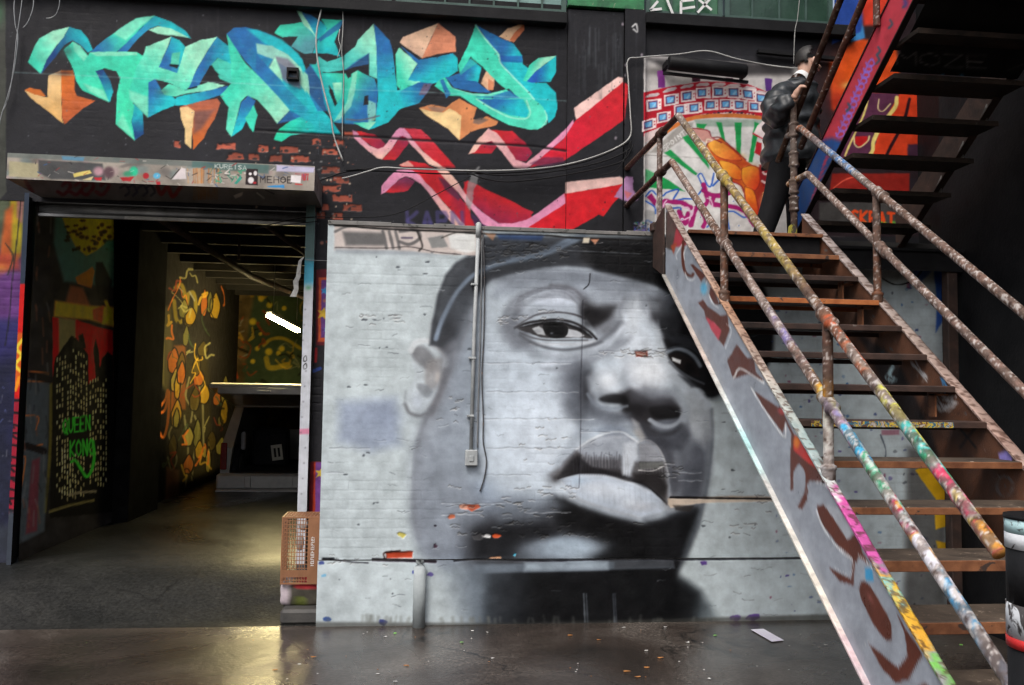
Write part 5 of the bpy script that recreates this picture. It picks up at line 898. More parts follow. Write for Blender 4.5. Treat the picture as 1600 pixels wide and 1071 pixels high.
class MB:
    def __init__(s): s.bm = bmesh.new(); s.mi = 0
    def box(s, x0, y0, z0, x1, y1, z1, bev=0, rot=None, org=None):
        m = Matrix.Translation(((x0+x1)/2, (y0+y1)/2, (z0+z1)/2)) @ Matrix.Diagonal((abs(x1-x0), abs(y1-y0), abs(z1-z0), 1))
        if rot is not None: m = Matrix.Translation(org) @ rot.to_4x4() @ Matrix.Translation(-Vector(org)) @ m
        r = bmesh.ops.create_cube(s.bm, size=1, matrix=m)
        fs = {f for v in r['verts'] for f in v.link_faces}
        for f in fs: f.material_index = s.mi
        if bev:
            es = list({e for v in r['verts'] for e in v.link_edges}); b = bmesh.ops.bevel(s.bm, geom=es, offset=bev, segments=1, affect='EDGES')
            for f in b['faces']: f.material_index = s.mi
        return s
    def bar(s, a, b, w, h, up=(0, 0, 1)):
        a = Vector(a); b = Vector(b); d = (b-a); L = d.length; d.normalize(); sd = d.cross(Vector(up)).normalized(); u = sd.cross(d)
        m = Matrix((sd, d, u)).transposed().to_4x4(); m = Matrix.Translation((a+b)/2) @ m @ Matrix.Diagonal((w, L, h, 1))
        r = bmesh.ops.create_cube(s.bm, size=1, matrix=m)
        for f in {f for v in r['verts'] for f in v.link_faces}: f.material_index = s.mi
        return s
    def tube(s, pts, rad, n=10, cap=True):
        pts = [Vector(p) for p in pts]; rad = rad if isinstance(rad, (list, tuple)) else [rad]*len(pts); rings = []
        for i, p in enumerate(pts):
            d = (pts[min(i+1, len(pts)-1)]-pts[max(i-1, 0)]).normalized(); up = Vector((0, 0, 1)) if abs(d.z) < .95 else Vector((0, 1, 0))
            a = d.cross(up).normalized(); b = a.cross(d)
            rings.append([s.bm.verts.new(p+(a*math.cos(2*math.pi*k/n)+b*math.sin(2*math.pi*k/n))*rad[i]) for k in range(n)])
        for r0, r1 in zip(rings, rings[1:]):
            for k in range(n): f = s.bm.faces.new((r0[k], r0[(k+1) % n], r1[(k+1) % n], r1[k])); f.smooth = True; f.material_index = s.mi
        if cap:
            for r_ in (rings[0][::-1], rings[-1]): f = s.bm.faces.new(r_); f.material_index = s.mi
        return s
    def prism(s, pts, off):
        """closed polygon pts (3D) extruded by off"""
        a = [s.bm.verts.new(p) for p in pts]; b = [s.bm.verts.new(Vector(p)+Vector(off)) for p in pts]; n = len(pts)
        fs = [s.bm.faces.new(a), s.bm.faces.new(b[::-1])]+[s.bm.faces.new((a[k], b[k], b[(k+1) % n], a[(k+1) % n])) for k in range(n)]
        for f in fs: f.material_index = s.mi
        return s
    def sphere(s, c, r, sc=(1, 1, 1), u=14, v=9):
        q = bmesh.ops.create_uvsphere(s.bm, u_segments=u, v_segments=v, radius=r, matrix=Matrix.Translation(c) @ Matrix.Diagonal((*sc, 1)))
        for f in {f for x in q['verts'] for f in x.link_faces}: f.smooth = True; f.material_index = s.mi
        return s
    def build(s, name, mat, parent=None):
        bmesh.ops.recalc_face_normals(s.bm, faces=s.bm.faces); me = bpy.data.meshes.new(name); s.bm.to_mesh(me); s.bm.free(); return link(name, me, mat, parent)
# ---------------------------------------------------------------- materials
def newmat(name):
    m = bpy.data.materials.new(name); m.use_nodes = True; return m, m.node_tree, m.node_tree.nodes['Principled BSDF']
def noise(nt, sc, det=4, dis=0, rough=.6, co=None):
    n = nt.nodes.new('ShaderNodeTexNoise'); n.inputs['Scale'].default_value = sc; n.inputs['Detail'].default_value = det; n.inputs['Distortion'].default_value = dis; n.inputs['Roughness'].default_value = rough
    if co is None: co = nt.nodes.new('ShaderNodeTexCoord').outputs['Object']
    nt.links.new(co, n.inputs['Vector']); return n
def ramp(nt, fac, stops):
    r = nt.nodes.new('ShaderNodeValToRGB'); e = r.color_ramp.elements
    for i, (p, c) in enumerate(stops):
        if i > 1: e.new(p)
        e[i].position = p; e[i].color = (*c, 1) if len(c) == 3 else c
    nt.links.new(fac, r.inputs[0]); return r
def mixc(nt, fac, a, b, mode='MIX'):
    m = nt.nodes.new('ShaderNodeMix'); m.data_type = 'RGBA'; m.blend_type = mode
    for k, v in ((0, fac), (6, a), (7, b)):
        if hasattr(v, 'links'): nt.links.new(v, m.inputs[k])
        else: m.inputs[k].default_value = v if k == 0 else (*v, 1)
    return m.outputs[2]
def bump(nt, b, h, st, dist=.01):
    n = nt.nodes.new('ShaderNodeBump'); n.inputs['Strength'].default_value = st; n.inputs['Distance'].default_value = dist; nt.links.new(h, n.inputs['Height']); nt.links.new(n.outputs[0], b.inputs['Normal'])
def m_paint(name, rough=.5, flake=None, bsc=60, bst=.35, spec=.16, dirt=.22):
    m, nt, b = newmat(name); a = nt.nodes.new('ShaderNodeAttribute'); a.attribute_name = 'Col'
    n1 = noise(nt, 9, 6); r1 = ramp(nt, n1.outputs[0], [(.3, (1-dirt,)*3), (.62, (1.04,)*3)]); c = mixc(nt, 1., a.outputs[0], r1.outputs[0], 'MULTIPLY')
    if flake:
        n3 = noise(nt, flake[1], 5, .6); r3 = ramp(nt, n3.outputs[0], [(flake[2], (0, 0, 0)), (flake[2]+.03, (1, 1, 1))]); c = mixc(nt, r3.outputs[0], c, flake[0])
    nt.links.new(c, b.inputs['Base Color']); n2 = noise(nt, bsc, 5); bump(nt, b, n2.outputs[0], bst, .004)
    rr = ramp(nt, n1.outputs[0], [(.3, (rough-.12,)*3), (.7, (rough+.15,)*3)]); nt.links.new(rr.outputs[0], b.inputs['Roughness']); b.inputs['Specular IOR Level'].default_value = spec; return m
def m_proc(name, c1, c2, sc=6, rough=.6, metal=0, c3=None, t3=.62, bst=.4, bsc=40, spec=.4, sc3=14):
    m, nt, b = newmat(name); n = noise(nt, sc, 6, .4); r_ = ramp(nt, n.outputs[0], [(.32, c1), (.68, c2)]); c = r_.outputs[0]
    if c3: n3 = noise(nt, sc3, 6, .8); r3 = ramp(nt, n3.outputs[0], [(t3, (0, 0, 0)), (t3+.03, (1, 1, 1))]); c = mixc(nt, r3.outputs[0], c, c3)
    nt.links.new(c, b.inputs['Base Color']); n2 = noise(nt, bsc, 5); bump(nt, b, n2.outputs[0], bst, .005)
    b.inputs['Roughness'].default_value = rough; b.inputs['Metallic'].default_value = metal; b.inputs['Specular IOR Level'].default_value = spec; return m
MP = m_paint('wall_paint', .52); MPM = m_paint('matt_masonry_paint', .82, spec=.04); MPW = m_paint('wall_paint_satin', .42); MST = m_paint('steel_paint', .38, bsc=90, bst=.2)
MPIPE = m_paint('pipe_paint', .5, bsc=120, bst=.6, dirt=.35)
RUST = m_proc('rusty_steel', (.060, .030, .020), (.150, .070, .045), 7, .7, 0, (.34, .30, .28), .64)
RUSTD = m_proc('dark_rusty_steel', (.018, .012, .010), (.060, .032, .024), 7, .65, 0, (.12, .10, .09), .68)
BLACK = m_proc('black_paint', (.005, .005, .006), (.012, .012, .013), 5, .55, spec=.15)
BAYBLACK = m_proc('unlit_bay_black', (.004, .004, .004), (.010, .010, .010), 5, .95, spec=.02)
DARKG = m_proc('dark_concrete', (.03, .03, .03), (.07, .066, .06), 5, .6)
CONC = m_proc('dirty_concrete', (.10, .10, .095), (.22, .21, .20), 4, .7, 0, (.05, .05, .045), .6)
WOOD = m_proc('worn_tread_board', (.035, .026, .020), (.10, .075, .055), 9, .6, 0, (.28, .22, .17), .63, sc3=30)
RLIP = m_proc('rusty_tread_lip', (.11, .038, .016), (.26, .105, .045), 12, .65, 0, (.04, .025, .02), .6)
OLIP = m_proc('orange_tread_lip', (.30, .085, .025), (.46, .16, .05), 12, .6, 0, (.06, .03, .02), .66)
STEEL = m_proc('galvanised_steel', (.16, .165, .17), (.30, .31, .32), 5, .4, .5)
WHITEP = m_proc('white_cable', (.26, .26, .25), (.46, .46, .44), 6, .5)
BRWN = m_proc('brown_plastic', (.20, .092, .045), (.30, .14, .07), 5, .45)
CREAM = m_proc('conduit_paint', (.26, .28, .29), (.42, .44, .44), 8, .5, 0, (.14, .13, .13), .66)
CEIL = m_proc('soot_ceiling', (.005, .0045, .004), (.016, .013, .010), 3, .8)
GLASSG = m_proc('green_painted_glass', (.09, .17, .155), (.20, .32, .30), 2.2, .25, spec=.5)
GLASSD = m_proc('dark_green_glass', (.010, .030, .020), (.030, .070, .048), 3, .25, spec=.5)
FRAMEG = m_proc('green_window_frame', (.025, .055, .045), (.05, .095, .08), 6, .5)
def wet(name, c1, c2, c3, r0, r1, sp_=.7):
    m, nt, b = newmat(name); n = noise(nt, .9, 8, .8); g = noise(nt, 45, 5); l = noise(nt, .35, 5, 1.2)
    c = ramp(nt, n.outputs[0], [(.3, c1), (.5, c2), (.68, c3)]); gr = ramp(nt, g.outputs[0], [(.36, (.55,)*3), (.66, (1.45,)*3)]); nt.links.new(mixc(nt, 1., c.outputs[0], gr.outputs[0], 'MULTIPLY'), b.inputs['Base Color'])
    vo = nt.nodes.new('ShaderNodeTexVoronoi'); vo.feature = 'DISTANCE_TO_EDGE'; vo.inputs['Scale'].default_value = .85; nd = noise(nt, 2.2, 6, .5); tc = nt.nodes.new('ShaderNodeTexCoord')
    va = nt.nodes.new('ShaderNodeVectorMath'); va.operation = 'MULTIPLY_ADD'; nt.links.new(nd.outputs[1], va.inputs[0]); va.inputs[1].default_value = (.5, .5, .5); nt.links.new(tc.outputs['Object'], va.inputs[2]); nt.links.new(va.outputs[0], vo.inputs['Vector'])
    ck = ramp(nt, vo.outputs['Distance'], [(.0, (1, 1, 1)), (.011, (0, 0, 0))]); mk = ramp(nt, noise(nt, .6, 4).outputs[0], [(.48, (0, 0, 0)), (.56, (1, 1, 1))]); ckm = mixc(nt, 1., ck.outputs[0], mk.outputs[0], 'MULTIPLY')
    spk = ramp(nt, noise(nt, 160, 2).outputs[0], [(.70, (0, 0, 0)), (.74, (1, 1, 1))]); base0 = b.inputs['Base Color'].links[0].from_socket; b1 = mixc(nt, spk.outputs[0], base0, tuple(min(v*2.2, .2) for v in c3)); nt.links.new(mixc(nt, ckm, b1, (.008, .008, .008)), b.inputs['Base Color'])
    rr = ramp(nt, l.outputs[0], [(.36, (r0,)*3), (.60, (r1,)*3)]); nt.links.new(rr.outputs[0], b.inputs['Roughness']); b.inputs['Specular IOR Level'].default_value = sp_
    n2 = noise(nt, 3, 7); bl = nt.nodes.new('ShaderNodeMath'); bl.operation = 'MULTIPLY_ADD'; nt.links.new(g.outputs[0], bl.inputs[0]); bl.inputs[1].default_value = .25; nt.links.new(n2.outputs[0], bl.inputs[2]); bump(nt, b, bl.outputs[0], .42, .02); return m
YARD = wet('wet_asphalt', (.017, .015, .013), (.046, .036, .030), (.105, .090, .078), .09, .38)
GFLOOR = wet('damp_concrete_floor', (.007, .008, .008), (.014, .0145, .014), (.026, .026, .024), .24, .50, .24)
# ---------------------------------------------------------------- ground
def sheet(name, P, mat, kind='structure'):
    me = bpy.data.meshes.new(name); me.from_pydata([tuple(p) for p in P], [], [tuple(range(len(P)))]); o = link(name, me, mat); return tag(o, kind=kind)
U_ = 1.0          # plane of the building wall behind the low painted block
XB0 = float(at(500, 800, 1, 0)[0]); XB1 = float(at(1472, 500, 1, 0)[0]); ZT = 2.86
sheet('ground', [(-40, -40, 0), (40, -40, 0), (40, .0, 0), (-40, .0, 0)], YARD)
def drive():
    xs = np.linspace(-4.6, XB0+.02, 60); ys = np.array([0, .03, .12, .35, .6, .85, 1.05, 1.3]); zs = np.array([-.004, .002, .020, .10, .19, .255, .275, .28])
    P = np.zeros((len(ys), len(xs), 3)); P[..., 0] = xs; P[..., 1] = ys[:, None]; P[..., 2] = zs[:, None]
    me = gridmesh('driveway', P, np.full((P.shape[0]*P.shape[1], 3), 60.)); tag(link('driveway', me, GFLOOR), kind='structure')
drive()
sheet('floor', [(-4.6, 1.3, .28), (1.2, 1.3, .28), (1.2, 10, .28), (-4.6, 10, .28)], GFLOOR)
# ---------------------------------------------------------------- low painted block with the portrait
blk = empty('painted_wall', (XB0, 0, 0)); tag(blk, 'low grey brick wall block painted with a huge grey portrait of a man in a dark cap', 'wall')
port = paint_portrait(); SP = .0058; LZ = float(at(800, 876, 1, 0)[2])
painted('portrait_face', (XB0, 0, LZ+.012), (1, 0, 0), (0, 0, 1), XB1-XB0, ZT-LZ-.012, SP, port, MPW, blk, nrm=(0, -1, 0), bd=.0012, bc=.03)
painted('plinth', (XB0-.004, -.03, -.02), (1, 0, 0), (0, 0, 1), XB1-XB0+.004, LZ+.03, SP, port, MPW, blk, nrm=(0, -1, 0), brick=False)
MB().box(XB0+.004, .03, 0, XB1, .12, ZT-.004).box(XB0+.004, -.012, 0, XB1, .03, LZ-.004).build('wall_core', CONC, blk)
MB().box(XB0+.01, .12, 0, XB0+.2, U_-.01, ZT-.006).box(XB0+.2, .12, ZT-.2, XB1, U_-.01, ZT-.008).build('roof_slab', DARKG, blk)
m = MB()
rr_ = random.Random(3)
x = XB0
while x < 1.75:
    l = rr_.uniform(.15, .4); m.box(x, -.012, ZT-.02, min(x+l, 1.8), .12, ZT+rr_.uniform(.004, .016), .003); x += l
m.build('coping', CONC, blk)
# ---------------------------------------------------------------- building
bld = empty('factory_building', (0, U_, 0)); tag(bld, 'old black painted brick factory front covered in teal, red and pale graffiti', 'building')
up = paint_upper(); ZL = float(at(250, 296, 1, U_)[2]); ZS = float(at(700, 14, 1, U_)[2])
zb = 2.72
XM = float(at(496, 300, 1, U_)[0]); ZD = float(at(250, 290, 1, U_-.62)[2])-.03
painted('wall', (-5.2, U_, ZD), (1, 0, 0), (0, 0, 1), XM+5.2, ZS-ZD+.04, .0078, up, MP, bld, nrm=(0, -1, 0), bd=.0016, bc=.03)
painted('wall', (XM, U_, zb), (1, 0, 0), (0, 0, 1), 5.0-XM, ZS-zb+.04, .0078, up, MP, bld, nrm=(0, -1, 0), bd=.0012, bc=.02)
def P_(px, py, Y=U_): return at(px, py, 1, Y)
for (a, b, d) in ((885, 972, .035), (973, 1005, .065)):
    xa = P_(a, 200)[0]; xb = P_(b, 200)[0]; z1 = P_((a+b)/2, 20)[2]
    o = painted('pilaster', (xa, U_-d, zb), (1, 0, 0), (0, 0, 1), xb-xa, z1-zb, .0078, up, MP, bld, nrm=(0, -1, 0), brick=False)
    MB().box(xa+.001, U_-d+.004, zb, xb-.001, U_-.002, z1-.002).build('pilaster_core', BLACK, bld)
painted('wall', (lx0_ := float(P_(1304, 30)[0]), U_+.002, ZS+.04), (1, 0, 0), (0, 0, 1), 5.0-lx0_, 1.7, .012, up, MP, bld, nrm=(0, -1, 0), brick=False)
# sill ledges and windows
def ledge(x0, y0, x1, y1, h, d):
    a = P_(x0, y0); b = P_(x1, y1); m = MB(); z = (a[2]+b[2])/2; m.box(a[0], U_-d, z, b[0], U_+.02, z+h, .006); return m.build('window_ledge', BLACK, bld), z+h
_, z1 = ledge(-120, -4, 884, 29, .10, .09); _, z2 = ledge(1006, 41, 1330, 64, .10, .09)
MB().box(-5.2, U_+.004, ZS-.05, 4.85, U_+.3, ZS+.1).build('wall_core', BLACK, bld)
def window(x0, x1, z, h, n, glass, mn=.016):
    f = MB(); f.box(x0, U_-.02, z, x0+.04, U_+.05, z+h).box(x1-.04, U_-.02, z, x1, U_+.05, z+h).box(x0, U_-.018, z-.002, x1, U_+.05, z+.045)
    for i in range(1, n): xx = x0+(x1-x0)*i/n; f.box(xx-mn/2, U_-.016, z+.045, xx+mn/2, U_+.03, z+h)
    for k in (1, 2, 3): f.box(x0+.04, U_-.012, z+.045+k*.42, x1-.04, U_+.03, z+.06+k*.42)
    o = f.build('window', FRAMEG, bld); MB().box(x0+.03, U_+.006, z+.02, x1-.03, U_+.012, z+h).build('pane', glass, o); return o
def lx(px, py): return P_(px, py)[0]
window(lx(618, 5), lx(884, 15), z1+.004, 1.8, 7, GLASSG); window(-1.75, lx(612, 5), z1+.004, 1.8, 8, GLASSG)
window(lx(1008, 20), lx(1128, 30), z2+.004, 1.8, 3, m_proc('painted_green_panes', (.02, .09, .045), (.06, .16, .09), 5, .35, c3=(.3, .3, .28), t3=.66)); window(lx(1132, 30), lx(1300, 40), z2+.004, 1.8, 4, GLASSD)
gm = m_proc('green_sprayed_panel', (.01, .06, .025), (.03, .20, .07), 6, .4, c3=(.20, .26, .16), t3=.6)
zp = P_(940, 17)[2]; MB().box(lx(886, 10), U_-.066, zp, lx(1004, 15), U_+.05, zp+1.6, .004).build('sprayed_panel', gm, bld)
def strokes3(name, segs, Y, w, mat, parent, th=.004):
    m = MB()
    for a, b in segs: A = P_(*a, Y); B = P_(*b, Y); m.bar(A, B, th, w, up=(0, -1, 0)) if False else m.bar(Vector(A), Vector(B), w, th, up=(0, -1, 0))
    return m.build(name, mat, parent)
WHP = m_proc('white_spray', (.55, .55, .55), (.75, .75, .74), 8, .5)
strokes3('white_lettering', [((1028, 2), (1016, 16)), ((1016, 16), (1034, 14)), ((1040, -6), (1052, 24)), ((1064, 2), (1084, 0)), ((1066, 14), (1086, 11)), ((1064, 2), (1064, 22)), ((1092, 0), (1112, 16)), ((1110, -2), (1090, 20))], U_-.03, .022, WHP, bld)
# lintel
lint = paint_lintel(); und = paint_under(); YF = U_-.62
a = at(12, 237, 1, YF); b = at(492, 262, 1, YF); c_ = at(12, 281, 1, YF); d_ = at(492, 297, 1, YF); zl1 = (a[2]+b[2])/2; zl0 = (c_[2]+d_[2])/2; xl0 = a[0]; xl1 = b[0]
le = painted('lintel', (xl0, YF, zl0), (1, 0, 0), (0, 0, 1), xl1-xl0, zl1-zl0, .004, lint, MP, bld, nrm=(0, -1, 0), brick=False)
painted('lintel_underside', (xl0, YF+.004, zl0-.001), (1, 0, 0), (0, 1, 0), xl1-xl0, U_-YF-.01, .006, und, MP, le, nrm=(0, 0, -1), brick=False)
MB().box(xl0+.003, YF+.006, zl0+.006, xl1-.003, U_+.2, zl1-.004).build('lintel_core', CONC, le)
# piers either side of the door
xj0 = P_(33, 600)[0]-.02; xj1 = P_(46, 400)[0]; xr0 = P_(478, 420)[0]; xr1 = P_(493, 420)[0]
painted('left_pier', (-5.2, U_+.002, 0), (1, 0, 0), (0, 0, 1), xj0+5.2, ZD+.004, .009, paint_left(), MP, bld, nrm=(0, -1, 0))
painted('right_pier', (xr1, U_-.006, .0), (1, 0, 0), (0, 0, 1), XB0+.25-xr1, zb+.18, .006, paint_strip(), MP, bld, nrm=(0, -1, 0), bd=.006)
painted('left_door_post', (xj0, U_-.06, .22), (1, 0, 0), (0, 0, 1), xj1-xj0, zl0-.2, .008, paint_post(), MST, bld, nrm=(0, -1, 0), brick=False, flat=True)
MB().box(xj0+.002, U_-.058, .22, xj1, U_+.03, zl0-.01).build('post_core', BLACK, bld)
def paint_rpost():
    cv = Cv(440, 280, 520, 900, (196, 200, 208), 2., 40); P, L, B = cv.poly, cv.line, cv.blob
    P([(440, 280), (520, 280), (520, 418), (440, 418)], (84, 108, 106), 8); P([(440, 408), (520, 408), (520, 445), (440, 445)], (70, 170, 200), 14, .9)
    P([(440, 672), (520, 668), (520, 677), (440, 680)], (214, 130, 160), 3, .9)
    for (x, y) in ((476, 560), (476, 572)): L([(x-2, y), (x+2, y-4), (x+3, y+3), (x-1, y+5), (x-2, y)], 1.2, (40, 40, 40), 1)
    B(482, 450, 5, 4, (70, 150, 100), .7)
    for k in range(14): y = 460+k*24; B(470+(k*7) % 9, y, 1.4, 1.4, (90, 90, 100), .7)
    return cv
painted('right_door_post', (xr0, U_-.10, .2), (1, 0, 0), (0, 0, 1), xr1-xr0-.004, zl0-.18, .006, paint_rpost(), MST, bld, nrm=(0, -1, 0), brick=False, flat=True)
MB().box(xr0+.002, U_-.098, .2, xr1-.006, U_+.1, zl0+.1).build('post_core', STEEL, bld)
MB().box(-5.2, U_+.03, 0, xj0-.03, U_+.3, 5).box(xr1, U_+.033, 0, XB1+1, U_+.3, 3.05).box(xj0-.03, U_+.026, zl0-.02, xr1, U_+.3, 3.6).build('wall_core', BLACK, bld)
# rolled shutter
zs1 = P_(270, 322, U_+.05)[2]; zs0 = P_(270, 345, U_+.05)[2]
m = MB(); m.box(xj1, U_+.04, zs0+.11, xr0, U_+.2, ZD+.1, .01).box(xj1, U_+.03, zs0+.13, xr0, U_+.05, zs0+.145).box(xj1, U_+.03, zs0+.19, xr0, U_+.05, zs0+.20).tube([(xj1, U_+.12, zs0+.07), (xr0, U_+.12, zs0+.07)], .05, 12).box(xj1+.02, U_+.06, zs0, xr0-.004, U_+.10, zs0+.028, .004)
m.build('shutter', STEEL, bld); MB().box(xj1+.7, U_+.05, zs0-.002, xr0-.15, U_+.058, zs0+.024).build('shutter_edge', m_proc('pale_edge', (.3, .3, .29), (.5, .5, .49), 14, .4, .2), bld)
# garage interior
XL_ = float(at(47, 600, 1, U_+.05)[0])-.01
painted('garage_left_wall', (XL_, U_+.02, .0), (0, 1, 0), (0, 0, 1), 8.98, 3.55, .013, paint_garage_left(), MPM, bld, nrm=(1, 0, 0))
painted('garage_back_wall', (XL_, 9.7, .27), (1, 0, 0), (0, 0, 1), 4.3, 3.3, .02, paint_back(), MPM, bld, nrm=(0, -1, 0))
MB().box(1.0, U_+.3, .2, 1.1, 9.8, 3.6).build('garage_right_wall', DARKG, bld)
MB().box(XL_-.2, U_+.3, 3.5, 1.2, 9.9, 3.7).build('garage_ceiling', CEIL, bld)
m = MB()
for k in range(11): m.box(XL_, 1.8+k*.75, 3.34, 1.0, 1.88+k*.75, 3.5)
m.build('ceiling_joist', CEIL, bld)
m = MB(); m.tube([(-2.3, 1.5, 3.2), (-2.0, 5, 3.1), (-1.2, 9.6, 3.1)], .04).tube([(-1.5, 1.4, 3.25), (-.6, 9.6, 3.22)], .03).tube([(-1.9, 3.6, 3.34), (-1.9, 3.6, 3.1)], .015).build('ceiling_pipe', RUSTD, bld)
ya_ = float(at(181, 650, 0, XL_)[1]); yb_ = float(at(252, 650, 0, XL_+.16)[1]); MB().box(XL_-.1, ya_, .2, XL_+.16, yb_, 3.5, .01).build('dark_bay_pier', BAYBLACK, bld)  # black block stands in for the unlit depth of the bay
# side wall on the right, extended unseen past the camera to add shade
sw = MB(); sw.box(XB1, -7.5, 0, XB1+.25, 0.0, 6.2).box(XB1+.25, 0, 0, XB1+.7, .25, 6.2).box(XB1, .0, 0, XB1+.25, U_, ZT).box(XB1+.42, 0.0, ZT+.002, XB1+.7, U_+.3, 6.2)
o = sw.build('side_wall', BLACK); tag(o, 'tall plain black wall closing the yard behind the stairs', 'wall')
# ---------------------------------------------------------------- painted pipes
def cmap(stops, t):
    ts = [s[0] for s in stops]; return np.stack([np.interp(t, ts, [s[1][k] for s in stops]) for k in range(3)], -1)
PIPE_W = (196, 190, 186)
def pipe(name, pts, rad, stops, parent, seed=1, flake=.35, step=.012, n=12, mat=None, couplings=(), fcol=PIPE_W):
    step = .0065; n = 20
    """round pipe through pts, colour stops by length fraction, thickened at couplings (fractions), speckled with old paint"""
    pts = np.array(pts, float); seg = np.linalg.norm(np.diff(pts, axis=0), axis=1); L = np.concatenate([[0], np.cumsum(seg)]); tot = L[-1]
    s = np.linspace(0, tot, max(3, int(tot/step)+1)); C = np.stack([np.interp(s, L, pts[:, k]) for k in range(3)], -1)
    if len(pts) > 2:   # round the bends
        for _ in range(3): C[1:-1] = (C[:-2]+2*C[1:-1]+C[2:])/4
    D = np.gradient(C, axis=0); D /= np.linalg.norm(D, axis=1)[:, None]
    ref = np.array([1, 0, 0]) if abs(D[:, 0]).mean() < .8 else np.array([0, 0, 1.]); A = np.cross(D, ref); A /= np.linalg.norm(A, axis=1)[:, None]; B = np.cross(D, A)
    r = np.full(len(s), rad); 
    for c in couplings: r = np.where(abs(s-c*tot) < .045, rad*1.32, r); r = np.where(abs(abs(s-c*tot)-.045) < .010, rad*1.5, r)
    rg = np.random.default_rng(seed); nz = fbm(len(s), n, 3.5, seed, 4); nz2 = fbm(len(s), n, 10, seed+9, 3); nz[:, -1] = (nz[:, 0]+nz[:, -2])/2
    th = np.arange(n)*2*np.pi/n; rr = r[:, None]*(1+(nz-.5)*.05)
    P = C[:, None]+(A[:, None]*np.cos(th)[None, :, None]+B[:, None]*np.sin(th)[None, :, None])*rr[..., None]
    tt = np.clip(s/tot+0, 0, 1)[:, None]+(nz2-.5)*.12; col = cmap(stops, tt); nz3 = fbm(len(s), n, 5, seed+21, 4); nz4 = fbm(len(s), n, 1.9, seed+31, 2); nz3[:, -1] = (nz3[:, 0]+nz3[:, -2])/2
    k = np.clip((nz3-.44)*7, 0, .9)[..., None]; gr_ = col.mean(-1, keepdims=True); k = k*.75; col = col*(1-k)+(np.array((112, 88, 76))*.62+gr_*.30)*k; col = col*(.80+.36*nz4[..., None])
    k = np.clip((nz4-(1-flake*.5)+.20)*9, 0, .85)[..., None]; col = col*(1-k)+np.array(fcol)*k
    k = np.clip((.34-nz)*7, 0, .6)[..., None]; col = col*(1-k)+np.array((52, 34, 28))*k
    P = np.concatenate([P, P[:, :1]], 1); col = np.concatenate([col, col[:, :1]], 1); me = gridmesh(name, P, col)
    bm = bmesh.new(); bm.from_mesh(me); bmesh.ops.remove_doubles(bm, verts=bm.verts, dist=1e-5); bmesh.ops.holes_fill(bm, edges=[e for e in bm.edges if e.is_boundary]); bmesh.ops.recalc_face_normals(bm, faces=bm.faces); bm.to_mesh(me); bm.free()
    return link(name, me, mat or MPIPE, parent)
RB, RD_, GY = (104, 74, 60), (66, 44, 36), (140, 128, 120)
def px_stops(stops, a, b):
    a = np.array(a, float); b = np.array(b, float); t = np.linspace(0, 1, 400); P = a+(b-a)*t[:, None]; D = (P-CAMP)@FWD; ok = D > .3
    y = toPx(P[ok])[1]; t = t[ok]; o = np.argsort(y); return sorted([(float(np.interp(py, y[o], t[o])), c) for py, c in stops], key=lambda s_: s_[0])
# ---------------------------------------------------------------- lower flight
XA, XC = 1.80, 2.80; ZLAND = 2.76
ztop = lambda y: 2.945+.705*(y+.40)
zR = lambda y: 2.95+.712*(y+.38)
st = empty('metal_staircase', (2.3, -.7, 0)); tag(st, 'rusty metal staircase rising beside the portrait wall, its near stringer painted grey and brown', 'staircase')
def stringer(x, zf, y0, y1, dep, cv, mat, inner, parent=None, lab=None, end=None, step=.009):
    """channel: painted web, flanges top and bottom, sheared along Y"""
    n = int((y0-y1)/step); m_ = int(dep/step); yy = np.linspace(y0, y1, n); dd = np.linspace(0, dep, m_)
    P = np.zeros((m_, n, 3)); P[..., 0] = x; P[..., 1] = yy[None]; P[..., 2] = np.array([zf(v) for v in yy])[None]-dd[:, None]
    px, py = toPx(P.reshape(-1, 3)); me = gridmesh('stringer', P, cv.sample(px, py)); o = link('stringer', me, mat, parent)
    if lab: o['label'] = lab
    return o
scv = paint_stringer()
s1 = stringer(XA-.004, ztop, -.33, -4.75, .50, scv, MST, False, st, 'near stringer painted grey with brown outlined lettering')
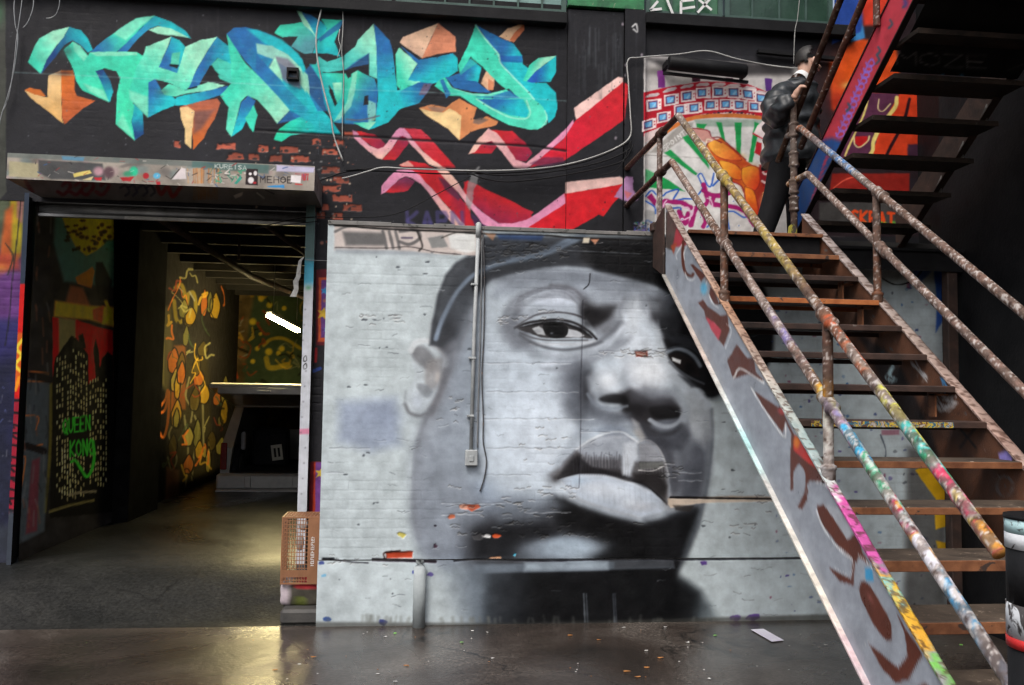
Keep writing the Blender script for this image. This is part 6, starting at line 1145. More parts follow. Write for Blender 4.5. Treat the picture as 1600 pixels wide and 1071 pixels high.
def chan(x, zf, y0, y1, dep, parent, w=.07, side=1, tstops=None, bstops=None, core=RUSTD, nm='stringer_flange'):
    t = .012; a = (y0, zf(y0)); b = (y1, zf(y1))
    MB().prism([(x, a[0], a[1]-.003), (x, b[0], b[1]-.003), (x, b[0], b[1]-dep+.003), (x, a[0], a[1]-dep+.003)], (side*.008, 0, 0)).build('stringer_core', core, parent)
    for dz, stp, ww, sd in ((0, tstops, w, 1), (-dep, bstops, .035, 2)):
        n = int((y0-y1)/.006); yy = np.linspace(y0, y1, n); uu = np.linspace(0, 1, 7)
        for up_, thk in ((1, t),):
            if dz == 0: pr = [(-.012 if side > 0 else .012, 0), (-.012*side, t), (side*w, t), (side*w, 0), (-.012*side, 0)]
            else: pr = [(-.030*side, 0), (-.030*side, t), (side*.008, t), (side*.008, 0), (-.030*side, 0)]
            pr = np.array([(p[0], p[1]) for p in pr]); P = np.zeros((len(pr)*3-2, n, 3)); q = []
            for i in range(len(pr)-1):
                for f in (0, 1/6, 1/3, 1/2, 2/3, 5/6): q.append(pr[i]*(1-f)+pr[i+1]*f)
            q.append(pr[-1]); q = np.array(q); P = np.zeros((len(q), n, 3)); P[..., 0] = x+q[:, 0][:, None]; P[..., 1] = yy[None]; P[..., 2] = np.array([zf(v) for v in yy])[None]+dz+q[:, 1][:, None]
            nz = fbm(len(q), n, 6, 5+sd, 4); nz2 = fbm(len(q), n, 2.6, 8+sd, 3); tt = np.linspace(0, 1, n)[None]+(nz-.5)*.06; c = cmap(stp, tt)
            k = np.clip((nz2-.54)*6, 0, .6)[..., None]; c = c*(1-k)+np.array((70, 48, 40))*k if dz == 0 else c*(1-k*.12)
            link(nm, gridmesh(nm, P, c, flip=side < 0), MPIPE, parent)
TS = px_stops([(338, (150, 136, 128)), (400, (176, 160, 152)), (480, (170, 130, 104)), (560, (170, 150, 138)), (640, (190, 196, 190)), (700, (150, 170, 170)), (770, (206, 206, 206)), (790, (206, 90, 160)), (880, (206, 96, 168)), (895, (150, 140, 150)), (912, (214, 160, 70)), (925, (130, 190, 190)), (945, (224, 176, 60)), (1010, (214, 160, 60)), (1040, (150, 160, 150)), (1060, (120, 190, 90)), (1100, (150, 150, 150))], (XA, -.33, ztop(-.33)), (XA, -4.75, ztop(-4.75)))
BS = [(0, (150, 146, 140)), (.2, (196, 180, 170)), (.32, (206, 220, 220)), (.36, (176, 220, 220)), (.42, (206, 204, 200)), (.55, (222, 214, 200)), (.62, (206, 180, 184)), (.68, (206, 214, 216)), (.72, (120, 196, 220)), (.78, (222, 214, 190)), (1, (216, 212, 200))]
chan(XA, ztop, -.33, -4.75, .50, st, w=.034, tstops=TS, bstops=BS)
def paint_inner():
    cv = Cv(1180, 320, 1900, 1300, (98, 66, 50), 1., 41); P, L, B = cv.poly, cv.line, cv.blob; rg = np.random.default_rng(3)
    n = fbm(cv.H, cv.W, 30, 3, 5); cv.a *= (.7+n*.6)[..., None]
    P([(1290, 420), (1350, 470), (1380, 560), (1330, 520)], (76, 56, 46), 12, .8); P([(1340, 520), (1400, 560), (1440, 640), (1470, 720), (1420, 700), (1380, 600)], (34, 30, 32), 10, .85)  # dark patches paint the unlit part of this face
    for q, c in (([(1428, 570), (1446, 590)], 0), ([(1460, 620), (1474, 640), (1490, 630)], 0), ([(1470, 596), (1480, 612)], 1), ([(1476, 620), (1492, 626)], 0), ([(1395, 575), (1388, 590), (1400, 592)], 2)):
        for k in range(5): L([(x+rg.uniform(-5, 5), y+rg.uniform(-7, 7)) for x, y in q], 1.8, [(196, 196, 200), (70, 130, 180), (170, 200, 210)][c], 1.2)
    P([(1560, 710), (1580, 700), (1582, 725), (1566, 732)], (140, 130, 200), 3); 
    for k in range(4): L([(1570+10*math.cos(a)*(1+k*.15), 760+16*math.sin(a)) for a in np.linspace(0, 6, 9)], 1.2, (120, 112, 112), 1)
    for k in range(60): x = rg.uniform(1260, 1600); y = 340+(x-1250)*1.2+rg.uniform(0, 70); L([(x, y), (x+rg.uniform(-7, 7), y+rg.uniform(-7, 7))], 1.4, [(30, 26, 26), (150, 140, 136), (60, 120, 150), (120, 70, 40)][k % 4], 1, .7)
    L([(1500, 700), (1530, 660)], 3, (30, 28, 30), 2); L([(1500, 670), (1525, 700)], 3, (30, 28, 30), 2)
    return cv
s2 = stringer(XC, zR, -.36, -4.75, .50, paint_inner(), MPIPE, True, st, 'far stringer of bare rust brown steel with tags')
TS2 = [(0, (170, 160, 158)), (.3, (168, 152, 144)), (.5, (180, 150, 138)), (.7, (140, 170, 176)), (.85, (150, 180, 190)), (1, (120, 116, 116))]
chan(XC+.004, zR, -.36, -4.75, .50, st, w=.05, tstops=TS2, bstops=[(0, (70, 50, 40)), (1, (60, 44, 38))])
# treads
for k in range(15):
    z = ZLAND-.176*(k+1)+.176*.0; y = -.68-.248*(k+1)+.0; z += .0
    m = MB(); m.mi = 0; m.box(XA+.012, y, z-.022, XC-.006, y+.265, z, .004); m.mi = 1; m.box(XA+.012, y-.006, z-.046 if k > 8 else z-.034, XC-.006, y+.004, z-.004, .002)
    m.mi = 1; m.box(XA+.012, y+.25, z-.05, XC-.006, y+.258, z-.024)
    o = m.build('tread', [WOOD if k > 6 else RUSTD, OLIP if k in (2,) else (RLIP if k > 6 or k == 0 else RUSTD)], st)
    if k == 2: o['label'] = 'bright orange rusty tread'
    if k in (1, 2, 5, 8): MB().box(XC-.08, y+.06, z-.16, XC-.07, y+.12, z-.024).box(XC-.08, y+.06, z-.05, XC-.004, y+.12, z-.04).build('bracket', RLIP, st)
yk = -.68-.248*6; zk = ZLAND-.176*6; MB().box(2.13, yk+.10, zk-.176, 2.17, yk+.115, zk-.022).build('bracket', OLIP, st)
# graffiti on one tread edge
rg0 = random.Random(4); yk = -.68-.248*7; zk = ZLAND-.176*7
sm_, snt, sb_ = newmat('scribbled_tread_paint'); sn_ = noise(snt, 26, 3, .5); sr_ = ramp(snt, sn_.outputs[0], [(.0, (.10, .05, .03)), (.40, (.02, .13, .22)), (.47, (.50, .36, .04)), (.53, (.12, .05, .03)), (.58, (.40, .36, .32)), (.64, (.03, .16, .24)), (.72, (.14, .06, .03))]); sr_.color_ramp.interpolation = 'CONSTANT'; snt.links.new(sr_.outputs[0], sb_.inputs['Base Color'])
MB().box(1.90, yk-.0085, zk-.033, 2.62, yk-.0064, zk-.006).build('tread_scribble', sm_, st)
def X_(px, py, X): return tuple(at(px, py, 0, X))
# rails, near side
HAP = [(180, GY), (220, (140, 118, 84)), (270, (186, 160, 74)), (330, (150, 124, 84)), (400, (176, 156, 80)), (450, (120, 96, 76)), (500, RB), (522, (112, 82, 66)), (536, (200, 90, 54)), (552, (170, 110, 84)), (565, (150, 130, 116)), (620, (150, 140, 140)), (634, (212, 212, 84)), (662, (206, 204, 64)), (688, (150, 150, 110)), (710, (84, 190, 190)), (738, (62, 142, 96)), (760, (150, 146, 146)), (772, (206, 60, 96)), (786, (206, 90, 110)), (796, (196, 190, 190)), (826, (220, 190, 76)), (846, (214, 92, 84)), (858, (214, 110, 90)), (866, (214, 150, 66))]
HBP = [(253, (126, 92, 76)), (290, (150, 130, 120)), (330, (120, 92, 76)), (365, RB), (430, (140, 120, 110)), (500, (150, 132, 126)), (530, (134, 124, 180)), (556, (150, 122, 112)), (598, (122, 98, 86)), (612, (210, 156, 50)), (622, (206, 206, 160)), (640, (150, 140, 190)), (668, (180, 150, 170)), (688, (72, 180, 224)), (712, (80, 172, 220)), (722, (196, 204, 208)), (744, (62, 158, 112)), (764, (186, 206, 198)), (800, (190, 190, 196)), (816, (194, 54, 92)), (832, (222, 160, 64)), (850, (212, 208, 218)), (920, (216, 216, 224)), (942, (66, 142, 190)), (975, (96, 152, 190)), (1000, (150, 150, 156)), (1071, (110, 108, 116))]
pr = .0235; xr_ = XA+.02
a0 = X_(1060, 181, xr_); a1 = X_(1562, 866, xr_)
b0 = X_(1050, 253, xr_); b1 = X_(1600, 1100, xr_)
def lerp3(a, b, t): return tuple(a[i]+(b[i]-a[i])*t for i in range(3))
tY = lambda a, b, y: (y-a[1])/(b[1]-a[1])
yp1, yp2 = -1.46, -2.76; ta1, ta2 = tY(a0, a1, yp1), tY(a0, a1, yp2); tb1, tb2 = tY(b0, b1, yp1), tY(b0, b1, yp2)
HA = px_stops(HAP, a0, a1); HBc = px_stops(HBP, b0, b1)
pipe('handrail', [a0, a1], pr*1.0, HA, st, 3, .3, couplings=(ta1, ta2)); pipe('mid_rail', [b0, b1], pr, HBc, st, 4, .35, couplings=(tb1, tb2))
for i, (yp, t0) in enumerate(((yp1, ta1), (yp2, ta2))):
    top = lerp3(a0, a1, t0); bot = (xr_, yp, ztop(yp)-.02)
    pipe('rail_post', [top, bot], pr*.98, [(0, (122, 88, 70)), (.5, (132, 92, 72)), (1, (110, 76, 60))] if i == 0 else [(0, (116, 84, 70)), (.35, (90, 60, 50)), (.5, (200, 140, 40)), (.56, (206, 204, 190)), (.9, (200, 196, 196)), (1, (60, 50, 46))], st, 6+i, .2, couplings=(.97,))
# landing guard pipes running back to the wall, with their post
ga = X_(1060, 181, xr_); gb = X_(1050, 253, xr_)
pipe('guard_rail', [ga, (xr_, U_-.02, ga[2]+.01)], pr, [(0, RD_), (1, (80, 60, 50))], st, 11, .1, couplings=(.28,)); pipe('guard_rail', [gb, (xr_, U_-.02, gb[2]-.03)], pr, [(0, RD_), (1, (60, 46, 40))], st, 12, .1, couplings=(.22,))
gp = X_(1031, 205, xr_); pipe('rail_post', [(xr_, gp[1], ga[2]), (xr_, gp[1], ZLAND+.1)], pr*.9, [(0, (120, 96, 84)), (.5, (160, 140, 134)), (1, (150, 130, 124))], st, 13, .3)
# rails, far side
c0 = X_(1250, 200, XC); c1 = lerp3(c0, X_(1600, 490, XC), 1.35); d0 = X_(1262, 272, XC); d1 = lerp3(d0, X_(1600, 612, XC), 1.35)
HC = [(0, (150, 140, 134)), (.05, (150, 96, 70)), (.16, (110, 110, 120)), (.22, (90, 130, 180)), (.26, (80, 130, 190)), (.30, (150, 140, 136)), (.4, (120, 96, 84)), (1, (126, 100, 90))]
tc = tY(c0, c1, -1.40); td = tY(d0, d1, -1.42)
pipe('handrail', [(XC, c0[1]+.22, c0[2]), c0, c1], pr, HC, st, 21, .4, couplings=(tc+.05,)); pipe('mid_rail', [(XC, d0[1]+.32, d0[2]-.0), d0, d1], pr, [(0, (176, 120, 60)), (.1, (130, 110, 100)), (1, (128, 100, 90))], st, 22, .4, couplings=(td+.07,))
top = lerp3(c0, c1, tc); pipe('rail_post', [top, (XC, top[1], zR(top[1])-.02)], pr, [(0, (140, 120, 110)), (.5, (110, 76, 62)), (1, (130, 84, 60))], st, 23, .25, couplings=(.97,))
# newel
npx = X_(1240, 200, XC-.02); pipe('newel_post', [(XC-.02, npx[1], 3.82), (XC-.02, npx[1], ZLAND+.05)], pr*1.05, [(0, (60, 48, 42)), (.35, (120, 108, 100)), (.55, (96, 80, 70)), (.7, (90, 74, 64)), (1, (60, 44, 38))], st, 24, .15, couplings=(.2, .42, .62, .75))
# ---------------------------------------------------------------- landing
ld = empty('landing', (2.9, .0, ZLAND)); tag(ld, 'dark steel landing plate at the top of the lower stairs', 'landing')
MB().box(XA+.05, -.675, ZLAND-.012, XC+.05, U_-.05, ZLAND+.0, .002).box(XC+.05, -.30, ZLAND-.012, XB1-.01, U_-.05, ZLAND+.0, .002).build('deck', RUSTD, ld)
MB().box(XA+.05, -.695, ZLAND-.02, XC, -.677, ZLAND+.004, .002).build('nosing', RLIP, ld); MB().box(XC+.06, -.315, ZLAND-.02, XB1-.01, -.302, ZLAND+.003, .002).build('nosing', BLACK, ld)
MB().box(XA+.05, -.66, ZLAND-.16, XC-.01, -.645, ZLAND-.014).box(XA+.05, -.645, ZLAND-.16, XC-.01, -.60, ZLAND-.148).box(XC+.06, -.29, ZLAND-.16, XB1-.01, -.275, ZLAND-.014).build('edge_channel', BLACK, ld)
MB().box(XB1-.12, -.27, 0, XB1-.04, -.19, ZLAND-.02, .006).build('leg', RUSTD, ld)
kp = X_(1258, 262, XC-.06)
MB().prism([(XA-.02, -.32, 2.99), (XA-.02, -.05, 2.90), (XA-.02, -.05, 2.60), (XA-.02, -.32, 2.50)], (.012, 0, 0)).box(XA-.04, -.10, 2.86, XA+.03, -.02, 2.93, .01).build('stringer_plate', RUSTD, st)
# yellow smear on the landing end
MB().prism([(XC-.13, -.40, 2.765), (XC-.07, -.40, 2.765), (XC-.055, -.40, 2.86), (XC-.085, -.40, 2.90), (XC-.115, -.40, 2.87)], (0, .012, 0)).build('yellow_bracket', m_proc('yellow_spray', (.25, .22, .03), (.36, .33, .05), 20, .5, c3=(.05, .04, .03), t3=.50), ld)
# ---------------------------------------------------------------- upper flight
us = empty('metal_staircase', (3.3, -.4, ZLAND)); tag(us, 'upper flight of metal stairs with red and blue stringer climbing out of view', 'staircase')
XU, XV = 2.90, 3.78; UTR = m_proc('grimy_dark_tread', (.008, .006, .005), (.030, .019, .014), 11, .6, 0, (.06, .05, .045), .66, spec=.2)
zu = lambda y: 3.38+.665*(-.33-y)      # top edge, rising towards the viewer
def paint_red():
    cv = Cv(1200, -700, 2400, 420, (190, 62, 76), 1., 42); P, L, B = cv.poly, cv.line, cv.blob; rg = np.random.default_rng(4)
    n = fbm(cv.H, cv.W, 25, 3, 4); cv.a *= (.88+n*.24)[..., None]
    P([(1200, 236), (1300, 216), (1400, 250), (1400, 420), (1200, 420)], (36, 78, 140), 12)
    for k in range(16): L([(1262+k*2, 330-k*6), (1268+k*2+rg.uniform(-4, 4), 322-k*6)], 2.5, (196, 60, 90), 1.5, .8)
    for k in range(13):
        x = 1312+k*3.9; y = 208-k*9.2; L([(x-5, y+5), (x+3, y-5), (x+7, y+3), (x-2, y+7), (x-6, y)], 2, (140, 110, 214), 1.5, .95)
    for (x, y) in ((1391, 38), (1372, 80), (1371, 94), (1413, 6), (1325, 168), (1290, 300)): L([(x, y-6), (x+3, y), (x-2, y+6)], 3.5, (56, 84, 100), 1.5, .9)
    B(1415, 5, 5, 9, (90, 60, 130), .8)
    return cv
stringer(XU-.004, zu, .0, -4.2, .34, paint_red(), MST, False, us, 'stringer painted pinkish red above and blue at its foot')
chan(XU, zu, .0, -4.2, .34, us, w=.05, tstops=[(0, (60, 40, 40)), (1, (74, 40, 40))], bstops=[(0, (30, 24, 24)), (1, (34, 26, 22))])
MB().prism([(XV, .1, zu(.1)), (XV, -4.2, zu(-4.2)), (XV, -4.2, zu(-4.2)-.34), (XV, .1, zu(.1)-.34)], (.012, 0, 0)).prism([(XV-.05, .1, zu(.1)-.34), (XV-.05, -4.2, zu(-4.2)-.34), (XV-.05, -4.2, zu(-4.2)-.35), (XV-.05, .1, zu(.1)-.35)], (.05, 0, 0)).build('stringer', RUSTD, us)
for k in range(17):
    y = -.10-.262*k; z = 2.93+.176*k+.0
    m = MB(); m.box(XU+.012, y-.27, z-.03, XV-.004, y, z, .003); m.box(XU+.012, y-.278, z-.034, XV-.004, y-.27, z-.002)
    m.build('tread', UTR, us)
    if k in (1, 2, 3, 4): MB().prism([(XV-.006, y-.05, z+.02), (XV-.006, y-.17, z+.02), (XV-.006, y-.17, z+.15)], (-.006, 0, 0)).build('bracket', CONC, us)
# solid plate closing the upper treads from below, with faint scrawls
def paint_plate():
    cv = Cv(1200, -700, 2600, 420, (22, 21, 21), .8, 43); P, L, B, T = cv.poly, cv.line, cv.blob, cv.T; rg = np.random.default_rng(6)
    T(1200, 0, 3.9675); text(cv, 'MOZE', 800, 320, 80, 9, (110, 110, 112), dx=(1, .05), wide=2.2, soft=6, a=.8)
    for q in ([(760, 450), (800, 500), (900, 520), (950, 480)], [(960, 480), (1000, 530), (1060, 500), (1080, 470)], [(1100, 500), (1160, 540), (1220, 520), (1200, 470)], [(1230, 540), (1260, 580)], [(880, 470), (900, 520)]): L(q, 24, (60, 130, 166), 12, .85)
    for q in ([(880, 220), (950, 250)], [(1000, 230), (1080, 260), (1100, 220)], [(1200, 240), (1240, 290)], [(1300, 250), (1400, 270)]): L(q, 8, (84, 76, 72), 6, .5)
    L([(1490, 435), (1580, 400)], 6, (90, 90, 90), 5, .6)
    return cv
y0, y1 = -1.36, -4.2; n_, m2 = 260, 90; pcv = paint_plate()
P = np.zeros((m2, n_, 3)); P[..., 1] = np.linspace(y0, y1, n_)[None]; P[..., 0] = np.linspace(XU+.02, XV-.01, m2)[:, None]; P[..., 2] = (zu(0)-.40)+.665*(-P[..., 1]); px, py = toPx(P.reshape(-1, 3))
link('soffit_plate', gridmesh('soffit_plate', P, pcv.sample(px, py)), MP, us)
o = MB(); o.box(XV+.02, -6.0, 4.30, XB1, -.9, 4.42).box(XU, -6.5, 5.6, XB1, -3.2, 5.7).build('upper_shade_platform', BLACK, us)  # platform enlarged beyond view to block sky light
# its handrails
e0 = X_(1262, 205, XU-.06); e1 = X_(1349, 0, XU-.06); f0 = X_(1243, 182, XU-.06); f1 = X_(1313, 0, XU-.06)
pipe('handrail', [lerp3(f0, f1, -.45), lerp3(f0, f1, 3.0)], pr, [(0, (90, 60, 40)), (.2, RD_), (1, (80, 54, 44))], us, 31, .08); pipe('mid_rail', [lerp3(e0, e1, -.15), lerp3(e0, e1, 3.0)], pr, [(0, (74, 50, 40)), (.3, (96, 60, 48)), (1, (80, 54, 44))], us, 32, .12)
q0 = X_(1372, 20, XU-.02); pipe('rail_post', [(XU-.03, q0[1], zu(q0[1])+.55), (XU-.03, q0[1], zu(q0[1])-.05)], pr*.9, [(0, (90, 66, 56)), (1, (100, 60, 50))], us, 33, .2)
# ---------------------------------------------------------------- wall fittings and cables
def cable(name, pts, r_, mat, lab, Y=U_-.02, group=None, sag=None, cat='cable'):
    P = [Vector(at(p[0], p[1], 1, Y if len(p) < 3 else p[2])) for p in pts]; P = smooth_pts(np.array(P), False, 6); return tag(MB().tube([tuple(p) for p in P], r_, 7).build(name, mat), lab, cat, group)
cable('hanging_cable', [(506, -40), (505, 0), (495, 48), (495, 84), (501, 120), (508, 150), (517, 184), (522, 214), (536, 252)], .007, WHITEP, 'thick white cable hanging down over the teal lettering', U_-.05)
cable('thin_wire', [(535, -30), (535, 0), (536, 40), (534, 80), (537, 120), (535, 180), (535, 218)], .0035, WHITEP, 'thin pale wire hanging straight beside the thick white cable', U_-.04)
cable('thin_wire', [(531, 46), (529, 62), (532, 74), (527, 90)], .0035, WHITEP, 'short frayed wire end looped at the top of the wall joint', U_-.05)
cable('wall_cable', [(534, 279), (548, 276), (575, 268), (598, 262), (640, 264), (700, 266), (760, 267), (820, 265), (870, 260), (920, 248), (965, 230), (985, 212), (985, 180), (982, 130), (981, 95), (1000, 90), (1060, 85), (1105, 80), (1150, 92), (1200, 102), (1250, 108)], .006, WHITEP, 'long white cable running under the red bands and up to the pale panel', U_-.10)
for k, q in enumerate(([(500, 282), (545, 268), (600, 268), (700, 272), (800, 270), (870, 262), (930, 248), (985, 222)], [(540, 266), (620, 262), (730, 268), (780, 274), (850, 270), (930, 256), (980, 236), (986, 220)], [(730, 270), (760, 280), (800, 284), (870, 276), (940, 262), (975, 250), (990, 226)], [(400, 356), (480, 340), (560, 340), (620, 334), (680, 305), (736, 275)], [(985, 222), (975, 250), (960, 268), (940, 274)])):
    cable('wall_cable', q, .006 if k < 3 else .004, BLACK, ['upper black cable of the bundle under the white cable', 'middle black cable of the bundle, tight to the white cable', 'lowest sagging black cable of the bundle below the white cable', 'thin black wire sloping up from the door post to the red bands', 'short black cable tail curling down beside the pale panel'][k], U_-.08-.01*k)
for q, l in (([(27, -20), (22, 8), (24, 40), (28, 60), (22, 110), (12, 150), (0, 190), (-6, 240)], 'left of two loose grey wires at the wall corner'), ([(37, -20), (32, 20), (26, 60), (22, 100), (14, 150), (4, 175)], 'right of two loose grey wires at the wall corner'), ([(52, -20), (52, 10), (44, 34), (36, 44)], 'short loose grey wire right of the pair at the wall corner'), ([(93, -20), (93, 6), (88, 22), (80, 28), (72, 29)], 'hooked wire end above the first teal letter')):
    cable('loose_wire', q, .004, STEEL, l, U_-.05)
cable('thin_wire', [(1250, -10), (1246, 30), (1242, 50), (1240, 100)], .003, WHITEP, 'thin wire dropping from the green windows behind the man', U_-.12)
cable('thin_wire', [(398, 357), (440, 352), (498, 346)], .004, BLACK, 'short black wire crossing the teal door post', U_-.14)
cable('door_wire', [(476, 406), (490, 407), (517, 408)], .003, STEEL, 'grey wire tied across the door post above the white paint', U_-.14)
# conduit on the portrait
cn = empty('electrical_conduit', tuple(at(742, 500, 1, -.03))); tag(cn, 'pale steel conduit with a switch box running down the portrait forehead and cheek', 'conduit')
ca, cb, cc = at(748, 352, 1, -.03), at(741, 520, 1, -.03), at(736, 704, 1, -.03); MB().tube([ca, cb, cc], .014, 10).build('pipe', CREAM, cn)
t0, t1 = at(748, 350, 1, -.03), at(747.5, 371, 1, -.03); MB().tube([t1, t0, t0+np.array((0, 0, .012))], [.021, .021, .008], 10).build('cap', CREAM, cn)
a = at(727, 703, 1, -.03); b = at(746, 728, 1, -.03); MB().box(a[0], -.055, b[2], b[0], -.004, a[2], .006).box(a[0]+.028, -.062, b[2]+.03, b[0]-.028, -.05, a[2]-.04, .004).build('switch_box', CREAM, cn)
for py_ in (445, 560, 650):
    q = at(744-(py_-352)*.03, py_, 1, -.02); MB().box(q[0]-.026, -.047, q[2]-.008, q[0]+.026, -.006, q[2]+.008, .003).build('clamp', CREAM, cn)
GRYC = m_proc('grey_cable', (.045, .045, .05), (.09, .09, .095), 9, .5, c3=(.16, .10, .07), t3=.62)
cable('surface_cable', [(755, 366), (757, 440), (756, 520), (753, 590), (755, 650), (755, 690), (760, 720), (757, 745), (750, 768)], .005, GRYC, 'dark wavering cable beside the pale conduit on the portrait', -.012)
g_ = cable('surface_channel', [(753, 372), (752, 450), (750, 540), (747, 640), (746, 700)], .006, STEEL, 'thin grey cable between the conduit and the dark cable', -.010)
a = at(656, 886, 1, -.07); b = at(654, 984, 1, -.07)
sp = MB().tube([a+np.array((0, .03, .03)), a, b], [.03, .042, .044], 16).build('standpipe', m_proc('painted_pipe_grey', (.24, .27, .28), (.36, .40, .41), 4, .5, c3=(.10, .12, .35), t3=.70, sc3=9)); tag(sp, 'short painted drain pipe standing against the plinth of the portrait wall', 'pipe')
# vent, cylinder, tape
vb = empty('wall_vent', tuple(at(457, 114, 1, U_))); tag(vb, 'small square black vent hood on the teal lettering', 'vent')
a = at(448, 105, 1, U_-.05); b = at(466, 124, 1, U_-.05); m = MB(); t = .014
m.box(a[0], U_-.05, b[2], a[0]+t, U_, a[2]).box(b[0]-t, U_-.05, b[2], b[0], U_, a[2]).box(a[0]+t, U_-.05, a[2]-t*2, b[0]-t, U_, a[2]).box(a[0]+t, U_-.05, b[2], b[0]-t, U_, b[2]+t); m.build('hood', BLACK, vb)
cy = empty('wall_roller', tuple(at(1105, 103, 1, U_-.12))); tag(cy, 'long black cylinder mounted above the pale mural panel', 'roller')
a = at(1044, 98, 1, U_-.14); b = at(1166, 112, 1, U_-.14); MB().tube([a, a+(b-a)*.02, b-(b-a)*.02, b], [.05, .062, .062, .05], 18).build('cylinder', BLACK, cy)
MB().bar(Vector(a)+Vector((-.03, .04, -.08)), Vector(b)+Vector((.03, .04, -.08)), .03, .02).bar(Vector(a), Vector(a)+Vector((0, .13, .0)), .03, .05).bar(Vector(b), Vector(b)+Vector((0, .13, 0)), .03, .05).build('bracket', BLACK, cy)
a = P_(1180, 84); b = P_(1300, 96); m = MB(); m.bar(Vector(a)+Vector((0, -.05, 0)), Vector(b)+Vector((0, -.05, 0)), .05, .03); tag(m.build('wall_rail', BLACK), 'short black rail on the wall left of the man head', 'rail')
tp = [at(x, y, 1, U_-.16) for x, y in ((474, 402), (469, 408), (467, 420), (466, 432), (462, 440), (463, 452), (458, 464))]
m = MB(); wd = [.006, .014, .016, .018, .020, .018, .026]
rows = [(m.bm.verts.new((p[0]-w_, p[1]+.01*math.sin(i), p[2])), m.bm.verts.new((p[0]+w_, p[1]-.01*math.sin(i*1.3), p[2])), m.bm.verts.new((p[0]+w_, p[1]+.004-.01*math.sin(i*1.3), p[2])), m.bm.verts.new((p[0]-w_, p[1]+.004+.01*math.sin(i), p[2]))) for i, (p, w_) in enumerate(zip(tp, wd))]
for r0, r1 in zip(rows, rows[1:]):
    for k in range(4): m.bm.faces.new((r0[k], r0[(k+1) % 4], r1[(k+1) % 4], r1[k]))
m.bm.faces.new(rows[0]); m.bm.faces.new(rows[-1][::-1]); tag(m.build('hanging_tape', m_proc('grimy_tape', (.25, .25, .24), (.42, .42, .41), 30, .5)), 'grimy strip of tape hanging beside the door post', 'tape')
# ---------------------------------------------------------------- lamp in the garage
lp = empty('tube_lamp', (-2.1, 7, 2.72)); tag(lp, 'lit fluorescent tube lamp hanging in the garage', 'lamp')
la = at(418, 494, 2, 2.64); lb = at(464, 518, 2, 2.64)
me_, ntt, bb = newmat('lamp_glow'); bb.inputs['Emission Color'].default_value = (1, .82, .40, 1); bb.inputs['Emission Strength'].default_value = 92; bb.inputs['Base Color'].default_value = (1, 1, 1, 1)
MB().tube([la, lb], .019, 10).build('tube', me_, lp); o_ = Vector((.034, 0, 0)); MB().tube([Vector(la)+o_, Vector(lb)+o_], .019, 10).build('tube', me_, lp)
MB().bar(Vector(la)+Vector((.012, .02, .045)), Vector(lb)+Vector((.03, .03, .05)), .07, .035).build('housing', STEEL, lp)
MB().tube([tuple(Vector(la)+Vector((.03, .3, .08))), (la[0]+.03, la[1]+.3, 3.4)], .004, 5).build('chain', STEEL, lp); MB().tube([tuple(Vector(lb)+Vector((.03, -.3, .08))), (lb[0]+.03, lb[1]-.3, 3.4)], .004, 5).build('chain', STEEL, lp)
# ---------------------------------------------------------------- van with open tailgate
VY = 6.4; van = empty('parked_van', (-1.9, VY, .28)); tag(van, 'dark van parked in the garage with its tailgate raised', 'van')
v0 = at(345, 700, 1, VY)[0]; v1 = v0+1.86; bt = at(400, 767, 1, VY)[2]; bt1 = at(400, 740, 1, VY)[2]; rz = at(400, 640, 1, VY)[2]+.02
VB = m_proc('van_body', (.26, .26, .25), (.38, .38, .36), 3, .3, .3); VI = m_proc('van_lining', (.008, .008, .010), (.02, .02, .024), 8, .8); BUMP = m_proc('van_bumper', (.34, .34, .34), (.50, .50, .49), 4, .4, .2)
m = MB()
for sx, s in ((v0, 1), (v1, -1)):
    m.prism([(sx, VY, bt1), (sx, VY, bt1+.35), (sx+s*.14, VY+.18, rz), (sx+s*.26, VY+.18, rz), (sx+s*.16, VY, bt1+.35), (sx+s*.12, VY, bt1)], (0, .12, 0))
    m.prism([(sx, VY+.1, .5), (sx, VY+.1, bt1+.35), (sx+s*.14, VY+.28, rz), (sx+s*.14, VY+3.2, rz), (sx, VY+3.2, .5)], (s*.05, 0, 0))
m.box(v0+.13, VY+.18, rz, v1-.13, VY+3.2, rz+.05, .02).box(v0+.1, VY+3.2, .5, v1-.1, VY+3.25, bt1+.5); m.build('body', VB, van)
MB().box(v0+.12, VY+.03, bt1-.03, v1-.12, VY+2.2, bt1+.02).box(v0+.2, VY+1.3, bt1, v0+.75, VY+1.5, rz-.32, .04).box(v1-.85, VY+1.3, bt1, v1-.25, VY+1.5, rz-.38, .04).build('interior', VI, van)
MB().box(v0-.03, VY-.12, bt+.02, v1+.03, VY+.06, bt1, .03).box(v0-.03, VY-.15, bt-.01, v1+.03, VY+.02, bt+.03, .012).build('bumper', BUMP, van)
for fx in (.22, .78): xx = v0+(v1-v0)*fx*.62+.1; MB().box(xx, VY-.15, bt+.05, xx+.09, VY-.1, bt1-.02, .01).build('bumper_guard', BUMP, van)
MB().box(v0+.004, VY-.03, bt1+.05, v0+.09, VY+.0, bt1+.42, .01).build('tail_light', m_proc('red_lens', (.16, .01, .01), (.22, .015, .015), 5, .25), van)
h0 = at(340, 604, 1, VY-.9); h1z = rz+.02
tg = MB(); tg.prism([(v0+.02, VY-.95, h0[2]-.02), (v0+.02, VY-.95, h0[2]+.02), (v0+.14, VY+.2, h1z+.05), (v0+.14, VY+.2, h1z)], (v1-v0-.16, 0, 0)).box(v0+.12, VY-.96, h0[2]-.10, v1-.12, VY-.92, h0[2]-.0, .012); tgo = tg.build('tailgate', m_proc('tailgate_paint', (.30, .29, .28), (.42, .41, .40), 4, .25, .2), van)
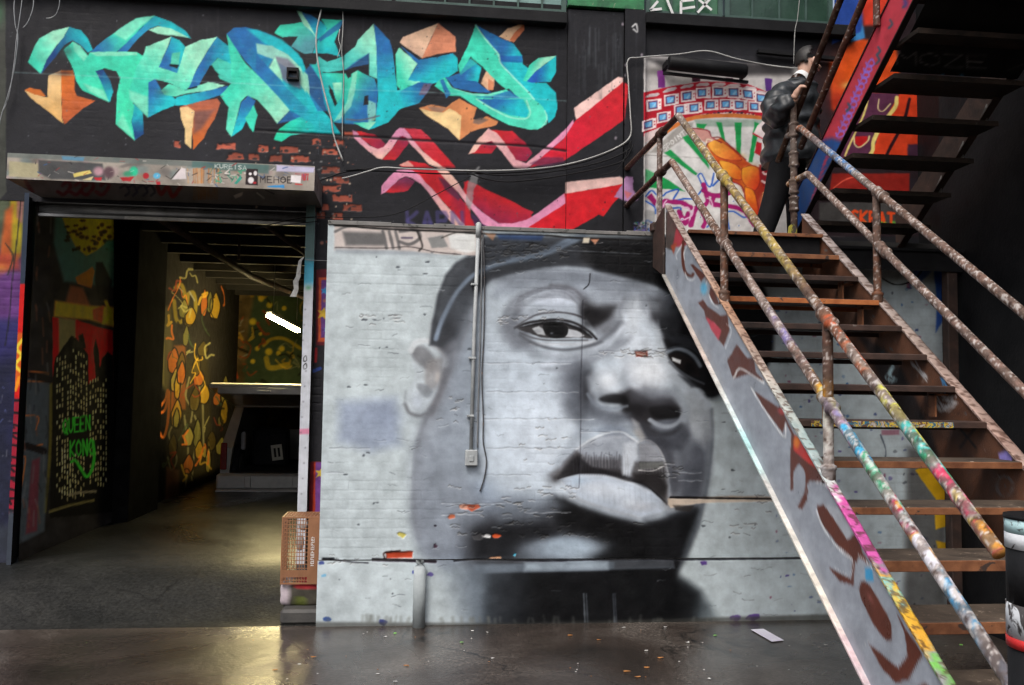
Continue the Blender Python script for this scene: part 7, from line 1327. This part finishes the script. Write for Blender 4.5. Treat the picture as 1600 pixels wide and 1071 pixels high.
MB().prism([(v0+.03, VY-.955, h0[2]+.018), (v0+.03, VY-.955, h0[2]+.032), (v0+.03, VY-.80, h0[2]+.05), (v0+.03, VY-.80, h0[2]+.02)], (v1-v0-.18, 0, 0)).build('lit_edge_strip', m_proc('lit_edge_pale', (.55, .5, .4), (.65, .6, .5), 5, .4), tgo); MB().box(v0+.62, VY-.972, h0[2]-.07, v0+.80, VY-.958, h0[2]-.045, .004).build('latch', STEEL, tgo)  # added pale strip paints the lamplight caught on the tailgate edge
for sx in (v0+.0, v1-.22):
    for wy in (VY+.5, VY+2.6):
        o = MB().tube([(sx, wy, .28+.31), (sx+.2, wy, .28+.31)], .31, 22).build('wheel', VI, van); MB().tube([(sx-.004, wy, .59), (sx+.204, wy, .59)], .18, 16).build('rim', STEEL, o)
MB().box(v0+.1, VY+.02, .36, v1-.1, VY+.5, .5, .02).build('underbody', VI, van)
a = at(425, 715, 1, VY+.25); m = MB(); W_, H_ = .15, .22; rt = Matrix.Rotation(R(-8), 3, 'Y')
for bx in ((0, 0, .03, H_), (W_-.03, 0, W_, H_), (.03, 0, W_-.03, .045), (.03, H_-.045, W_-.03, H_), (W_/2-.011, .045, W_/2+.011, H_-.045)): m.box(a[0]+bx[0], VY+.25, a[2]-.05+bx[1], a[0]+bx[2], VY+.27, a[2]-.05+bx[3], rot=rt, org=(a[0], VY+.25, a[2]))
tag(m.build('slotted_panel', m_proc('off_white_card', (.4, .4, .36), (.5, .5, .45), 6, .5)), 'off-white panel with two slots lying in the back of the van', 'panel')
a = at(380, 690, 1, VY+.2); tag(MB().box(a[0]-.03, VY+.2, a[2]-.12, a[0]+.03, VY+.24, a[2]+.13, .015).build('rolled_paper', m_proc('crumpled_white', (.3, .3, .32), (.42, .42, .44), 20, .6)), 'crumpled white roll standing at the left in the back of the van', 'roll')
# ---------------------------------------------------------------- stone, kerb, crate
kz = at(470, 945, 1, .12)[2]
a = at(444, 960, 1, .10); MB_ = MB(); MB_.box(a[0]-.02, .02, 0, XB0+.1, .62, .105, .02); tag(MB_.build('kerb', DARKG), kind='structure')
stn = bmesh.new(); bmesh.ops.create_cube(stn, size=1); bmesh.ops.subdivide_edges(stn, edges=stn.edges, cuts=7, use_grid_fill=True)
sx0 = at(438, 930, 1, .2)[0]; sx1 = XB0+.06; sz1 = at(470, 912, 1, .2)[2]
from mathutils import noise as mn
for v in stn.verts:
    c = v.co.copy(); q = Vector([max(-.5, min(.5, t*1.0)) for t in c]); rd = 1-.12*(abs(q.x*2)**4+abs(q.z*2)**4+abs(q.y*2)**4)/3*1.2; v.co = Vector((c.x*rd, c.y*rd, c.z*rd))
    v.co.x = (sx0+sx1)/2+v.co.x*(sx1-sx0)*1.05; v.co.y = .34+v.co.y*.40; v.co.z = (.10+sz1)/2+v.co.z*(sz1-.10)*1.06
    v.co += Vector((mn.noise(v.co*14), mn.noise(v.co*14+Vector((5, 0, 0))), mn.noise(v.co*14+Vector((0, 7, 0)))*.6))*.016
for f in stn.faces: f.smooth = True
me = bpy.data.meshes.new('stone_block'); stn.to_mesh(me); n_ = len(me.vertices); co = np.zeros(n_*3); me.vertices.foreach_get('co', co); co = co.reshape(-1, 3); stn.free()
cl = np.tile(np.array([(74., 70, 62)]), (n_, 1)); up_ = co[:, 2] > sz1-.030; cl[co[:, 0] < sx0+.08] = (176, 164, 170); cl[up_ & (co[:, 0] > sx0+.09)] = (176, 50, 56); gm_ = (co[:, 2] < .17) & (co[:, 0] > sx0+.10) & (co[:, 0] < sx0+.2); cl[gm_] = (96, 104, 50); setcol(me, cl)
tag(link('stone_block', me, m_paint('stone_paint', .7, bsc=30, bst=.8, dirt=.45)), 'rough stone block splashed red on top, under the brown crate', 'stone')
cr = empty('plastic_crate', tuple(at(470, 912, 1, .14))); tag(cr, 'brown plastic milk crate standing on end on the stone block', 'crate')
cx0, cx1 = at(440, 830, 1, .13)[0], XB0-.012; cz0, cz1 = sz1+.008, at(450, 808, 1, .13)[2]; cy0, cy1 = .13, .43; sl_ = .01
fr = MB(); t = .011
for (xx, yy) in ((cx0, cy0), (cx1-t, cy0), (cx0, cy1-t), (cx1-t, cy1-t)): fr.box(xx, yy, cz0, xx+t, yy+t, cz1)
for zz in (cz0, cz1-t):
    fr.box(cx0+t, cy0, zz, cx1-t, cy0+t, zz+t).box(cx0+t, cy1-t, zz, cx1-t, cy1, zz+t).box(cx0, cy0+t, zz, cx0+t, cy1-t, zz+t).box(cx1-t, cy0+t, zz, cx1, cy1-t, zz+t)
fr.build('frame', BRWN, cr)
lt = MB(); xm = cx0+(cx1-cx0)*.70; n1, n2 = 10, 17
for i in range(1, n1): x = cx0+(xm-cx0)*i/n1; lt.box(x-.0025, cy0+.002, cz0+t, x+.0025, cy0+.008, cz1-t)
for k in range(1, n2): z = cz0+(cz1-cz0)*k/n2; (lt.box(cx0+t, cy0+.0035, z-.0025, xm, cy0+.0095, z+.0025))
for i in range(1, 11): x = cx0+(cx1-cx0)*i/11; lt.box(x-.0025, cy0+t, cz1-.009, x+.0025, cy1-t, cz1-.003)
for i in range(1, 9): y = cy0+(cy1-cy0)*i/9; lt.box(cx0+t, y-.0025, cz1-.0075, cx1-t, y+.0025, cz1-.0015).box(cx0+.002, y-.0025, cz0+t, cx0+.007, y+.0025, cz1-t).box(cx1-.007, y-.0025, cz0+t, cx1-.002, y+.0025, cz1-t)
for k in range(1, n2): z = cz0+(cz1-cz0)*k/n2; lt.box(cx0+.0035, cy0+t, z-.0025, cx0+.0085, cy1-t, z+.0025).box(cx1-.0085, cy0+t, z-.0025, cx1-.0035, cy1-t, z+.0025)
lt.build('lattice', BRWN, cr)
pn = MB().box(xm, cy0+.001, cz0+t, cx1-t, cy0+.006, cz1-t).box(cx0+t, cy0+.003, cz0+.05, xm, cy0+.006, cz0+.10).build('panel', BRWN, cr)
m = MB(); rg1 = random.Random(2); z = cz0+.13
xl_ = (xm+cx1-t)/2
for k in range(13):
    h_ = rg1.choice((.010, .012, .016)); m.box(xl_-.012, cy0-.0012, z, xl_+.012, cy0+.0002, z+.003)
    if k % 2: m.box(xl_-.012, cy0-.0012, z+.003, xl_-.008, cy0+.0002, z+h_)
    if k % 3: m.box(xl_+.008, cy0-.0012, z+.003, xl_+.012, cy0+.0002, z+h_)
    m.box(xl_-.004, cy0-.0012, z+.003, xl_+.001, cy0+.0002, z+h_*.8); z += h_+.004
m.build('white_lettering', WHP, pn)
tag(MB().sphere((cx0+.14, cy0+.12, cz0+.40), .034, (1, .8, 1.1)).sphere((cx0+.12, cy0+.10, cz0+.28), .03, (1, .8, 2)).build('plastic_bottle', m_proc('clear_white_plastic', (.5, .5, .5), (.6, .6, .62), 9, .2)), 'small white bottle inside the brown crate', 'bottle')
# barrel at the right edge
PY_ = -4.55; bx = at(1584, 900, 1, PY_)[0]; br = empty('painted_post', (bx+.09, PY_, 0)); tag(br, 'thick post with black, white and red bands at the right edge', 'post')
WB = m_proc('white_band_paint', (.45, .47, .50), (.62, .64, .66), 8, .6, c3=(.05, .045, .045), t3=.52, sc3=16); TB = m_proc('pale_teal_paint', (.35, .55, .56), (.45, .64, .66), 8, .6, c3=(.08, .10, .10), t3=.58, sc3=22); RDP = m_proc('red_band_paint', (.45, .02, .02), (.60, .04, .03), 8, .45)
def zz_(py): return at(1585, py, 1, PY_)[2]
r0_ = .09; c_ = (bx+r0_, PY_)
for nm, ya, yb, mt, dr in (('cap', 806, 812, BLACK, .004), ('teal_band', 812, 834, TB, .002), ('white_band', 834, 858, WB, .002), ('black_section', 858, 945, BLACK, 0), ('white_section', 945, 998, WB, .002), ('red_band', 998, 1014, RDP, .003)):
    MB().tube([(c_[0], c_[1], zz_(ya)), (c_[0], c_[1], zz_(yb))], r0_+dr, 28).build(nm, mt, br)
MB().tube([(c_[0], c_[1], zz_(1014)), (c_[0], c_[1], 0)], r0_, 28).build('base', BLACK, br)
# ---------------------------------------------------------------- litter
pp = [at(x, y, 2, .006) for x, y in ((1173, 984), (1193, 983), (1225, 1001), (1206, 1003))]
m = MB(); m.prism([tuple(p) for p in pp], (0, 0, .0012)); PAP = m_proc('paper', (.70, .68, .80), (.78, .76, .86), 5, .6, bst=.1); tag(m.build('paper_sheet', PAP), 'pale sheet of paper lying on the wet ground below the portrait', 'paper')
pp = [at(x, y, 2, .006) for x, y in ((1343, 1027), (1356, 1024), (1370, 1036), (1346, 1033))]; m = MB(); m.prism([tuple(p) for p in pp], (0, 0, .0012)); tag(m.build('paper_sheet', m_proc('pink_paper', (.55, .42, .48), (.62, .50, .56), 5, .6, bst=.1)), 'small pinkish paper scrap half under the near stringer', 'paper')
LC = {'orange': m_proc('dry_leaf', (.30, .12, .03), (.45, .20, .06), 20, .7), 'white': m_proc('white_scrap', (.5, .5, .5), (.65, .65, .63), 20, .6), 'green': m_proc('green_scrap', (.12, .35, .05), (.2, .5, .1), 20, .6)}
rg2 = random.Random(11)
def scrap(px, py, kind, s):
    c = at(px, py, 2, .004); m = MB(); n = 6; a0 = rg2.uniform(0, 6)
    m.prism([(c[0]+math.cos(a0+k*6.283/n)*s*rg2.uniform(.5, 1.2), c[1]+math.sin(a0+k*6.283/n)*s*.5*rg2.uniform(.5, 1.2), .003+rg2.uniform(0, .004)) for k in range(n)], (0, 0, .0015))
    tag(m.build({'orange': 'fallen_leaf', 'white': 'paper_scrap', 'green': 'plastic_scrap'}[kind], LC[kind]), {'orange': 'small orange brown leaf scrap on the wet asphalt', 'white': 'tiny white scrap on the wet asphalt', 'green': 'tiny bright green scrap on the wet asphalt'}[kind], {'orange': 'leaf', 'white': 'scrap', 'green': 'scrap'}[kind], {'orange': 'leaf scraps on the asphalt', 'white': 'white scraps on the asphalt', 'green': 'green scraps on the asphalt'}[kind])
for q in ((891, 993), (489, 1027), (430, 1047), (636, 1040), (980, 1049), (1012, 1043), (998, 1058), (936, 1000), (1032, 1028)): scrap(*q, 'orange', .022)
for q in ((769, 1029), (602, 995), (738, 986), (1075, 1004), (468, 1038), (590, 1053), (1109, 1061), (1040, 980), (975, 981), (1290, 1008), (1010, 1017), (618, 1065)): scrap(*q, 'white', .014)
for q in ((617, 990), (722, 1004), (1118, 993), (1502, 1008)): scrap(*q, 'green', .016)
for i in range(34): scrap(rg2.uniform(380, 1330), rg2.uniform(984, 1068), 'white' if i % 3 else 'orange', .006)
# ---------------------------------------------------------------- man on the landing
MY = .30; man = empty('person', (float(at(1235, 200, 1, MY)[0]), MY, ZLAND)); tag(man, 'man in a black quilted parka gripping the stair rail on the landing', 'person')
def skin(name, V, E, Rr, mat, parent, lev=2, root=0):
    me = bpy.data.meshes.new(name); me.from_pydata([tuple(v) for v in V], E, []); o = link(name, me, mat, parent)
    md = o.modifiers.new('s', 'SKIN'); md.use_smooth_shade = True; 
    for i, r_ in enumerate(Rr): d = me.skin_vertices[0].data[i]; d.radius = r_ if isinstance(r_, tuple) else (r_, r_)
    me.skin_vertices[0].data[root].use_root = True; sb = o.modifiers.new('u', 'SUBSURF'); sb.levels = lev; sb.render_levels = lev
    dg = bpy.context.evaluated_depsgraph_get(); nm = bpy.data.meshes.new_from_object(o.evaluated_get(dg)); o.modifiers.clear(); old = o.data; o.data = nm; bpy.data.meshes.remove(old)
    for p in nm.polygons: p.use_smooth = True
    return o
def Q(px, py, dy=0): return Vector(at(px, py, 1, MY+dy))
SKIN = m_proc('skin', (.44, .26, .19), (.54, .33, .25), 8, .5, bst=.1); HAIR = m_proc('black_hair', (.010, .009, .009), (.022, .018, .016), 40, .55)
PARKA = m_proc('black_parka', (.010, .012, .014), (.032, .036, .041), 9, .42, bst=.9, bsc=14); TROU = m_proc('dark_trousers', (.005, .005, .006), (.011, .011, .013), 6, .8, spec=.15); SHIRT = m_proc('white_collar', (.6, .6, .6), (.7, .7, .7), 5, .7)
hp = Q(1230, 250); nk = Q(1251, 130); sh = Q(1242, 143); hd = Q(1263, 104)
handp = Vector(at(1254, 146, 0, XU-.06)); 
V = [hp, Q(1232, 205), Q(1240, 165), sh, nk, Q(1257, 118, -.01), hd, Q(1264, 92), Q(1232, 150, -.16), Q(1214, 195, -.30), handp+Vector((-.02, .03, -.03)), Q(1245, 150, .16), Q(1262, 190, .18), Q(1280, 165, .1), Q(1222, 264, -.08), Q(1212, 306, -.10), None, None, Q(1236, 262, .08), Q(1246, 312, .10), None, None]
V[16] = Vector((V[15].x-.14, V[15].y, ZLAND+.07)); V[17] = V[16]+Vector((.16, -.02, -.03)); V[20] = Vector((V[19].x+.0, V[19].y, ZLAND+.07)); V[21] = V[20]+Vector((.16, -.01, -.03))
E_ = [(0, 1), (1, 2), (2, 3), (3, 4), (4, 5), (5, 6), (6, 7), (3, 8), (8, 9), (9, 10), (3, 11), (11, 12), (12, 13), (0, 14), (14, 15), (15, 16), (16, 17), (0, 18), (18, 19), (19, 20), (20, 21)]
Rr = [(.13, .12), (.12, .12), (.14, .14), (.12, .11), .058, .055, (.090, .100), (.076, .088), .055, .045, .028, .055, .044, .028, .085, .062, .045, .035, .085, .062, .045, .035]
skin('body', V, E_, Rr, SKIN, man)
# head details
hc = (V[6]+V[7])/2; fw = Vector((.97, .20, .0)).normalized(); sd = Vector((.20, -.97, 0))      # faces right and slightly away
def hp_(f, s_, u): return tuple(hc+fw*f+sd*s_+Vector((0, 0, u)))
m = MB(); m.tube([hp_(.080, 0, -.002), hp_(.110, 0, -.030), hp_(.098, 0, -.042)], [.011, .016, .009], 8).build('nose', SKIN, man)
m = MB(); m.sphere(hp_(-.012, .088, -.015), .024, (.9, .5, 1.3)).sphere(hp_(-.012, -.088, -.015), .024, (.9, .5, 1.3)); m.build('ear', SKIN, man)
m = MB(); m.sphere(hp_(.074, .032, .004), .010).sphere(hp_(.074, -.032, .004), .010); m.build('eye', HAIR, man)
m = MB(); m.tube([hp_(.080, .022, -.062), hp_(.088, 0, -.060), hp_(.080, -.022, -.062)], .006, 6); m.build('mouth', m_proc('lips', (.20, .08, .07), (.26, .10, .09), 8, .5), man)
hb = bmesh.new(); bmesh.ops.create_icosphere(hb, subdivisions=4, radius=1)
for v in list(hb.verts):
    c = v.co; f = c.dot(fw); 
    if c.z < -.40 or (f > -.30 and c.z < .40) or (f > -.05 and c.z < .86) or (c.z < .05 and f > -.5) or f > .28: hb.verts.remove(v)
for v in hb.verts:
    k = 1+mn.noise(v.co*9)*.03; v.co = hc+Vector((v.co.x*.096, v.co.y*.094, v.co.z*.112+.016))*k-fw*.006
bmesh.ops.solidify(hb, geom=hb.faces[:], thickness=-.008)
for f in hb.faces: f.smooth = True
me = bpy.data.meshes.new('hair'); hb.to_mesh(me); hb.free(); link('hair', me, HAIR, man)
# parka: torso, hem and sleeves as one quilted surface
Vp = [Q(1236, 150), Q(1224, 150, -.13), Q(1207, 168, -.26), Q(1213, 190, -.33), handp+Vector((-.13, .04, -.075)), handp+Vector((-.055, .015, -.035)), Q(1250, 150, .15), Q(1268, 180, .17), Q(1284, 165, .10)]
Ep = [(0, 1), (1, 2), (2, 3), (3, 4), (4, 5), (0, 6), (6, 7), (7, 8)]
Rp = [(.10, .12), .115, .108, .098, .082, .058, .10, .085, .06]
pk = skin('sleeve', Vp, Ep, Rp, PARKA, man, 3, 0)
for v in pk.data.vertices:
    q = v.co; v.co += v.normal*(abs(mn.noise(q*11))*.026+math.sin(q.z*60+mn.noise(q*5)*5)*.008-.006)
rings = [(122, 1243, 1262, .07), (128, 1232, 1268, .10), (136, 1216, 1273, .14), (150, 1205, 1276, .17), (175, 1200, 1277, .185), (200, 1197, 1277, .19), (228, 1194, 1278, .20), (250, 1191, 1276, .205), (258, 1192, 1272, .20)]
pm = bmesh.new(); ny, nx = 56, 48; rr3 = []
for j in range(ny):
    u = j/(ny-1)*(len(rings)-1); k = min(int(u), len(rings)-2); f = u-k; a, b = rings[k], rings[k+1]; yy, xl, xr3, dp = [a[i]+(b[i]-a[i])*f for i in range(4)]
    L_ = Q(xl, yy); R_ = Q(xr3, yy); c = (L_+R_)/2; hx = (R_.x-L_.x)/2; row = []
    for i in range(nx):
        t = 2*math.pi*i/nx; ct, st_ = math.cos(t), math.sin(t); p = c+Vector((hx*math.copysign(abs(ct)**.85, ct), dp*math.copysign(abs(st_)**.85, st_), 0))
        n_ = Vector((ct, st_, 0)); w3 = abs(mn.noise(p*10))*.035+math.sin(p.z*46+mn.noise(p*4)*4)*.009+mn.noise(Vector((ct*2, st_*2, p.z*2.2)))*.03-.012
        row.append(pm.verts.new(p+n_*w3+Vector((0, 0, (mn.noise(Vector((ct*2, st_*2, 3)))*.03 if j == ny-1 else 0)))))
    rr3.append(row)
for r0, r1 in zip(rr3, rr3[1:]):
    for i in range(nx): f = pm.faces.new((r0[i], r0[(i+1) % nx], r1[(i+1) % nx], r1[i])); f.smooth = True
pm.faces.new(rr3[-1]); pm.faces.new(rr3[0][::-1]); bmesh.ops.recalc_face_normals(pm, faces=pm.faces)
me = bpy.data.meshes.new('parka'); pm.to_mesh(me); pm.free(); link('parka', me, PARKA, man)
cl_ = Q(1251, 124); MB().tube([cl_+Vector((-.03, -.03, -.03)), cl_+Vector((0, -.01, .0)), cl_+Vector((.015, .0, .025))], [.070, .068, .064], 16, cap=False).build('collar', SHIRT, man)
MB().tube([cl_+Vector((-.05, -.02, -.10)), cl_+Vector((-.04, -.01, -.07)), cl_+Vector((-.03, -.005, -.045))], [.125, .105, .084], 18, cap=False).build('parka_collar', PARKA, man)
for k, dy in ((14, -.08), (18, .08)):
    a_, b_, c2 = V[k], V[k+1], V[k+2]; skin('trouser_leg', [Q(1230, 246, dy), a_, b_, c2], [(0, 1), (1, 2), (2, 3)], [.125, .12, .100, .080], TROU, man)
for k in (16, 20): a_ = V[k]; MB().tube([a_+Vector((-.07, 0, -.035)), a_+Vector((.02, 0, -.028)), a_+Vector((.12, -.01, -.042)), a_+Vector((.18, -.015, -.048))], [.038, .052, .044, .022], 12).build('shoe', BLACK, man)
# hand closed on the rail: palm, four fingers and a thumb
rd = (Vector(f1)-Vector(f0)).normalized(); out = Vector((-1, -.2, .1)).normalized(); out = (out-rd*out.dot(rd)).normalized(); ot2 = rd.cross(out)
handp = handp+Vector((-.012, -.020, .004)); hv = [handp+Vector((-.065, .02, -.055)), handp+out*.035-rd*.0]; HVV = [hv[0], hv[1]]; HE = [(0, 1)]; HR = [.026, (.024, .032)]
for i, o2 in enumerate((-.033, -.011, .011, .033)):
    b = len(HVV); ln = (.9, 1.05, 1., .8)[i]
    k0 = handp+rd*o2+out*.034; k1 = handp+rd*o2+out*.016-ot2*.034*ln; k2 = handp+rd*o2-out*.020-ot2*.030*ln; k3 = handp+rd*o2-out*.034-ot2*.004
    HVV += [k0, k1, k2, k3]; HE += [(1, b), (b, b+1), (b+1, b+2), (b+2, b+3)]; HR += [.0105, .0098, .009, .0075]
b = len(HVV); HVV += [handp+rd*.050+out*.030+ot2*.012, handp+rd*.062+out*.004+ot2*.032, handp+rd*.050-out*.022+ot2*.028]; HE += [(1, b), (b, b+1), (b+1, b+2)]; HR += [.012, .011, .009]
skin('hand', HVV, HE, HR, SKIN, man)
